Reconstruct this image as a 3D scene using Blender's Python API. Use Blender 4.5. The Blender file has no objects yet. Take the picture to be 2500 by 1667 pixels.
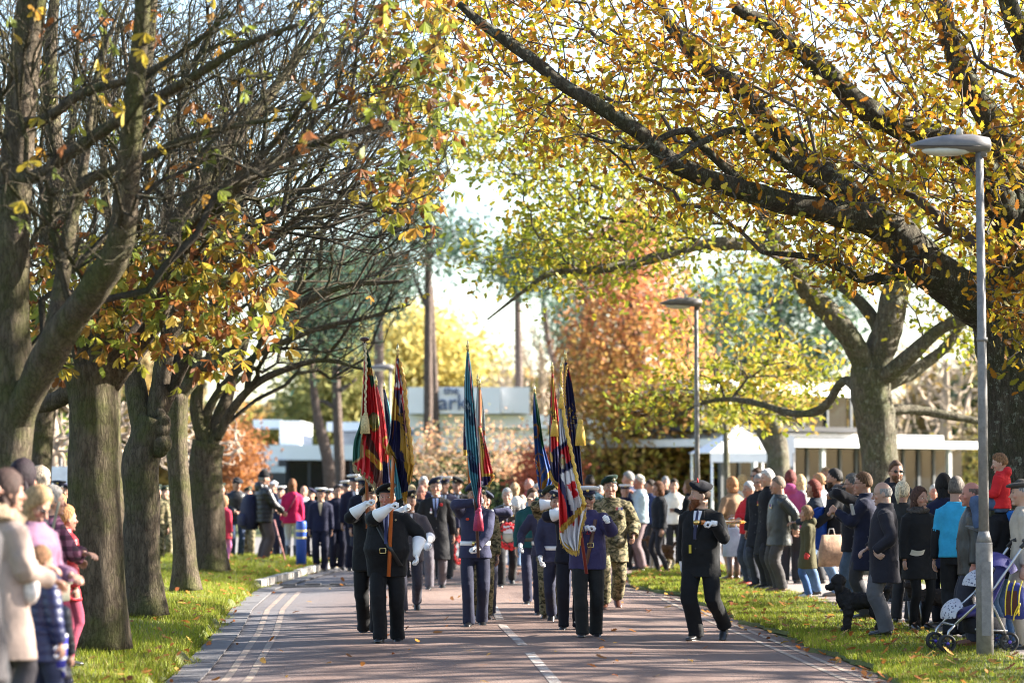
import bpy, bmesh, math, random, os
import numpy as np
from mathutils import Vector, Matrix
PI = math.pi
R = math.radians
SKIP = os.environ.get('SKIP', '').split(',')
scene = bpy.context.scene
COL = scene.collection
FPX = 6400.0; CX = 1250.0; CY = 833.5; HZ = 1165.0; CAMZ = 1.75
TH = math.atan((HZ - CY) / FPX)
rs = np.random.RandomState(7)
random.seed(7)

def W(px, py, D):
    """a pixel of the 2500 px photograph at depth D metres along the road -> world point"""
    a = (px - CX) / FPX; b = -(py - CY) / FPX
    d = np.array([a, math.cos(TH) - b * math.sin(TH), math.sin(TH) + b * math.cos(TH)])
    return np.array([0, 0, CAMZ]) + d * (D / d[1])
def G(px, py, z=0.0):
    a = (px - CX) / FPX; b = -(py - CY) / FPX
    d = np.array([a, math.cos(TH) - b * math.sin(TH), math.sin(TH) + b * math.cos(TH)])
    t = (z - CAMZ) / d[2]
    return np.array([0, 0, CAMZ]) + d * t

# ---------------------------------------------------------------- object helpers
def tag(o, label=None, cat=None, group=None, kind=None):
    if label: o['label'] = label
    if cat: o['category'] = cat
    if group: o['group'] = group
    if kind: o['kind'] = kind
    return o
def empty(name, loc=(0, 0, 0), rz=0.0, label=None, cat=None, group=None):
    o = bpy.data.objects.new(name, None); COL.objects.link(o)
    o.empty_display_size = 0.2
    o.location = Vector([float(v) for v in loc]); o.rotation_euler = (0, 0, rz)
    return tag(o, label, cat, group)
def link(name, me, parent=None, mat=None):
    o = bpy.data.objects.new(name, me); COL.objects.link(o)
    if parent is not None: o.parent = parent
    if mat is not None:
        for m in (mat if isinstance(mat, (list, tuple)) else [mat]): me.materials.append(m)
    return o
def copy_tree(o, parent=None):
    c = o.copy(); COL.objects.link(c); c.parent = parent
    for ch in list(o.children): copy_tree(ch, c)
    return c

class MB:
    """collects verts / faces of one mesh"""
    def __init__(s): s.v = []; s.f = []; s.m = []; s.n = 0; s.c = []; s.hascol = False
    def add(s, v, f, mi=0, col=None):
        v = np.asarray(v, float).reshape(-1, 3)
        s.v.append(v)
        for q in f: s.f.append(tuple(int(i) + s.n for i in q)); s.m.append(mi)
        if col is not None: s.hascol = True
        s.c.append(np.tile(np.array(col if col is not None else (1, 1, 1), float), (len(v), 1)) if (col is None or np.ndim(col) == 1) else np.asarray(col, float))
        s.n += len(v)
        return s
    def box(s, lo, hi, mi=0, col=None, rz=0, org=(0, 0, 0)):
        x0, y0, z0 = lo; x1, y1, z1 = hi
        v = np.array([[x0,y0,z0],[x1,y0,z0],[x1,y1,z0],[x0,y1,z0],[x0,y0,z1],[x1,y0,z1],[x1,y1,z1],[x0,y1,z1]], float)
        if rz:
            c, sn = math.cos(rz), math.sin(rz)
            v = v @ np.array([[c, sn, 0], [-sn, c, 0], [0, 0, 1]])
        v = v + np.array(org, float)
        return s.add(v, [(0,3,2,1),(4,5,6,7),(0,1,5,4),(1,2,6,5),(2,3,7,6),(3,0,4,7)], mi, col)
    def tube(s, pts, rad, sides=8, mi=0, caps=True, col=None, flat=None, ref=None):
        v, f = tube(pts, rad, sides, caps, flat, ref)
        return s.add(v, f, mi, col)
    def ell(s, c, r, mi=0, nu=12, nv=8, col=None, M=None):
        v, f = ellipsoid(c, r, nu, nv, M)
        return s.add(v, f, mi, col)
    def arrays(s):
        return np.concatenate(s.v) if s.v else np.zeros((0, 3)), s.f
    def build(s, name, mat, parent=None, smooth=True, T=None):
        v, f = s.arrays()
        if T is not None: v = T(v)
        me = bpy.data.meshes.new(name); me.from_pydata(v.tolist(), [], s.f)
        if smooth: me.polygons.foreach_set('use_smooth', [True] * len(s.f))
        o = link(name, me, parent, mat)
        if any(s.m): me.polygons.foreach_set('material_index', s.m)
        if s.hascol: setcol(me, np.concatenate(s.c))
        me.update()
        return o
def setcol(me, c):
    a = me.color_attributes.new('Col', 'FLOAT_COLOR', 'POINT')
    cc = np.ones((len(me.vertices), 4), np.float32); cc[:, :3] = c
    a.data.foreach_set('color', cc.ravel())

def fastmesh(name, v, polys_flat, tot, smooth=False, col=None):
    """v Nx3, polys_flat loop vertex ids, tot: per-face loop totals"""
    me = bpy.data.meshes.new(name)
    v = np.asarray(v, np.float32); pf = np.asarray(polys_flat, np.int32).ravel(); tot = np.asarray(tot, np.int32)
    me.vertices.add(len(v)); me.vertices.foreach_set('co', v.ravel())
    me.loops.add(len(pf)); me.loops.foreach_set('vertex_index', pf)
    st = np.concatenate([[0], np.cumsum(tot)[:-1]]).astype(np.int32)
    me.polygons.add(len(tot)); me.polygons.foreach_set('loop_start', st)
    if smooth: me.polygons.foreach_set('use_smooth', np.ones(len(tot), bool))
    me.update(calc_edges=True)
    if col is not None: setcol(me, col)
    return me

def frames(pts, ref=None):
    pts = np.asarray(pts, float)
    t = np.gradient(pts, axis=0); t /= (np.linalg.norm(t, axis=1, keepdims=True) + 1e-9)
    if ref is None:
        m = np.abs(t.mean(0)); ref = np.eye(3)[int(np.argmin(m))]
    n1 = np.cross(t, ref); n1 /= (np.linalg.norm(n1, axis=1, keepdims=True) + 1e-9)
    n2 = np.cross(t, n1)
    return t, n1, n2
def tube(pts, rad, sides=8, caps=True, flat=None, ref=None):
    pts = np.asarray(pts, float); n = len(pts)
    rad = np.broadcast_to(np.asarray(rad, float), (n,)) if np.ndim(rad) < 1 or len(np.atleast_1d(rad)) == n else np.interp(np.linspace(0, 1, n), np.linspace(0, 1, len(rad)), rad)
    t, a, b = frames(pts, ref)
    ang = np.arange(sides) * 2 * PI / sides
    fl = 1.0 if flat is None else flat
    v = pts[:, None, :] + rad[:, None, None] * (np.cos(ang)[None, :, None] * a[:, None, :] + fl * np.sin(ang)[None, :, None] * b[:, None, :])
    v = v.reshape(-1, 3); f = []
    for i in range(n - 1):
        for j in range(sides):
            k = (j + 1) % sides
            f.append((i*sides+j, i*sides+k, (i+1)*sides+k, (i+1)*sides+j))
    if caps:
        f.append(tuple(range(sides - 1, -1, -1))); f.append(tuple((n-1)*sides + j for j in range(sides)))
    return v, f
def ellipsoid(c, r, nu=12, nv=8, M=None):
    r = np.broadcast_to(np.asarray(r, float), (3,))
    v = [[0, 0, -1]]
    for i in range(1, nv):
        th = -PI/2 + PI*i/nv
        for j in range(nu):
            p = 2*PI*j/nu; v.append([math.cos(th)*math.cos(p), math.cos(th)*math.sin(p), math.sin(th)])
    v.append([0, 0, 1]); v = np.array(v) * r
    if M is not None: v = v @ np.asarray(M).T
    v = v + np.asarray(c, float)
    f = []
    for j in range(nu): f.append((0, 1+(j+1) % nu, 1+j))
    for i in range(nv-2):
        for j in range(nu):
            k = (j+1) % nu; f.append((1+i*nu+j, 1+i*nu+k, 1+(i+1)*nu+k, 1+(i+1)*nu+j))
    L = 1+(nv-1)*nu
    for j in range(nu): f.append((L, 1+(nv-2)*nu+j, 1+(nv-2)*nu+(j+1) % nu))
    return v, f
def loft(rings):
    """rings: list of equal-length point rings -> closed solid"""
    n = len(rings[0]); v = np.concatenate([np.asarray(r, float) for r in rings]); f = []
    for i in range(len(rings)-1):
        for j in range(n):
            k = (j+1) % n; f.append((i*n+j, i*n+k, (i+1)*n+k, (i+1)*n+j))
    f.append(tuple(range(n-1, -1, -1))); f.append(tuple((len(rings)-1)*n+j for j in range(n)))
    return v, f
def catmull(P, n):
    P = np.asarray(P, float); m = len(P)
    if m < 3: return np.array([P[0] + (P[-1]-P[0])*t for t in np.linspace(0, 1, n)])
    out = []
    Q = np.vstack([2*P[0]-P[1], P, 2*P[-1]-P[-2]])
    for t in np.linspace(0, m-1-1e-6, n):
        i = int(t); u = t-i; p0, p1, p2, p3 = Q[i], Q[i+1], Q[i+2], Q[i+3]
        out.append(.5*((2*p1)+(-p0+p2)*u+(2*p0-5*p1+4*p2-p3)*u*u+(-p0+3*p1-3*p2+p3)*u**3))
    return np.array(out)

def remesh(v, f, voxel, smooth_it=2):
    """voxel-remesh closed shells into one skin; returns verts Nx3, faces list(quads array)"""
    me = bpy.data.meshes.new('tmp'); me.from_pydata(np.asarray(v).tolist(), [], f)
    o = bpy.data.objects.new('tmp', me); COL.objects.link(o)
    m = o.modifiers.new('r', 'REMESH'); m.mode = 'VOXEL'; m.voxel_size = voxel; m.adaptivity = 0
    if smooth_it:
        s = o.modifiers.new('s', 'SMOOTH'); s.factor = .5; s.iterations = smooth_it
    dg = bpy.context.evaluated_depsgraph_get(); ev = o.evaluated_get(dg); m2 = ev.to_mesh()
    nv = len(m2.vertices); vv = np.empty(nv*3, np.float32); m2.vertices.foreach_get('co', vv)
    nl = len(m2.loops); li = np.empty(nl, np.int32); m2.loops.foreach_get('vertex_index', li)
    tt = np.empty(len(m2.polygons), np.int32); m2.polygons.foreach_get('loop_total', tt)
    nn = np.empty(nv*3, np.float32); m2.vertices.foreach_get('normal', nn)
    ev.to_mesh_clear(); bpy.data.objects.remove(o); bpy.data.meshes.remove(me)
    return vv.reshape(-1, 3).astype(float), li, tt, nn.reshape(-1, 3).astype(float)

def snoise(p, freq, seed=0, octs=3):
    """cheap vectorised smooth noise in about -1..1"""
    r = np.random.RandomState(seed); out = np.zeros(len(p)); a = 1.0; tot = 0
    p = np.asarray(p, float) * np.asarray(freq, float)
    for o in range(octs):
        k1 = r.normal(size=3); k1 /= np.linalg.norm(k1); k2 = r.normal(size=3); k2 /= np.linalg.norm(k2); k3 = r.normal(size=3); k3 /= np.linalg.norm(k3)
        ph = r.rand(3)*6.28
        w = np.sin(p@k2*1.7+ph[1])
        out += a*np.sin(p@k1*2.2+ph[0]+1.5*w)*np.cos(p@k3*1.3+ph[2]+w)
        tot += a; a *= .55; p = p*1.9
    return out/tot

# ---------------------------------------------------------------- materials
_mats = {}
def nodes_of(name):
    m = bpy.data.materials.new(name); m.use_nodes = True
    nt = m.node_tree; b = nt.nodes['Principled BSDF']
    return m, nt, b
def N(nt, t, **kw):
    n = nt.nodes.new(t)
    for k, v in kw.items():
        if k.startswith('i_'): n.inputs[k[2:].replace('_', ' ')].default_value = v
        else: setattr(n, k, v)
    return n
def L(nt, a, b): nt.links.new(a, b)
def ramp(nt, stops, interp='LINEAR'):
    n = nt.nodes.new('ShaderNodeValToRGB'); n.color_ramp.interpolation = interp
    e = n.color_ramp.elements
    while len(e) < len(stops): e.new(.5)
    for el, (p, c) in zip(e, stops): el.position = p; el.color = (*c, 1)
    return n
def bump(nt, b, h, strength=.3, dist=.01):
    n = nt.nodes.new('ShaderNodeBump'); n.inputs['Strength'].default_value = strength; n.inputs['Distance'].default_value = dist
    L(nt, h, n.inputs['Height']); L(nt, n.outputs[0], b.inputs['Normal']); return n
def objco(nt): return N(nt, 'ShaderNodeTexCoord').outputs['Object']
def sc3(c, k): return tuple(min(1, x*k) for x in c)

def plain(c, rough=.6, metal=0., var=.12, scale=8., spec=.5, coat=0.):
    key = ('plain', tuple(c), rough, metal, var, scale, spec, coat)
    if key in _mats: return _mats[key]
    m, nt, b = nodes_of('surface')
    co = objco(nt); nz = N(nt, 'ShaderNodeTexNoise', i_Scale=scale, i_Detail=5.); L(nt, co, nz.inputs['Vector'])
    r = ramp(nt, [(.3, sc3(c, 1-var)), (.7, sc3(c, 1+var))]); L(nt, nz.outputs[0], r.inputs[0]); L(nt, r.outputs[0], b.inputs['Base Color'])
    b.inputs['Roughness'].default_value = rough; b.inputs['Metallic'].default_value = metal
    b.inputs['Specular IOR Level'].default_value = spec; b.inputs['Coat Weight'].default_value = coat
    _mats[key] = m; return m
def cloth(c, rough=.85, kind='wool'):
    key = ('cloth', tuple(c), rough, kind)
    if key in _mats: return _mats[key]
    m, nt, b = nodes_of('cloth_' + kind); co = objco(nt)
    mp = N(nt, 'ShaderNodeMapping'); L(nt, co, mp.inputs[0])
    nz = N(nt, 'ShaderNodeTexNoise', i_Scale=5., i_Detail=6., i_Roughness=.65); L(nt, mp.outputs[0], nz.inputs['Vector'])
    fine = N(nt, 'ShaderNodeTexNoise', i_Scale=160. if kind != 'knit' else 70., i_Detail=2.); L(nt, co, fine.inputs['Vector'])
    v = .22 if kind != 'denim' else .45
    r = ramp(nt, [(.3, sc3(c, 1-v)), (.7, sc3(c, 1+v))]); L(nt, nz.outputs[0], r.inputs[0])
    col = r.outputs[0]
    if kind == 'camo':
        c1 = N(nt, 'ShaderNodeTexNoise', i_Scale=13., i_Detail=3., i_Distortion=1.2)
        mp.inputs['Scale'].default_value = (1., 1., 1.6); L(nt, mp.outputs[0], c1.inputs['Vector'])
        r = ramp(nt, [(0, (.035, .03, .018)), (.42, (.075, .07, .035)), (.49, (.17, .145, .075)), (.56, (.26, .21, .13)), (.64, (.11, .08, .045))], 'CONSTANT')
        L(nt, c1.outputs[0], r.inputs[0]); col = r.outputs[0]
    if kind == 'plaid':
        sx = N(nt, 'ShaderNodeSeparateXYZ'); L(nt, co, sx.inputs[0])
        def stripe(out, k, th):
            a = N(nt, 'ShaderNodeMath', operation='MULTIPLY'); L(nt, out, a.inputs[0]); a.inputs[1].default_value = k
            s = N(nt, 'ShaderNodeMath', operation='SINE'); L(nt, a.outputs[0], s.inputs[0])
            g = N(nt, 'ShaderNodeMath', operation='GREATER_THAN'); L(nt, s.outputs[0], g.inputs[0]); g.inputs[1].default_value = th
            return g.outputs[0]
        add = N(nt, 'ShaderNodeMath', operation='ADD'); L(nt, stripe(sx.outputs[2], 75, .2), add.inputs[0])
        s2 = N(nt, 'ShaderNodeMath', operation='ADD'); L(nt, sx.outputs[0], s2.inputs[0]); L(nt, sx.outputs[1], s2.inputs[1])
        L(nt, stripe(s2.outputs[0], 75, .2), add.inputs[1])
        h = N(nt, 'ShaderNodeMath', operation='MULTIPLY'); L(nt, add.outputs[0], h.inputs[0]); h.inputs[1].default_value = .5
        r = ramp(nt, [(0, (.20, .085, .13)), (.4, (.10, .03, .06)), (.9, (.035, .018, .028))]); L(nt, h.outputs[0], r.inputs[0]); col = r.outputs[0]
    if kind == 'stripe':
        sx = N(nt, 'ShaderNodeSeparateXYZ'); L(nt, co, sx.inputs[0])
        a = N(nt, 'ShaderNodeMath', operation='MULTIPLY'); L(nt, sx.outputs[2], a.inputs[0]); a.inputs[1].default_value = 90
        s = N(nt, 'ShaderNodeMath', operation='SINE'); L(nt, a.outputs[0], s.inputs[0])
        r = ramp(nt, [(0, c), (.5, (.6, .6, .65))], 'CONSTANT'); L(nt, s.outputs[0], r.inputs[0]); col = r.outputs[0]
    L(nt, col, b.inputs['Base Color'])
    b.inputs['Roughness'].default_value = rough
    b.inputs['Specular IOR Level'].default_value = .18 if rough > .6 else .45
    if kind in ('wool', 'knit'):
        b.inputs['Sheen Weight'].default_value = .06; b.inputs['Sheen Roughness'].default_value = .4
    add = N(nt, 'ShaderNodeMath', operation='MULTIPLY_ADD'); L(nt, fine.outputs[0], add.inputs[0]); add.inputs[1].default_value = .12; L(nt, nz.outputs[0], add.inputs[2])
    bump(nt, b, add.outputs[0], .55, .02)
    _mats[key] = m; return m
def vcol(rough=.6, trans=0., spec=.3, name='painted', noise=.0, sss=0.):
    key = ('vcol', rough, trans, spec, name, noise, sss)
    if key in _mats: return _mats[key]
    m, nt, b = nodes_of(name)
    a = N(nt, 'ShaderNodeVertexColor'); a.layer_name = 'Col'; col = a.outputs[0]
    if noise:
        nz = N(nt, 'ShaderNodeTexNoise', i_Scale=30., i_Detail=3.); L(nt, objco(nt), nz.inputs['Vector'])
        mr = N(nt, 'ShaderNodeMapRange'); mr.inputs[3].default_value = 1-noise; mr.inputs[4].default_value = 1+noise; L(nt, nz.outputs[0], mr.inputs[0])
        mx = N(nt, 'ShaderNodeVectorMath', operation='SCALE'); L(nt, col, mx.inputs[0]); L(nt, mr.outputs[0], mx.inputs['Scale']); col = mx.outputs[0]
    L(nt, col, b.inputs['Base Color']); b.inputs['Roughness'].default_value = rough; b.inputs['Specular IOR Level'].default_value = spec
    if sss: b.inputs['Subsurface Weight'].default_value = sss; b.inputs['Subsurface Radius'].default_value = (.02, .008, .005); b.inputs['Subsurface Scale'].default_value = 1.
    if trans:
        t = N(nt, 'ShaderNodeBsdfTranslucent'); mx = N(nt, 'ShaderNodeMixShader'); mx.inputs[0].default_value = trans
        L(nt, col, t.inputs[0]); L(nt, b.outputs[0], mx.inputs[1]); L(nt, t.outputs[0], mx.inputs[2])
        L(nt, mx.outputs[0], nt.nodes['Material Output'].inputs[0])
    _mats[key] = m; return m
def hairmat(c):
    key = ('hair', tuple(c))
    if key in _mats: return _mats[key]
    m, nt, b = nodes_of('hair'); co = objco(nt)
    mp = N(nt, 'ShaderNodeMapping'); mp.inputs['Scale'].default_value = (1, 1, .22); L(nt, co, mp.inputs[0])
    nz = N(nt, 'ShaderNodeTexNoise', i_Scale=110., i_Detail=4.); L(nt, mp.outputs[0], nz.inputs['Vector'])
    r = ramp(nt, [(.35, sc3(c, .45)), (.65, sc3(c, 1.5))]); L(nt, nz.outputs[0], r.inputs[0]); L(nt, r.outputs[0], b.inputs['Base Color'])
    b.inputs['Roughness'].default_value = .7; b.inputs['Specular IOR Level'].default_value = .2; bump(nt, b, nz.outputs[0], .8, .01)
    _mats[key] = m; return m
def text_mesh(txt, size, depth, name, mat, parent, M):
    cu = bpy.data.curves.new('t', 'FONT'); cu.body = txt; cu.size = size; cu.extrude = depth; cu.align_x = 'LEFT'
    o = bpy.data.objects.new('t', cu); COL.objects.link(o); bpy.context.view_layer.update(); me = bpy.data.meshes.new_from_object(o.evaluated_get(bpy.context.evaluated_depsgraph_get())); bpy.data.objects.remove(o)
    me.transform(M); me.name = name; me.materials.clear(); return link(name, me, parent, mat)
def inpoly(x, y, poly):
    poly = np.array(poly, float); c = np.zeros(len(x), bool); j = len(poly)-1
    for i in range(len(poly)):
        xi, yi = poly[i]; xj, yj = poly[j]; h = ((yi > y) != (yj > y)) & (x < (xj-xi)*(y-yi)/(yj-yi+1e-12)+xi); c ^= h; j = i
    return c
# ================================================================ people
SKIN = (.36, .195, .135); SKIN_P = (.42, .25, .18); SKIN_R = (.40, .17, .12)
GREYH = (.24, .235, .23); WHITEH = (.48, .46, .44); DARKH = (.02, .014, .012); BROWNH = (.06, .033, .02)
NAVY = (.022, .022, .05); BLACK = (.014, .014, .015); CHAR = (.03, .03, .033)

def rotz(a): c, s = math.cos(a), math.sin(a); return np.array([[c, -s, 0], [s, c, 0], [0, 0, 1.]])
def rotx(a): c, s = math.cos(a), math.sin(a); return np.array([[1., 0, 0], [0, c, -s], [0, s, c]])
def roty(a): c, s = math.cos(a), math.sin(a); return np.array([[c, 0, s], [0, 1., 0], [-s, 0, c]])
def unit(v): v = np.asarray(v, float); return v / (np.linalg.norm(v) + 1e-9)

def headmap(d):
    d = np.asarray(d, float); x, y, z = d[:, 0], d[:, 1], d[:, 2]
    t = np.clip(-z, 0, 1)
    X = .076*x*(1-.30*t**1.6); Z = np.where(z > 0, .12*z, .120*z)
    Y = .098*y; Y = np.where(y > 0, Y*(1-.42*t), Y*(1-.12*t)) - .042*t**2
    Y = np.where((y < -.75), Y*.97, Y)
    return np.stack([X, Y, Z], 1)
_sph = {}
def sph(nu, nv):
    if (nu, nv) not in _sph: _sph[(nu, nv)] = ellipsoid((0, 0, 0), 1, nu, nv)
    return _sph[(nu, nv)]
def ik(a, b, l1, l2, pole):
    a = np.asarray(a, float); b = np.asarray(b, float); v = b-a; d = np.linalg.norm(v)
    if d > (l1+l2)*.995: b = a+v/d*(l1+l2)*.995; v = b-a; d = np.linalg.norm(v)
    c = (l1*l1+d*d-l2*l2)/(2*l1*d); c = max(-1, min(1, c)); h = l1*math.sqrt(max(0, 1-c*c))
    u = v/d; p = np.asarray(pole, float); p = unit(p-u*np.dot(p, u))
    return a+u*l1*c+p*h, b
def hand(mb, wrist, f, n, curl, r=1.0, thumb_side=1, mi=0):
    """palm, four fingers of unequal length and a thumb; f = along the hand, n = out of the palm"""
    f = unit(f); n = unit(n-f*np.dot(n, f)); s = np.cross(f, n)*thumb_side
    M = np.stack([s, f, n], 1)
    mb.ell(wrist+f*.048, (.040*r, .054, .017*r), mi, 10, 6, M=M)
    for k, (o, ln) in enumerate(zip((.031, .0105, -.0105, -.030), (.070, .078, .073, .058))):
        p = wrist+f*(.088-.004*abs(k-1))+s*o; d = f.copy(); pts = [p-f*.02, p]
        sp = s*o*1.2
        for q in range(3):
            a = curl*(R(62), R(80), R(58))[q]
            d = d*math.cos(a)+n*math.sin(a) if q == 0 else unit(d*math.cos(a)+np.cross(s*thumb_side, d)*0+(n*math.cos(curl*R(62)+(q-1)*curl*R(80))-f*math.sin(curl*R(62)+(q-1)*curl*R(80)))*math.sin(a))
            p = p+unit(d+sp*.8)*ln*(.45, .31, .26)[q]; pts.append(p)
        mb.tube(pts, np.array([.0098, .0098, .0092, .0085, .0065])*r, 6, mi)
    p = wrist+f*.022+s*.026; a = p+unit(f*.6+s*.75+n*.25)*.038; b = a+unit(f*(.8-.5*curl)+s*(.3-.7*curl)+n*(.25+.6*curl))*.032; c = b+unit(f*(.9-.6*curl)-s*.9*curl+n*(.2+.5*curl))*.026
    mb.tube([p, a, b, c], np.array([.014, .0115, .0105, .008])*r, 6, mi)

def seg_ring(z, hw, hd, cy, n, e=2.4, cx=0.):
    a = np.arange(n)*2*PI/n; c, s = np.cos(a), np.sin(a)
    return np.stack([cx+hw*np.sign(c)*np.abs(c)**(2/e), cy+hd*np.sign(s)*np.abs(s)**(2/e), np.full(n, z)], 1)

class Fig: pass
ALLP = []
def person(label, at, H=1.75, yaw=0, z=0.0, D=None, lod=1, fat=0., fem=False, skin=SKIN, lean=0.,
           lf=(.085, 0, 0, 0), rf=(-.085, 0, 0, 0), lh=None, rh=None, lpole=(.6, 1, -.3), rpole=(-.6, 1, -.3), curl=.45, lcurl=None, rcurl=None,
           lpalm=None, rpalm=None, lfd=None, rfd=None, head=(0, 0), headk=1.0, top=('jacket', BLACK, 'wool', .80), bulk=1.4, bottom=('trousers', CHAR, 'wool', 1.0),
           shoes=BLACK, boots=0., hair=('short', DARKH), hat=None, shirt=None, tie=None, gloves=None, cuff=False, group=None, beard=None,
           medals=0, poppy=False, glasses=None, sleeves=True, extra=None, sub=None, hide_legs=False, collar=None, seatoff=None):
    S = H/1.735; headk = headk*1.09
    if D is not None: w = W(at[0], at[1], D); w[2] = z
    else: w = G(at[0], at[1], z)
    root = empty('person', w, R(yaw), label, 'person', group)
    F = Fig(); F.root = root; F.S = S
    vb = (.0062, .0105, .015)[lod]; vc = (.011, .016, .022)[lod]
    T = lambda v: np.asarray(v, float)*S
    tl = math.tan(R(lean))
    def sp(zz): return -tl*max(0, zz-.9)
    fw = .9 if fem else 1.
    # ---- skeleton
    shz = 1.385; shx = .160*fw
    hipz = .90
    lift = 0
    leg_l = .43
    def leg(side, ft):
        hip = np.array([side*.085, 0, hipz-.0]); ank = np.array([ft[0], ft[1]+.0, .085+ft[2]])
        kn, ank = ik(hip, ank, .425, .42, (side*.1, -1, 0)); return hip, kn, ank
    # drop hips when striding so that both feet reach
    st = max(math.hypot(lf[1], lf[2]*.0), math.hypot(rf[1], 0)); drop = max(0, .845-math.sqrt(max(.01, .845**2-st**2)))*.8
    hipz -= drop
    dz = -drop
    L_ = leg(1, lf); R_ = leg(-1, rf)
    if lh is None: lh = (.24*fw+.04*fat, -.03, .80)
    if rh is None: rh = (-.24*fw-.04*fat, -.03, .80)
    def arm(side, t, pole):
        s = np.array([side*(shx-.0), sp(1.4), shz+dz]); el, wr = ik(s, np.array(t, float), .285, .255, pole); return s, el, wr
    LA = arm(1, lh, lpole); RA = arm(-1, rh, rpole)
    hy, hp = R(head[0]), R(head[1])
    HM = rotz(hy) @ rotx(hp)
    hc = np.array([0, sp(1.6)-.018, 1.606+dz])
    HT = lambda v: (np.asarray(v, float)*headk) @ HM.T + hc
    F.hc = hc; F.HT = HT; F.LA = LA; F.RA = RA; F.dz = dz; F.T = T
    # ---- body: one continuous skin
    nu, nv = (30, 22) if lod == 0 else (20, 14)
    sv, sf = sph(nu, nv)
    b = MB(); b.add(HT(headmap(sv)), sf)
    b.tube([HT((0, -.088, .014)), HT((0, -.106, -.018)), HT((0, -.119, -.036)), HT((0, -.10, -.047))], np.array([.006, .010, .0145, .009])*headk, 7)
    for s in (1, -1):
        b.ell(HT((s*.076, .012, -.012)), np.array([.009, .019, .031])*headk, 0, 8, 6, M=HM)
        b.ell(HT((s*.030, -.080, .022)), np.array([.024, .012, .0065])*headk, 0, 8, 6, M=HM)
        b.ell(HT((s*.040, -.062, -.032)), np.array([.024, .024, .020])*headk, 0, 8, 6, M=HM)
    b.ell(HT((0, -.090, -.070)), np.array([.024, .014, .010])*headk, 0, 10, 6, M=HM)
    b.ell(HT((0, -.080, -.103)), np.array([.026, .020, .017])*headk, 0, 10, 6, M=HM)
    b.tube([[0, sp(1.4)+.012, 1.42+dz], [0, sp(1.5)+.006, 1.50+dz], hc+HM@np.array([0, .014, -.05])], np.array([.072, .064, .066])*(fw if fem else 1)*(1+.15*fat), 14)
    rg = [(.86, .13, .09), (.95, .145, .10), (1.06, .125+.05*fat, .09+.05*fat), (1.2, .14+.02*fat, .105+.02*fat), (1.32, .155*fw, .10), (1.40, .15*fw, .085), (1.44, .09, .065), (1.47, .05, .05)]
    v, f = loft([seg_ring(a+dz, h, d, sp(a)+.01, 20) for a, h, d in rg]); b.add(v, f)
    for hip, kn, an in (L_, R_):
        b.tube(catmull([hip+[0, 0, .03], (hip+kn)/2+[0, -.01, 0], kn, kn*.6+an*.4+[0, .02, 0], an], 12), np.array([.085, .08, .06, .052, .05, .036])*(.72 if bottom[0] != 'skirt' else .95), 12)
        b.ell(an+[0, -.01, -.03], (.030, .04, .028), 0, 10, 6)
    arms = []
    for side, A, pal, cu, gl in ((1, LA, lpalm, lcurl, gloves), (-1, RA, rpalm, rcurl, gloves)):
        s, el, wr = A; fd = unit(wr-el)
        ov = lfd if side == 1 else rfd
        if ov is not None: fd = unit(np.array(ov, float))
        if pal is None: pal = (-side*1.0, .1, 0) if abs(fd[2]) > .5 else (0, 0, -1)
        cu = curl if cu is None else cu
        b.tube(catmull([s, (s+el)/2, el, (el+wr)/2, wr], 12), [.05, .047, .04, .038, .026], 10)
        if not gl: hand(b, wr, fd, np.array(pal, float), cu, 1.0, side*1)
        arms.append((side, s, el, wr, fd, np.array(pal, float), cu))
    F.arms = arms
    vv, f = b.arrays(); vv, li, tt, nn = remesh(vv, f, vb, 1)
    # face colouring (lips, brows, eyes, cheeks) in head space
    col = np.tile(np.array(skin), (len(vv), 1)); q = (vv-hc) @ HM/headk
    inh = np.linalg.norm(q/[.11, .14, .15], axis=1) < 1
    def patch(c, cen, rad, soft=1.):
        d = np.linalg.norm((q-np.array(cen))/np.array(rad), axis=1); k = np.clip((1.15-d)*4, 0, 1)*soft*inh
        col[:] = col*(1-k[:, None])+np.array(c)*k[:, None]
    for s in (1, -1):
        patch((skin[0]*1.08, skin[1]*.78, skin[2]*.74), (s*.042, -.07, -.035), (.024, .03, .02), .7)
        patch((.03, .022, .018), (s*.031, -.088, .004), (.0135, .02, .0062), .95 if lod else .6)
        patch(sc3(skin, .4) if hair[1] is None else tuple((np.array(skin)*.35+np.array(hair[1])*.5)), (s*.031, -.09, .026), (.018, .02, .0055), .8)
    patch((skin[0]*.75, skin[1]*.5, skin[2]*.5), (0, -.1, -.070), (.023, .02, .0065), .85)
    patch((skin[0]*1.05, skin[1]*.75, skin[2]*.7), (0, -.115, -.034), (.016, .02, .012), .5)
    if beard:
        patch(beard, (0, -.055, -.085), (.064, .07, .035), .95); patch((skin[0]*.7, skin[1]*.45, skin[2]*.45), (0, -.1, -.071), (.018, .02, .005), .9)
    me = fastmesh('body', T(vv), li, tt, True, np.clip(col*(1+.06*snoise(vv, 30, 3)[:, None]), 0, 1))
    body = link('body', me, root, vcol(.5, 0, .4, 'skin', .05, .05 if lod == 0 else 0.))
    F.body = body
    if lod == 0:
        for s in (1, -1):
            e = MB(); e.ell(HT((s*.031, -.0745, .003)), np.array([.0125, .012, .0085])*headk, 0, 10, 8, M=HM); e.ell(HT((s*.031, -.0845, .003)), np.array([.006, .004, .006])*headk, 1, 8, 6, M=HM)
            e.build('eye', [plain((.75, .72, .7), .2), plain((.03, .02, .015), .15)], body, T=T)
    # ---- legs
    kind, bc, bk, br = bottom
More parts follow.
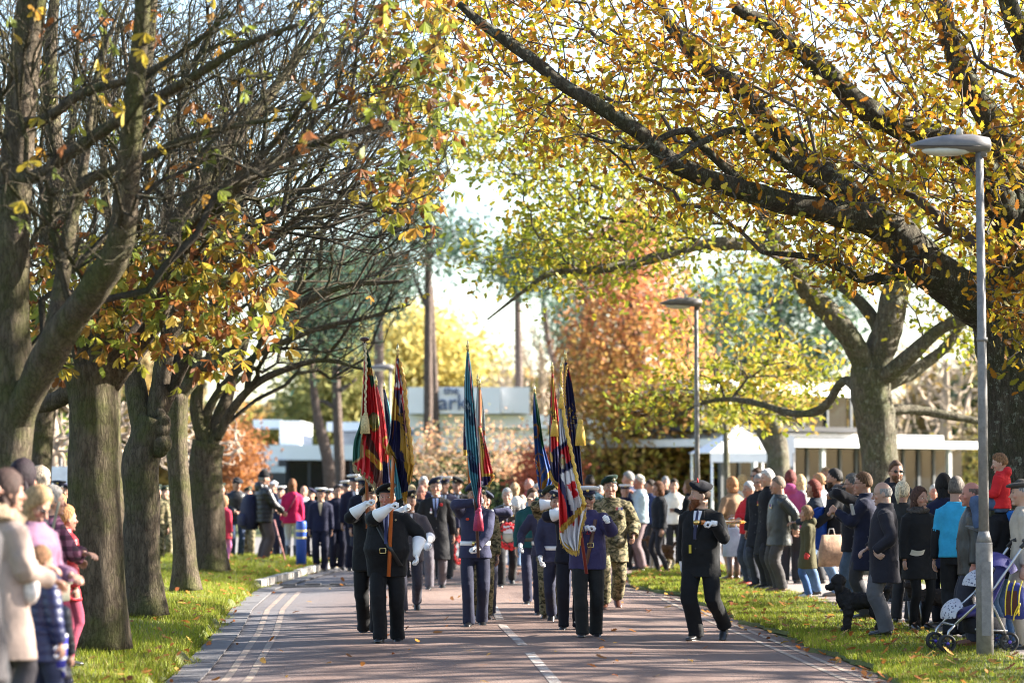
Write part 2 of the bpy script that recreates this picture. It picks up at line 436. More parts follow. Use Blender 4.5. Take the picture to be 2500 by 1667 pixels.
    if not hide_legs:
        m = MB()
        if kind in ('trousers', 'leggings'):
            v, f = loft([seg_ring(.80+dz, .150, .112, 0, 20), seg_ring(.88+dz, .168+.02*fat, .122+.02*fat, 0, 20), seg_ring(.98+dz, .16+.04*fat, .115+.05*fat, -.02*fat, 20), seg_ring(1.06+dz, .14+.05*fat, .10+.06*fat, -.03*fat, 20)]); m.add(v, f)
            for side, (hip, kn, an) in ((1, L_), (-1, R_)):
                low = np.array([0, .012, -.035 if boots < .1 else .02])
                if kind == 'trousers': rr = np.array([.094+.012*fat, .092, .083, .078, .076, .080])*br; rr[0] = .094+.012*fat
                else: rr = np.array([.086, .078, .060, .055, .046, .040])*br
                pts = catmull([hip+[0, 0, .02], hip*.5+kn*.5+[side*.006, -.008, 0], kn+[0, -.006, 0], kn*.55+an*.45+[0, .012, 0], an*.85+kn*.15+[0, .008, 0], an+low], 16)
                v, f = tube(pts, rr, 16, flat=.92); m.add(v, f)
        else:
            hz = br
            v, f = loft([seg_ring(hz+dz, .20, .16, 0, 24), seg_ring((hz+.9)/2+dz, .19, .14, 0, 24), seg_ring(.95+dz, .16, .11, 0, 24), seg_ring(1.06+dz, .13, .1, 0, 24)]); m.add(v, f)
        vv, f = m.arrays(); vv, li, tt, nn = remesh(vv, f, vc, 2)
        sd = int(abs(w[0]*97+w[1]*31)) % 9999
        below = np.clip((.86-vv[:, 2])*4, 0, 1)
        amp = .007*np.clip(.45+np.exp(-((vv[:, 2]-.48)/.13)**2)+1.1*np.exp(-((vv[:, 2]-.12)/.1)**2)+.5*np.exp(-((vv[:, 2]-.82)/.08)**2), 0, 1.6)
        fold = snoise(vv, (7, 7, 9), sd, 3)
        vv = vv+nn*(amp*fold)[:, None]
        if kind == 'trousers' and lod < 2:   # pressed crease in front
            pass
        link({'trousers': 'trousers', 'leggings': 'leggings', 'skirt': 'skirt'}[kind], fastmesh('legs', T(vv), li, tt, True), root, cloth(bc, .85 if bk != 'leather' else .4, bk))
        for side, (hip, kn, an), ft in ((1, L_, lf), (-1, R_, rf)):
            pit = R(ft[3]) if len(ft) > 3 else 0; s = MB(); n = 14; rings = []
            yt = R(ft[4]) if len(ft) > 4 else side*R(8)
            for (y, hw, h) in ((.070, .020, .05), (.062, .031, .075), (.03, .037, .088), (-.03, .038, .082), (-.08, .045, .060), (-.13, .047, .047), (-.17, .040, .040), (-.192, .022, .026)):
                a = np.arange(n)*2*PI/n; zz = np.sin(a)*h*.5+h*.5; zz = np.maximum(zz, .004)
                rings.append(np.stack([np.cos(a)*hw, np.full(n, y), zz], 1))
            v, f = loft(rings); s.add(v, f)
            s.add(*loft([np.stack([np.cos(np.arange(n)*2*PI/n)*.043*k, -.06+np.sin(np.arange(n)*2*PI/n)*.128*k, np.full(n, zq)], 1) for zq, k in ((-.004, 1.), (.012, 1.03))]))
            if boots: s.tube([[0, .02, .05], [0, .022, .12], [0, .026, .05+boots]], [.044, .048, .058+.02*min(boots, .4)], 12)
            base = an+[0, 0, -.082]
            M = rotz(yt) @ rotx(pit)
            piv = np.array([0, -.12, 0]) if pit > 0 else np.array([0, .06, 0])
            TT = lambda v, M=M, base=base: T(((v-[0, 0, .08]) @ M.T)+base+[0, 0, .08])
            s.build('boot' if boots else 'shoe', plain(shoes, .28 if sum(shoes) < .2 else .6, spec=.6), root, T=TT)
    # ---- top
    kind, tc, tk, hem = top[:4]
    m = MB(); k = bulk
    g = .016*k
    def prof(zz):
        P = [(.45, .205, .175, -.01), (.60, .197, .165, -.01), (.80, .182, .135, -.005), (.92, .166+.03*fat, .120+.05*fat, -.03*fat), (1.04, .150+.065*fat, .108+.10*fat, -.05*fat), (1.18, .152+.045*fat, .112+.07*fat, -.035*fat),
             (1.30, .166+.015*fat, .118+.02*fat, -.01*fat), (1.38, .158, .100, .004), (1.425, .130, .082, .01), (1.455, .082, .066, .012), (1.49, .068, .060, .012)]
        z_ = [p[0] for p in P]; hw = np.interp(zz, z_, [p[1] for p in P]); hd = np.interp(zz, z_, [p[2] for p in P]); cy = np.interp(zz, z_, [p[3] for p in P])
        if fem: hw = hw*(.93 if zz > 1.1 else 1.0); hd = hd+(.02*math.exp(-((zz-1.25)/.07)**2))
        return hw+g, hd+g, cy+sp(zz)
    F.prof = prof
    zs = sorted(set([hem, (hem+.95)/2] + [x for x in (.92, 1.04, 1.18, 1.30, 1.38, 1.425, 1.455) if x > hem+.03] + ([1.50] if (kind in ('coat', 'puffer') or collar == 'high') and shirt is None else [1.475] if shirt is None else [])))
    m.add(*loft([seg_ring(zz+dz, *prof(zz)[:2], prof(zz)[2], 28) for zz in zs]))
    ks = (1+(k-1)*.3) if kind != 'shirt' else .92
    for side, s, el, wr, fd, pal, cu in arms:
        end = wr-unit(wr-el)*(.10 if cuff else .012)
        if not sleeves: end = s+(el-s)*.85; pts = catmull([s, (s+el)/2, end], 8); rr = np.array([.072, .064, .062])*ks
        else: pts = catmull([s+[0, 0, -.012], (s+el)/2, el, (el+end)/2, end], 16); rr = np.array([.074, .068, .060, .052, .046])*ks
        m.add(*tube(pts, rr, 14))
        m.ell(s+[-side*.016, 0, -.022], (.072*ks, .072*ks, .062*ks), 0, 12, 8)
    if kind == 'hood' or (len(top) > 4 and top[4] == 'hood'):
        m.ell([0, sp(1.45)+.10, 1.46+dz], (.12, .075, .09), 0, 14, 10)
    vv, f = m.arrays(); vv, li, tt, nn = remesh(vv, f, vc, 2)
    sd = int(abs(w[0]*61+w[1]*17)) % 9999
    fold = snoise(vv, (8, 8, 9), sd, 4)
    amp = .0075
    el_d = np.minimum(np.linalg.norm(vv-LA[1], axis=1), np.linalg.norm(vv-RA[1], axis=1))
    amp = amp*(1+1.2*np.exp(-(el_d/.09)**2)+.6*np.exp(-((vv[:, 2]-1.02)/.12)**2))
    vv = vv+nn*(amp*fold)[:, None]
    if kind == 'puffer':
        vv = vv+nn*(.007*np.abs(np.sin(vv[:, 2]*PI/.085)))[:, None]
    nm = {'puffer': 'puffer_jacket', 'hood': 'hooded_jacket', 'shirt': 'shirt', 'jumper': 'jumper', 'coat': 'coat', 'jacket': 'jacket', 'smock': 'smock'}[kind]
    mt = cloth(tc, .38 if tk in ('leather', 'shiny') else .85, tk)
    F.top = link(nm, fastmesh(nm, T(vv), li, tt, True), root, mt)
    def front(x, zz, off=.007):
        hw, hd, cy = prof(zz); return np.array([x, cy-hd*(max(0, 1-abs(x/hw)**2.4))**(1/2.4)-off, zz+dz])
    F.front = front
    def strip(path, width, off, name, mat, parent=root, n=16):
        """a flat strip lying on the chest: path [(x, z)...], width at each"""
        P = catmull([(a, 0, c) for a, c in path], n); ww = np.interp(np.linspace(0, 1, n), np.linspace(0, 1, len(np.atleast_1d(width))), np.atleast_1d(width)); mb = MB(); vs = []
        for p, wd in zip(P, ww):
            for o, of in ((-wd, off-.006), (-wd*.9, off), (0, off+.001), (wd*.9, off), (wd, off-.006)): vs.append(front(p[0]+o, p[2], of))
        fs = [(i*5+j, i*5+j+1, (i+1)*5+j+1, (i+1)*5+j) for i in range(n-1) for j in range(4)]
        mb.add(vs, fs); return mb.build(name, mat, parent, T=T)
    F.strip = strip
    if shirt is not None:
        strip([(0, 1.16-.04*fat), (0, 1.28), (0, 1.38), (0, 1.435)], [.004, .030, .046, .05], .008, 'shirt', cloth(shirt, .8, 'cotton'))
        c = MB(); c.tube([[.060*math.cos(a), sp(1.46)+.012+.058*math.sin(a), 1.478+dz-.012*max(0, -math.sin(a))] for a in np.linspace(0, 2*PI, 22)[:-1]], .012, 6); c.build('shirt_collar', cloth(shirt, .8, 'cotton'), root, T=T)
        for s in (1, -1):
            strip([(s*.006, 1.15-.04*fat), (s*.044, 1.28), (s*.066, 1.37), (s*.062, 1.44)], [.006, .020, .024, .014], .013, 'lapel', mt)
    if lod < 2 and kind in ('jacket', 'coat') and not fem:
        for zz in ((1.13, 1.03) if kind == 'jacket' else (1.12, .98, .84)):
            mb = MB(); p = front(.012, zz, .006); mb.ell(p, (.010, .005, .010), 0, 8, 5); mb.build('button', plain(sc3(tc, 1.6), .3), root, T=T)
        for s in (1, -1):
            if hem < .9: strip([(s*.075, .965), (s*.125, .955)], [.012, .012], .008, 'pocket_flap', mt, F.top)
    if tie is not None:
        strip([(0, 1.15-.04*fat), (0, 1.24), (0, 1.36), (0, 1.442)], [.018, .020, .015, .013], .015, 'tie', cloth(tie, .6, 'silk'))
    if poppy:
        p = front(.085, 1.34, .016); mb = MB()
        for a in range(4): mb.ell(p+np.array([.012*math.cos(a*PI/2+.4), 0, .012*math.sin(a*PI/2+.4)]), (.015, .006, .015), 0, 8, 5)
        mb.ell(p-np.array([0, .006, 0]), .006, 1, 6, 4)
        mb.build('poppy', [plain((.55, .012, .015), .6), plain(BLACK)], root, T=T)
    if medals:
        mb = MB()
        for i in range(medals):
            x = .06+.022*i-.011*(medals > 4); p = front(x, 1.285, .013)
            mb.box(p+np.array([-.009, -.003, -.0]), p+np.array([.009, .003, .04]), i % 3)
            mb.ell(p+np.array([0, -.002, -.014]), (.013, .004, .013), 3 if i % 2 else 4, 8, 5)
        mb.build('medals', [plain((.35, .03, .04)), plain((.04, .06, .3)), plain((.5, .45, .4)), plain((.75, .73, .7), .3, .9), plain((.6, .38, .1), .3, .9)], root, T=T, smooth=False)
    # ---- gloves
    if gloves is not None:
        for side, s, el, wr, fd, pal, cu in arms:
            mb = MB(); hand(mb, wr, fd, pal, cu, 1.12, side)
            mb.tube([wr-fd*.03, wr+fd*.03], [.034, .033], 10)
            if cuff:
                u = unit(wr-el); mb.tube([wr+u*.02, wr-u*.04, wr-u*.10, wr-u*.19], [.038, .046, .060, .078], 18)
            mb.build('glove', plain(gloves, .6, var=.04), root, T=T)
    # ---- hair
    hs, hcol = hair[0], hair[1]
    if hs != 'none':
        d = sv.copy(); fr = -d[:, 1]; zt = np.interp(fr, [-1, -.3, .15, .5, .8, 1], [-.42, -.38, -.10 if hs != 'short' else .0, .30, .60, .66])
        if fem or hs in ('long', 'bob', 'ponytail'): zt = zt-.06
        if hs in ('long', 'bob'): zt = np.interp(fr, [-1, -.2, .2, .5, .8, 1], [-.75, -.75, -.6, .2, .56, .62])
        inside = d[:, 2] > zt
        if hs == 'bald': inside &= d[:, 2] < .52+.2*np.maximum(fr, -1)*0; inside &= fr < .35
        th = {'short': 1.10, 'bald': 1.045, 'long': 1.16, 'bob': 1.20, 'ponytail': 1.10}.get(hs, 1.1)
        if hat: th = min(th, 1.05)
        kk = np.where(inside, th+.035*snoise(d, 5, sd, 3)+(.028 if hs != 'bald' else .0)*snoise(d*[1, 1, .5], 19, sd+1, 2), .80)
        if hs in ('short',) and not hat: kk = kk+np.where(inside & (d[:, 2] > .3), .035, 0)
        hv = headmap(d)*kk[:, None]; hm = MB(); hm.add(HT(hv), sf)
        if hs == 'long':
            rings = []
            for zz, hw, hd, cy in ((.02, .070, .05, .045), (-.06, .086, .058, .045), (-.13, .092, .055, .055), (-.22, .098, .045, .075), (-.31, .085, .035, .085), (-.38, .05, .022, .085)):
                r = seg_ring(zz, hw, hd, cy, 22, 2.2); a = np.arange(22)*2*PI/22
                r[:, :2] *= (1+.06*np.sin(a*7+zz*9))[:, None]; rings.append(r*1.0)
            v, f = loft(rings); hm.add(v @ rotz(hy).T+hc, f)
        if hs == 'ponytail':
            hm.tube([HT((0, .10, .06)), HT((0, .145, .05)), HT((0, .16, -.03)), HT((0, .14, -.13))], [.02, .032, .032, .01], 10)
        if hs == 'bob':
            v, f = loft([seg_ring(zz, hw, hd, cy, 22, 2.3) for zz, hw, hd, cy in ((.03, .075, .06, .03), (-.04, .094, .075, .035), (-.10, .092, .07, .04), (-.135, .07, .05, .04))]); hm.add(v @ rotz(hy).T+hc, f)
        hm.build('hair', hairmat(hcol), root, T=T)
    if beard:
        d = sv; fr = -d[:, 1]; ins = (d[:, 2] < -.30) & (fr > .05) & ~((d[:, 2] > -.66) & (np.abs(d[:, 0]) < .26) & (fr > .5) & (d[:, 2] > -.62)*False)
        ins &= ~((np.abs(d[:, 2]+.56) < .07) & (np.abs(d[:, 0]) < .25) & (fr > .6))
        bv = headmap(d)*np.where(ins, 1.12+.05*snoise(d, 6, 5), .8)[:, None]
        mb = MB(); mb.add(HT(bv), sf)
        if sub == 'bigbeard': mb.ell(HT((0, -.088, -.122)), (.045, .038, .05), 0, 12, 8, M=HM)
        mb.build('beard', hairmat(beard), root, T=T)
    # ---- hats
    if hat: hat_on(F, hat, root, T, HT, HM, headk, sv, sf, lod)
    if glasses:
        g2 = MB()
        for s in (1, -1):
            if glasses == 'dark': g2.ell(HT((s*.031, -.097, .002)), np.array([.024, .005, .018])*headk, 0, 10, 6, M=HM)
            else: g2.tube([HT((s*.031+.021*math.cos(a), -.099, .002+.015*math.sin(a))) for a in np.linspace(0, 2*PI, 13)[:-1]], .0016, 4, caps=False)
            g2.tube([HT((s*.053, -.094, .006)), HT((s*.076, -.04, .006)), HT((s*.078, .01, .0))], .002, 4)
        g2.tube([HT((-.01, -.1, .006)), HT((.01, -.1, .006))], .002, 4)
        g2.build('sunglasses' if glasses == 'dark' else 'glasses', plain((.012, .012, .014), .15), root, T=T)
    if extra: extra(F)
    ALLP.append(F)
    return F

def hat_on(F, hat, root, T, HT, HM, headk, sv, sf, lod):
    kind, c = hat[:2]
    mb = MB()
    if kind == 'beret':
        sgn = hat[2] if len(hat) > 2 else -1    # side the cloth falls to
        d = sv; zt = .42-.10*(-d[:, 1])*-1*0+.0
        k = np.where(d[:, 2] > np.interp(-d[:, 1], [-1, 0, 1], [.28, .36, .46]), 1.10, .8); mb.add(HT(headmap(d)*k[:, None]), sf)
        M = HM @ roty(-sgn*R(-16)) @ rotx(R(-6))
        v, f = ellipsoid((0, 0, 0), (.112, .122, .040), 22, 10)
        v[:, 2] += .010*snoise(v, 22, 4); v[:, 2] -= .03*np.clip(sgn*v[:, 0]/.11, 0, 1)**1.5
        mb.add(v*headk @ M.T + HT((sgn*.016, .004, .100)), f)
        o = mb.build('beret', cloth(c, .9, 'wool'), root, T=T)
        bd = MB(); bd.ell(HT((-sgn*.036, -.085, .090)), np.array([.016, .006, .019])*headk, 0, 8, 6, M=HM); bd.build('badge', plain((.6, .5, .3), .35, .8), o, T=T)
        rb = MB(); rb.tube([HT((.0795*math.cos(a), .100*math.sin(a)-.002, .050-.006*math.sin(a))) for a in np.linspace(0, 2*PI, 25)[:-1]], .0065, 6, caps=False); rb.build('headband', plain((.01, .01, .01), .5), o, T=T)
    elif kind in ('peaked', 'sailor'):
        n = 24; a = np.arange(n)*2*PI/n
        def rg(z, rx, ry, ti=0): return np.stack([rx*np.cos(a), ry*np.sin(a)+.004, z+ti*np.sin(a)], 1)
        v, f = loft([rg(.040, .083, .100), rg(.085, .086, .103, -.004)]); mb.add(HT(v), f, 1)
        if kind == 'peaked': v, f = loft([rg(.085, .088, .105, -.004), rg(.100, .122, .136, -.012), rg(.112, .130, .144, -.014), rg(.122, .118, .132, -.014), rg(.128, .06, .07, -.008)])
        else: v, f = loft([rg(.083, .087, .104), rg(.098, .112, .126), rg(.112, .116, .130), rg(.120, .105, .118), rg(.122, .05, .06)])
        mb.add(HT(v), f, 0)
        if kind == 'peaked':
            b = np.linspace(PI*1.12, PI*1.88, 12); inner = np.stack([.084*np.cos(b), .101*np.sin(b), np.full(12, .048)], 1); outer = np.stack([.094*np.cos(b), .101*np.sin(b)-.055*np.maximum(0, -np.sin(b)-.3), np.full(12, .030)-.012*np.maximum(0, -np.sin(b))], 1)
            v = np.concatenate([inner, outer, inner-[0, 0, .004], outer-[0, 0, .004]]); f = [(i, i+1, 13+i, 12+i) for i in range(11)]+[(24+i+1, 24+i, 36+i, 37+i) for i in range(11)]+[(12+i, 13+i, 37+i, 36+i) for i in range(11)]
            mb.add(HT(v), f, 2)
        o = mb.build('cap', [plain(c, .6, var=.04), cloth(NAVY if len(hat) < 3 else hat[2], .8, 'wool'), plain((.01, .01, .012), .2)], root, T=T)
        bd = MB(); bd.ell(HT((0, -.108, .085)), np.array([.017, .008, .018])*headk, 0, 8, 6, M=HM); bd.build('badge', plain((.6, .42, .14), .35, .8), o, T=T)
    elif kind == 'beanie':
        d = sv; k = np.where(d[:, 2] > .12, 1.14, .8); hv = headmap(d)*k[:, None]; hv[:, 2] = np.where(d[:, 2] > .5, hv[:, 2]*1.22, hv[:, 2]); mb.add(HT(hv), sf)
        mb.build('beanie', cloth(c, .95, 'knit'), root, T=T)
    elif kind == 'flat':
        d = sv; k = np.where(d[:, 2] > .35, 1.13, .8); mb.add(HT(headmap(d)*k[:, None]), sf); mb.ell(HT((0, -.03, .08)), np.array([.095, .125, .028])*headk, 0, 16, 8, M=HM @ rotx(R(8)))
        mb.build('flat_cap', cloth(c, .9, 'wool'), root, T=T)
# ================================================================ camera, light, world
w_ = bpy.data.worlds.new('World'); scene.world = w_; w_.use_nodes = True
SUN_EL = R(27); SUN_AZ = R(14)       # azimuth measured from +X (right of the picture) towards +Y (away)
sdir = Vector((math.cos(SUN_EL)*math.cos(SUN_AZ), math.cos(SUN_EL)*math.sin(SUN_AZ), math.sin(SUN_EL)))
nt = w_.node_tree; bg = nt.nodes['Background']; sky = nt.nodes.new('ShaderNodeTexSky'); sky.sky_type = 'NISHITA'; sky.sun_disc = False
sky.sun_elevation = SUN_EL; sky.sun_rotation = R(90)-SUN_AZ; sky.air_density = 1.0; sky.dust_density = 1.2; sky.ozone_density = 1.0
nt.links.new(sky.outputs[0], bg.inputs[0]); bg.inputs[1].default_value = .07
ld = bpy.data.lights.new('sun', 'SUN'); ld.energy = 4.7; ld.angle = R(.5); ld.color = (1., .93, .82)
lo = bpy.data.objects.new('sun', ld); COL.objects.link(lo); lo.location = (30, 10, 30); lo.rotation_euler = sdir.to_track_quat('Z', 'Y').to_euler()
cd = bpy.data.cameras.new('camera'); cam = bpy.data.objects.new('camera', cd); COL.objects.link(cam); scene.camera = cam
cam.location = (0, 0, CAMZ); cam.rotation_euler = (PI/2+TH, 0, 0); cd.sensor_width = 36; cd.lens = 36*FPX/2500; cd.clip_end = 2000; cd.clip_start = .1
cd.dof.use_dof = True; cd.dof.focus_distance = 28.3; cd.dof.aperture_fstop = 1.7; cd.dof.aperture_blades = 0
vs_ = scene.view_settings; vs_.view_transform = 'Standard'; vs_.look = 'None'; vs_.exposure = 2.72; vs_.gamma = 1
scene.cycles.use_denoising = True; scene.cycles.filter_width = 1.05; scene.cycles.max_bounces = 6; scene.cycles.diffuse_bounces = 3; scene.cycles.glossy_bounces = 2
scene.cycles.transmission_bounces = 4; scene.cycles.transparent_max_bounces = 6; scene.cycles.sample_clamp_indirect = 6

# ================================================================ ground
def lawn_mat():
    m, nt, b = nodes_of('grass'); co = objco(nt)
    a = N(nt, 'ShaderNodeTexNoise', i_Scale=.9, i_Detail=8., i_Roughness=.7); L(nt, co, a.inputs['Vector'])
    c = N(nt, 'ShaderNodeTexNoise', i_Scale=26., i_Detail=4.); L(nt, co, c.inputs['Vector'])
    ad = N(nt, 'ShaderNodeMath', operation='MULTIPLY_ADD'); L(nt, c.outputs[0], ad.inputs[0]); ad.inputs[1].default_value = .5; L(nt, a.outputs[0], ad.inputs[2])
    r = ramp(nt, [(.45, (.055, .045, .025)), (.62, (.075, .075, .022)), (.8, (.10, .12, .025)), (.95, (.12, .12, .035))]); L(nt, ad.outputs[0], r.inputs[0]); L(nt, r.outputs[0], b.inputs['Base Color'])
    b.inputs['Roughness'].default_value = .9; bump(nt, b, c.outputs[0], 1., .03); return m
def road_mat():
    m, nt, b = nodes_of('tarmac'); co = objco(nt)
    sx = N(nt, 'ShaderNodeSeparateXYZ'); L(nt, co, sx.inputs[0])
    big = N(nt, 'ShaderNodeTexNoise', i_Scale=.35, i_Detail=6., i_Roughness=.6); mp = N(nt, 'ShaderNodeMapping'); mp.inputs['Scale'].default_value = (1.6, .5, 1); L(nt, co, mp.inputs[0]); L(nt, mp.outputs[0], big.inputs['Vector'])
    grit = N(nt, 'ShaderNodeTexNoise', i_Scale=75., i_Detail=3., i_Roughness=.8); L(nt, co, grit.inputs['Vector'])
    r1 = ramp(nt, [(.32, (.105, .066, .054)), (.5, (.16, .105, .086)), (.68, (.215, .15, .122))]); L(nt, big.outputs[0], r1.inputs[0])
    g = ramp(nt, [(.3, (.62, .62, .62)), (.55, (1, 1, 1)), (.75, (1.3, 1.3, 1.3))]); L(nt, grit.outputs[0], g.inputs[0])
    mx = N(nt, 'ShaderNodeMix', data_type='RGBA', blend_type='MULTIPLY'); mx.inputs[0].default_value = 1; L(nt, r1.outputs[0], mx.inputs[6]); L(nt, g.outputs[0], mx.inputs[7])
    # greyer worn band along the left channel
    wob = N(nt, 'ShaderNodeMath', operation='MULTIPLY_ADD'); L(nt, big.outputs[0], wob.inputs[0]); wob.inputs[1].default_value = 1.6; L(nt, sx.outputs[0], wob.inputs[2])
    r2 = ramp(nt, [(0, (1, 1, 1)), (1, (0, 0, 0))]); mr = N(nt, 'ShaderNodeMapRange'); mr.inputs[1].default_value = -2.3; mr.inputs[2].default_value = -.9; L(nt, wob.outputs[0], mr.inputs[0]); L(nt, mr.outputs[0], r2.inputs[0])
    mx2 = N(nt, 'ShaderNodeMix', data_type='RGBA'); L(nt, r2.outputs[0], mx2.inputs[0]); L(nt, mx.outputs[2], mx2.inputs[6]); mx2.inputs[7].default_value = (.125, .115, .12, 1)
    L(nt, mx2.outputs[2], b.inputs['Base Color']); b.inputs['Roughness'].default_value = .75; b.inputs['Specular IOR Level'].default_value = .35
    cr = N(nt, 'ShaderNodeTexVoronoi', feature='DISTANCE_TO_EDGE', i_Scale=1.6); wp = N(nt, 'ShaderNodeMapping'); wp.inputs['Scale'].default_value = (.4, 1.3, 1); nz = N(nt, 'ShaderNodeTexNoise', i_Scale=2., i_Detail=4.); L(nt, co, nz.inputs['Vector'])
    vm = N(nt, 'ShaderNodeVectorMath', operation='MULTIPLY_ADD'); L(nt, nz.outputs['Color'], vm.inputs[0]); vm.inputs[1].default_value = (.9, .9, .9); L(nt, co, vm.inputs[2]); L(nt, vm.outputs[0], wp.inputs[0]); L(nt, wp.outputs[0], cr.inputs['Vector'])
    cm = ramp(nt, [(0, (0, 0, 0)), (.012, (1, 1, 1))]); L(nt, cr.outputs[0], cm.inputs[0])
    h = N(nt, 'ShaderNodeMath', operation='MULTIPLY_ADD'); L(nt, cm.outputs[0], h.inputs[0]); h.inputs[1].default_value = .6; L(nt, grit.outputs[0], h.inputs[2])
    bump(nt, b, h.outputs[0], .8, .012); return m
def worn_paint(c, bare=.5):
    m, nt, b = nodes_of('worn_paint'); co = objco(nt)
    a = N(nt, 'ShaderNodeTexNoise', i_Scale=9., i_Detail=8., i_Roughness=.75); L(nt, co, a.inputs['Vector'])
    r = ramp(nt, [(bare-.06, (.17, .125, .11)), (bare+.02, c)]); L(nt, a.outputs[0], r.inputs[0]); L(nt, r.outputs[0], b.inputs['Base Color']); b.inputs['Roughness'].default_value = .7
    bump(nt, b, a.outputs[0], .4, .01); return m
def stone(c, sc=6., v=.3, rough=.85, bs=.5):
    m, nt, b = nodes_of('stone'); co = objco(nt)
    a = N(nt, 'ShaderNodeTexNoise', i_Scale=sc, i_Detail=9., i_Roughness=.7); L(nt, co, a.inputs['Vector'])
    r = ramp(nt, [(.3, sc3(c, 1-v)), (.5, c), (.72, sc3(c, 1+v))]); L(nt, a.outputs[0], r.inputs[0]); L(nt, r.outputs[0], b.inputs['Base Color']); b.inputs['Roughness'].default_value = rough
    bump(nt, b, a.outputs[0], bs, .02); return m

def grid(fn, nu, nv):
    u, v = np.meshgrid(np.linspace(0, 1, nu), np.linspace(0, 1, nv), indexing='ij')
    P = fn(u.ravel(), v.ravel()); i, j = np.meshgrid(np.arange(nu-1), np.arange(nv-1), indexing='ij'); a = (i*nv+j).ravel()
    return P, np.stack([a, a+nv, a+nv+1, a+1], 1)
def sheet(name, fn, nu, nv, mat, kind='structure'):
    P, q = grid(fn, nu, nv)
    o = link(name, fastmesh(name, P, q, np.full(len(q), 4), True), None, mat)
    if kind: o['kind'] = kind
    return o
LE = np.array([(-30, -2.5), (14, -2.75), (23.2, -3.0), (29.8, -3.37), (35, -3.75), (41.2, -4.0), (50.5, -3.5), (53, -3.3)])
RE = np.array([(-30, 4.4), (14, 3.6), (22.9, 3.32), (28.1, 3.07), (33.5, 2.77), (38.4, 2.6), (41.6, 2.07), (44.3, 1.94), (49, 2.5), (53, 4.2)])
def le(y): return np.interp(y, LE[:, 0], LE[:, 1])
def re_(y): return np.interp(y, RE[:, 0], RE[:, 1])
GRASS = lawn_mat()
sheet('ground', lambda u, v: np.stack([-400+800*u, -60+860*v, np.full_like(u, -.03)], 1), 60, 60, GRASS)
sheet('road', lambda u, v: (lambda y: np.stack([le(y)+(re_(y)-le(y))*u, y, .0+.045*(1-(2*u-1)**2)-.02], 1))(-30+83*v), 24, 160, road_mat())
sheet('plaza', lambda u, v: np.stack([-34+70*u, 52.9+24*v, .006+0*u], 1), 30, 30, stone((.13, .12, .115), 2., .25))
def bank_h(d):   # height of the left bank at distance d from the kerb
    return .10*np.clip(d/.06, 0, 1)+.14*np.clip(d/1.6, 0, 1)**.8-.10*np.clip((d-4)/6, 0, 1)
def bank(u, v):
    y = -10+61.5*v; d = 26*u**2.2; wob = .06*np.sin(y*1.7)*np.cos(y*.6+1)+.05*np.sin(y*4.1)
    x = le(y)-d-.03+wob*np.exp(-d*2)
    return np.stack([x, y, -.02+bank_h(d)+.02*np.sin(x*2.1+y)*np.clip(d, 0, 1)], 1)
sheet('left_verge', bank, 60, 420, GRASS)
def hleft(x, y): return -.02+bank_h(np.maximum(le(y)-x, 0))
def rw(y): return .07*np.sin(y*1.3+1)+.05*np.sin(y*3.7)+.02*np.sin(y*11)
def rverge(u, v):
    y = -10+63*v; x0 = re_(y); d = 2.8*u**1.3; wob = .07*np.sin(y*1.3+1)+.05*np.sin(y*3.7)+.02*np.sin(y*11)
    return np.stack([x0+d+wob*np.exp(-d*1.5), y, -.015+.05*np.clip(d/.08, 0, 1)+.02*np.clip(d, 0, 1)], 1)
sheet('right_verge', rverge, 30, 420, GRASS)
def pathe(y): return np.interp(y, [-30, 26, 30, 38, 45, 53], [5.6, 4.75, 4.5, 4.15, 3.75, 4.2])
sheet('footpath', lambda u, v: (lambda y: np.stack([pathe(y)+(2.6+0*u)*u+.04*np.sin(y*5)*(1-u), y, .062+0*u], 1))(-20+73*v), 8, 160, stone((.20, .165, .15), 30., .2))
# gutter slabs, kerb stones, paint
mb = MB(); y = 5.
rr = random.Random(3)
while y < 50:
    ln = .9; a = le(y)+.02; b2 = le(y+ln)+.02
    wd = .28
    v = [[a, y+.01, .0], [a+wd, y+.01, .004], [b2+wd, y+ln-.01, .004], [b2, y+ln-.01, .0]]; h = .012+rr.uniform(-.002, .003)
    vv = np.array(v+[[p[0], p[1], p[2]+h] for p in v]); mb.add(vv, [(4, 5, 6, 7), (0, 1, 5, 4), (1, 2, 6, 5), (2, 3, 7, 6), (3, 0, 4, 7)]); y += ln
o = mb.build('gutter', stone((.105, .10, .105), 5., .4), None, smooth=False); o['kind'] = 'structure'
mb = MB(); y = 41.6
while y < 52:
    a = le(y); b2 = le(y+.86)
    mb.box((-.06, 0, -.02), (.06, .84, .125+rr.uniform(-.01, .01)), org=(a-.04, y, 0), rz=-math.atan2(b2-a, .9)); y += .9
o = mb.build('kerb', stone((.36, .33, .30), 5., .3), None, smooth=False); o['kind'] = 'structure'
def line(name, xs, ys, wd, mat, dash=None, z=.004):
    mb = MB(); ys2 = np.arange(ys[0], ys[1], .35)
    def zz(x, y): u = (x-le(y))/(re_(y)-le(y)); return .045*(1-(2*u-1)**2)-.02+z
    segs = []
    for a in ys2[:-1]:
        if dash and ((a-dash[2]) % dash[1]) > dash[0]: continue
        b = a+.35; xa, xb = xs(a), xs(b)
        segs.append(([[xa-wd/2, a, zz(xa-wd/2, a)], [xa+wd/2, a, zz(xa+wd/2, a)], [xb+wd/2, b, zz(xb+wd/2, b)], [xb-wd/2, b, zz(xb-wd/2, b)]]))
    for sgm in segs: mb.add(sgm, [(0, 1, 2, 3)])
    o = mb.build(name, mat, None); o['kind'] = 'structure'
YEL = worn_paint((.30, .25, .18), .55); WHT = worn_paint((.42, .40, .36), .56)
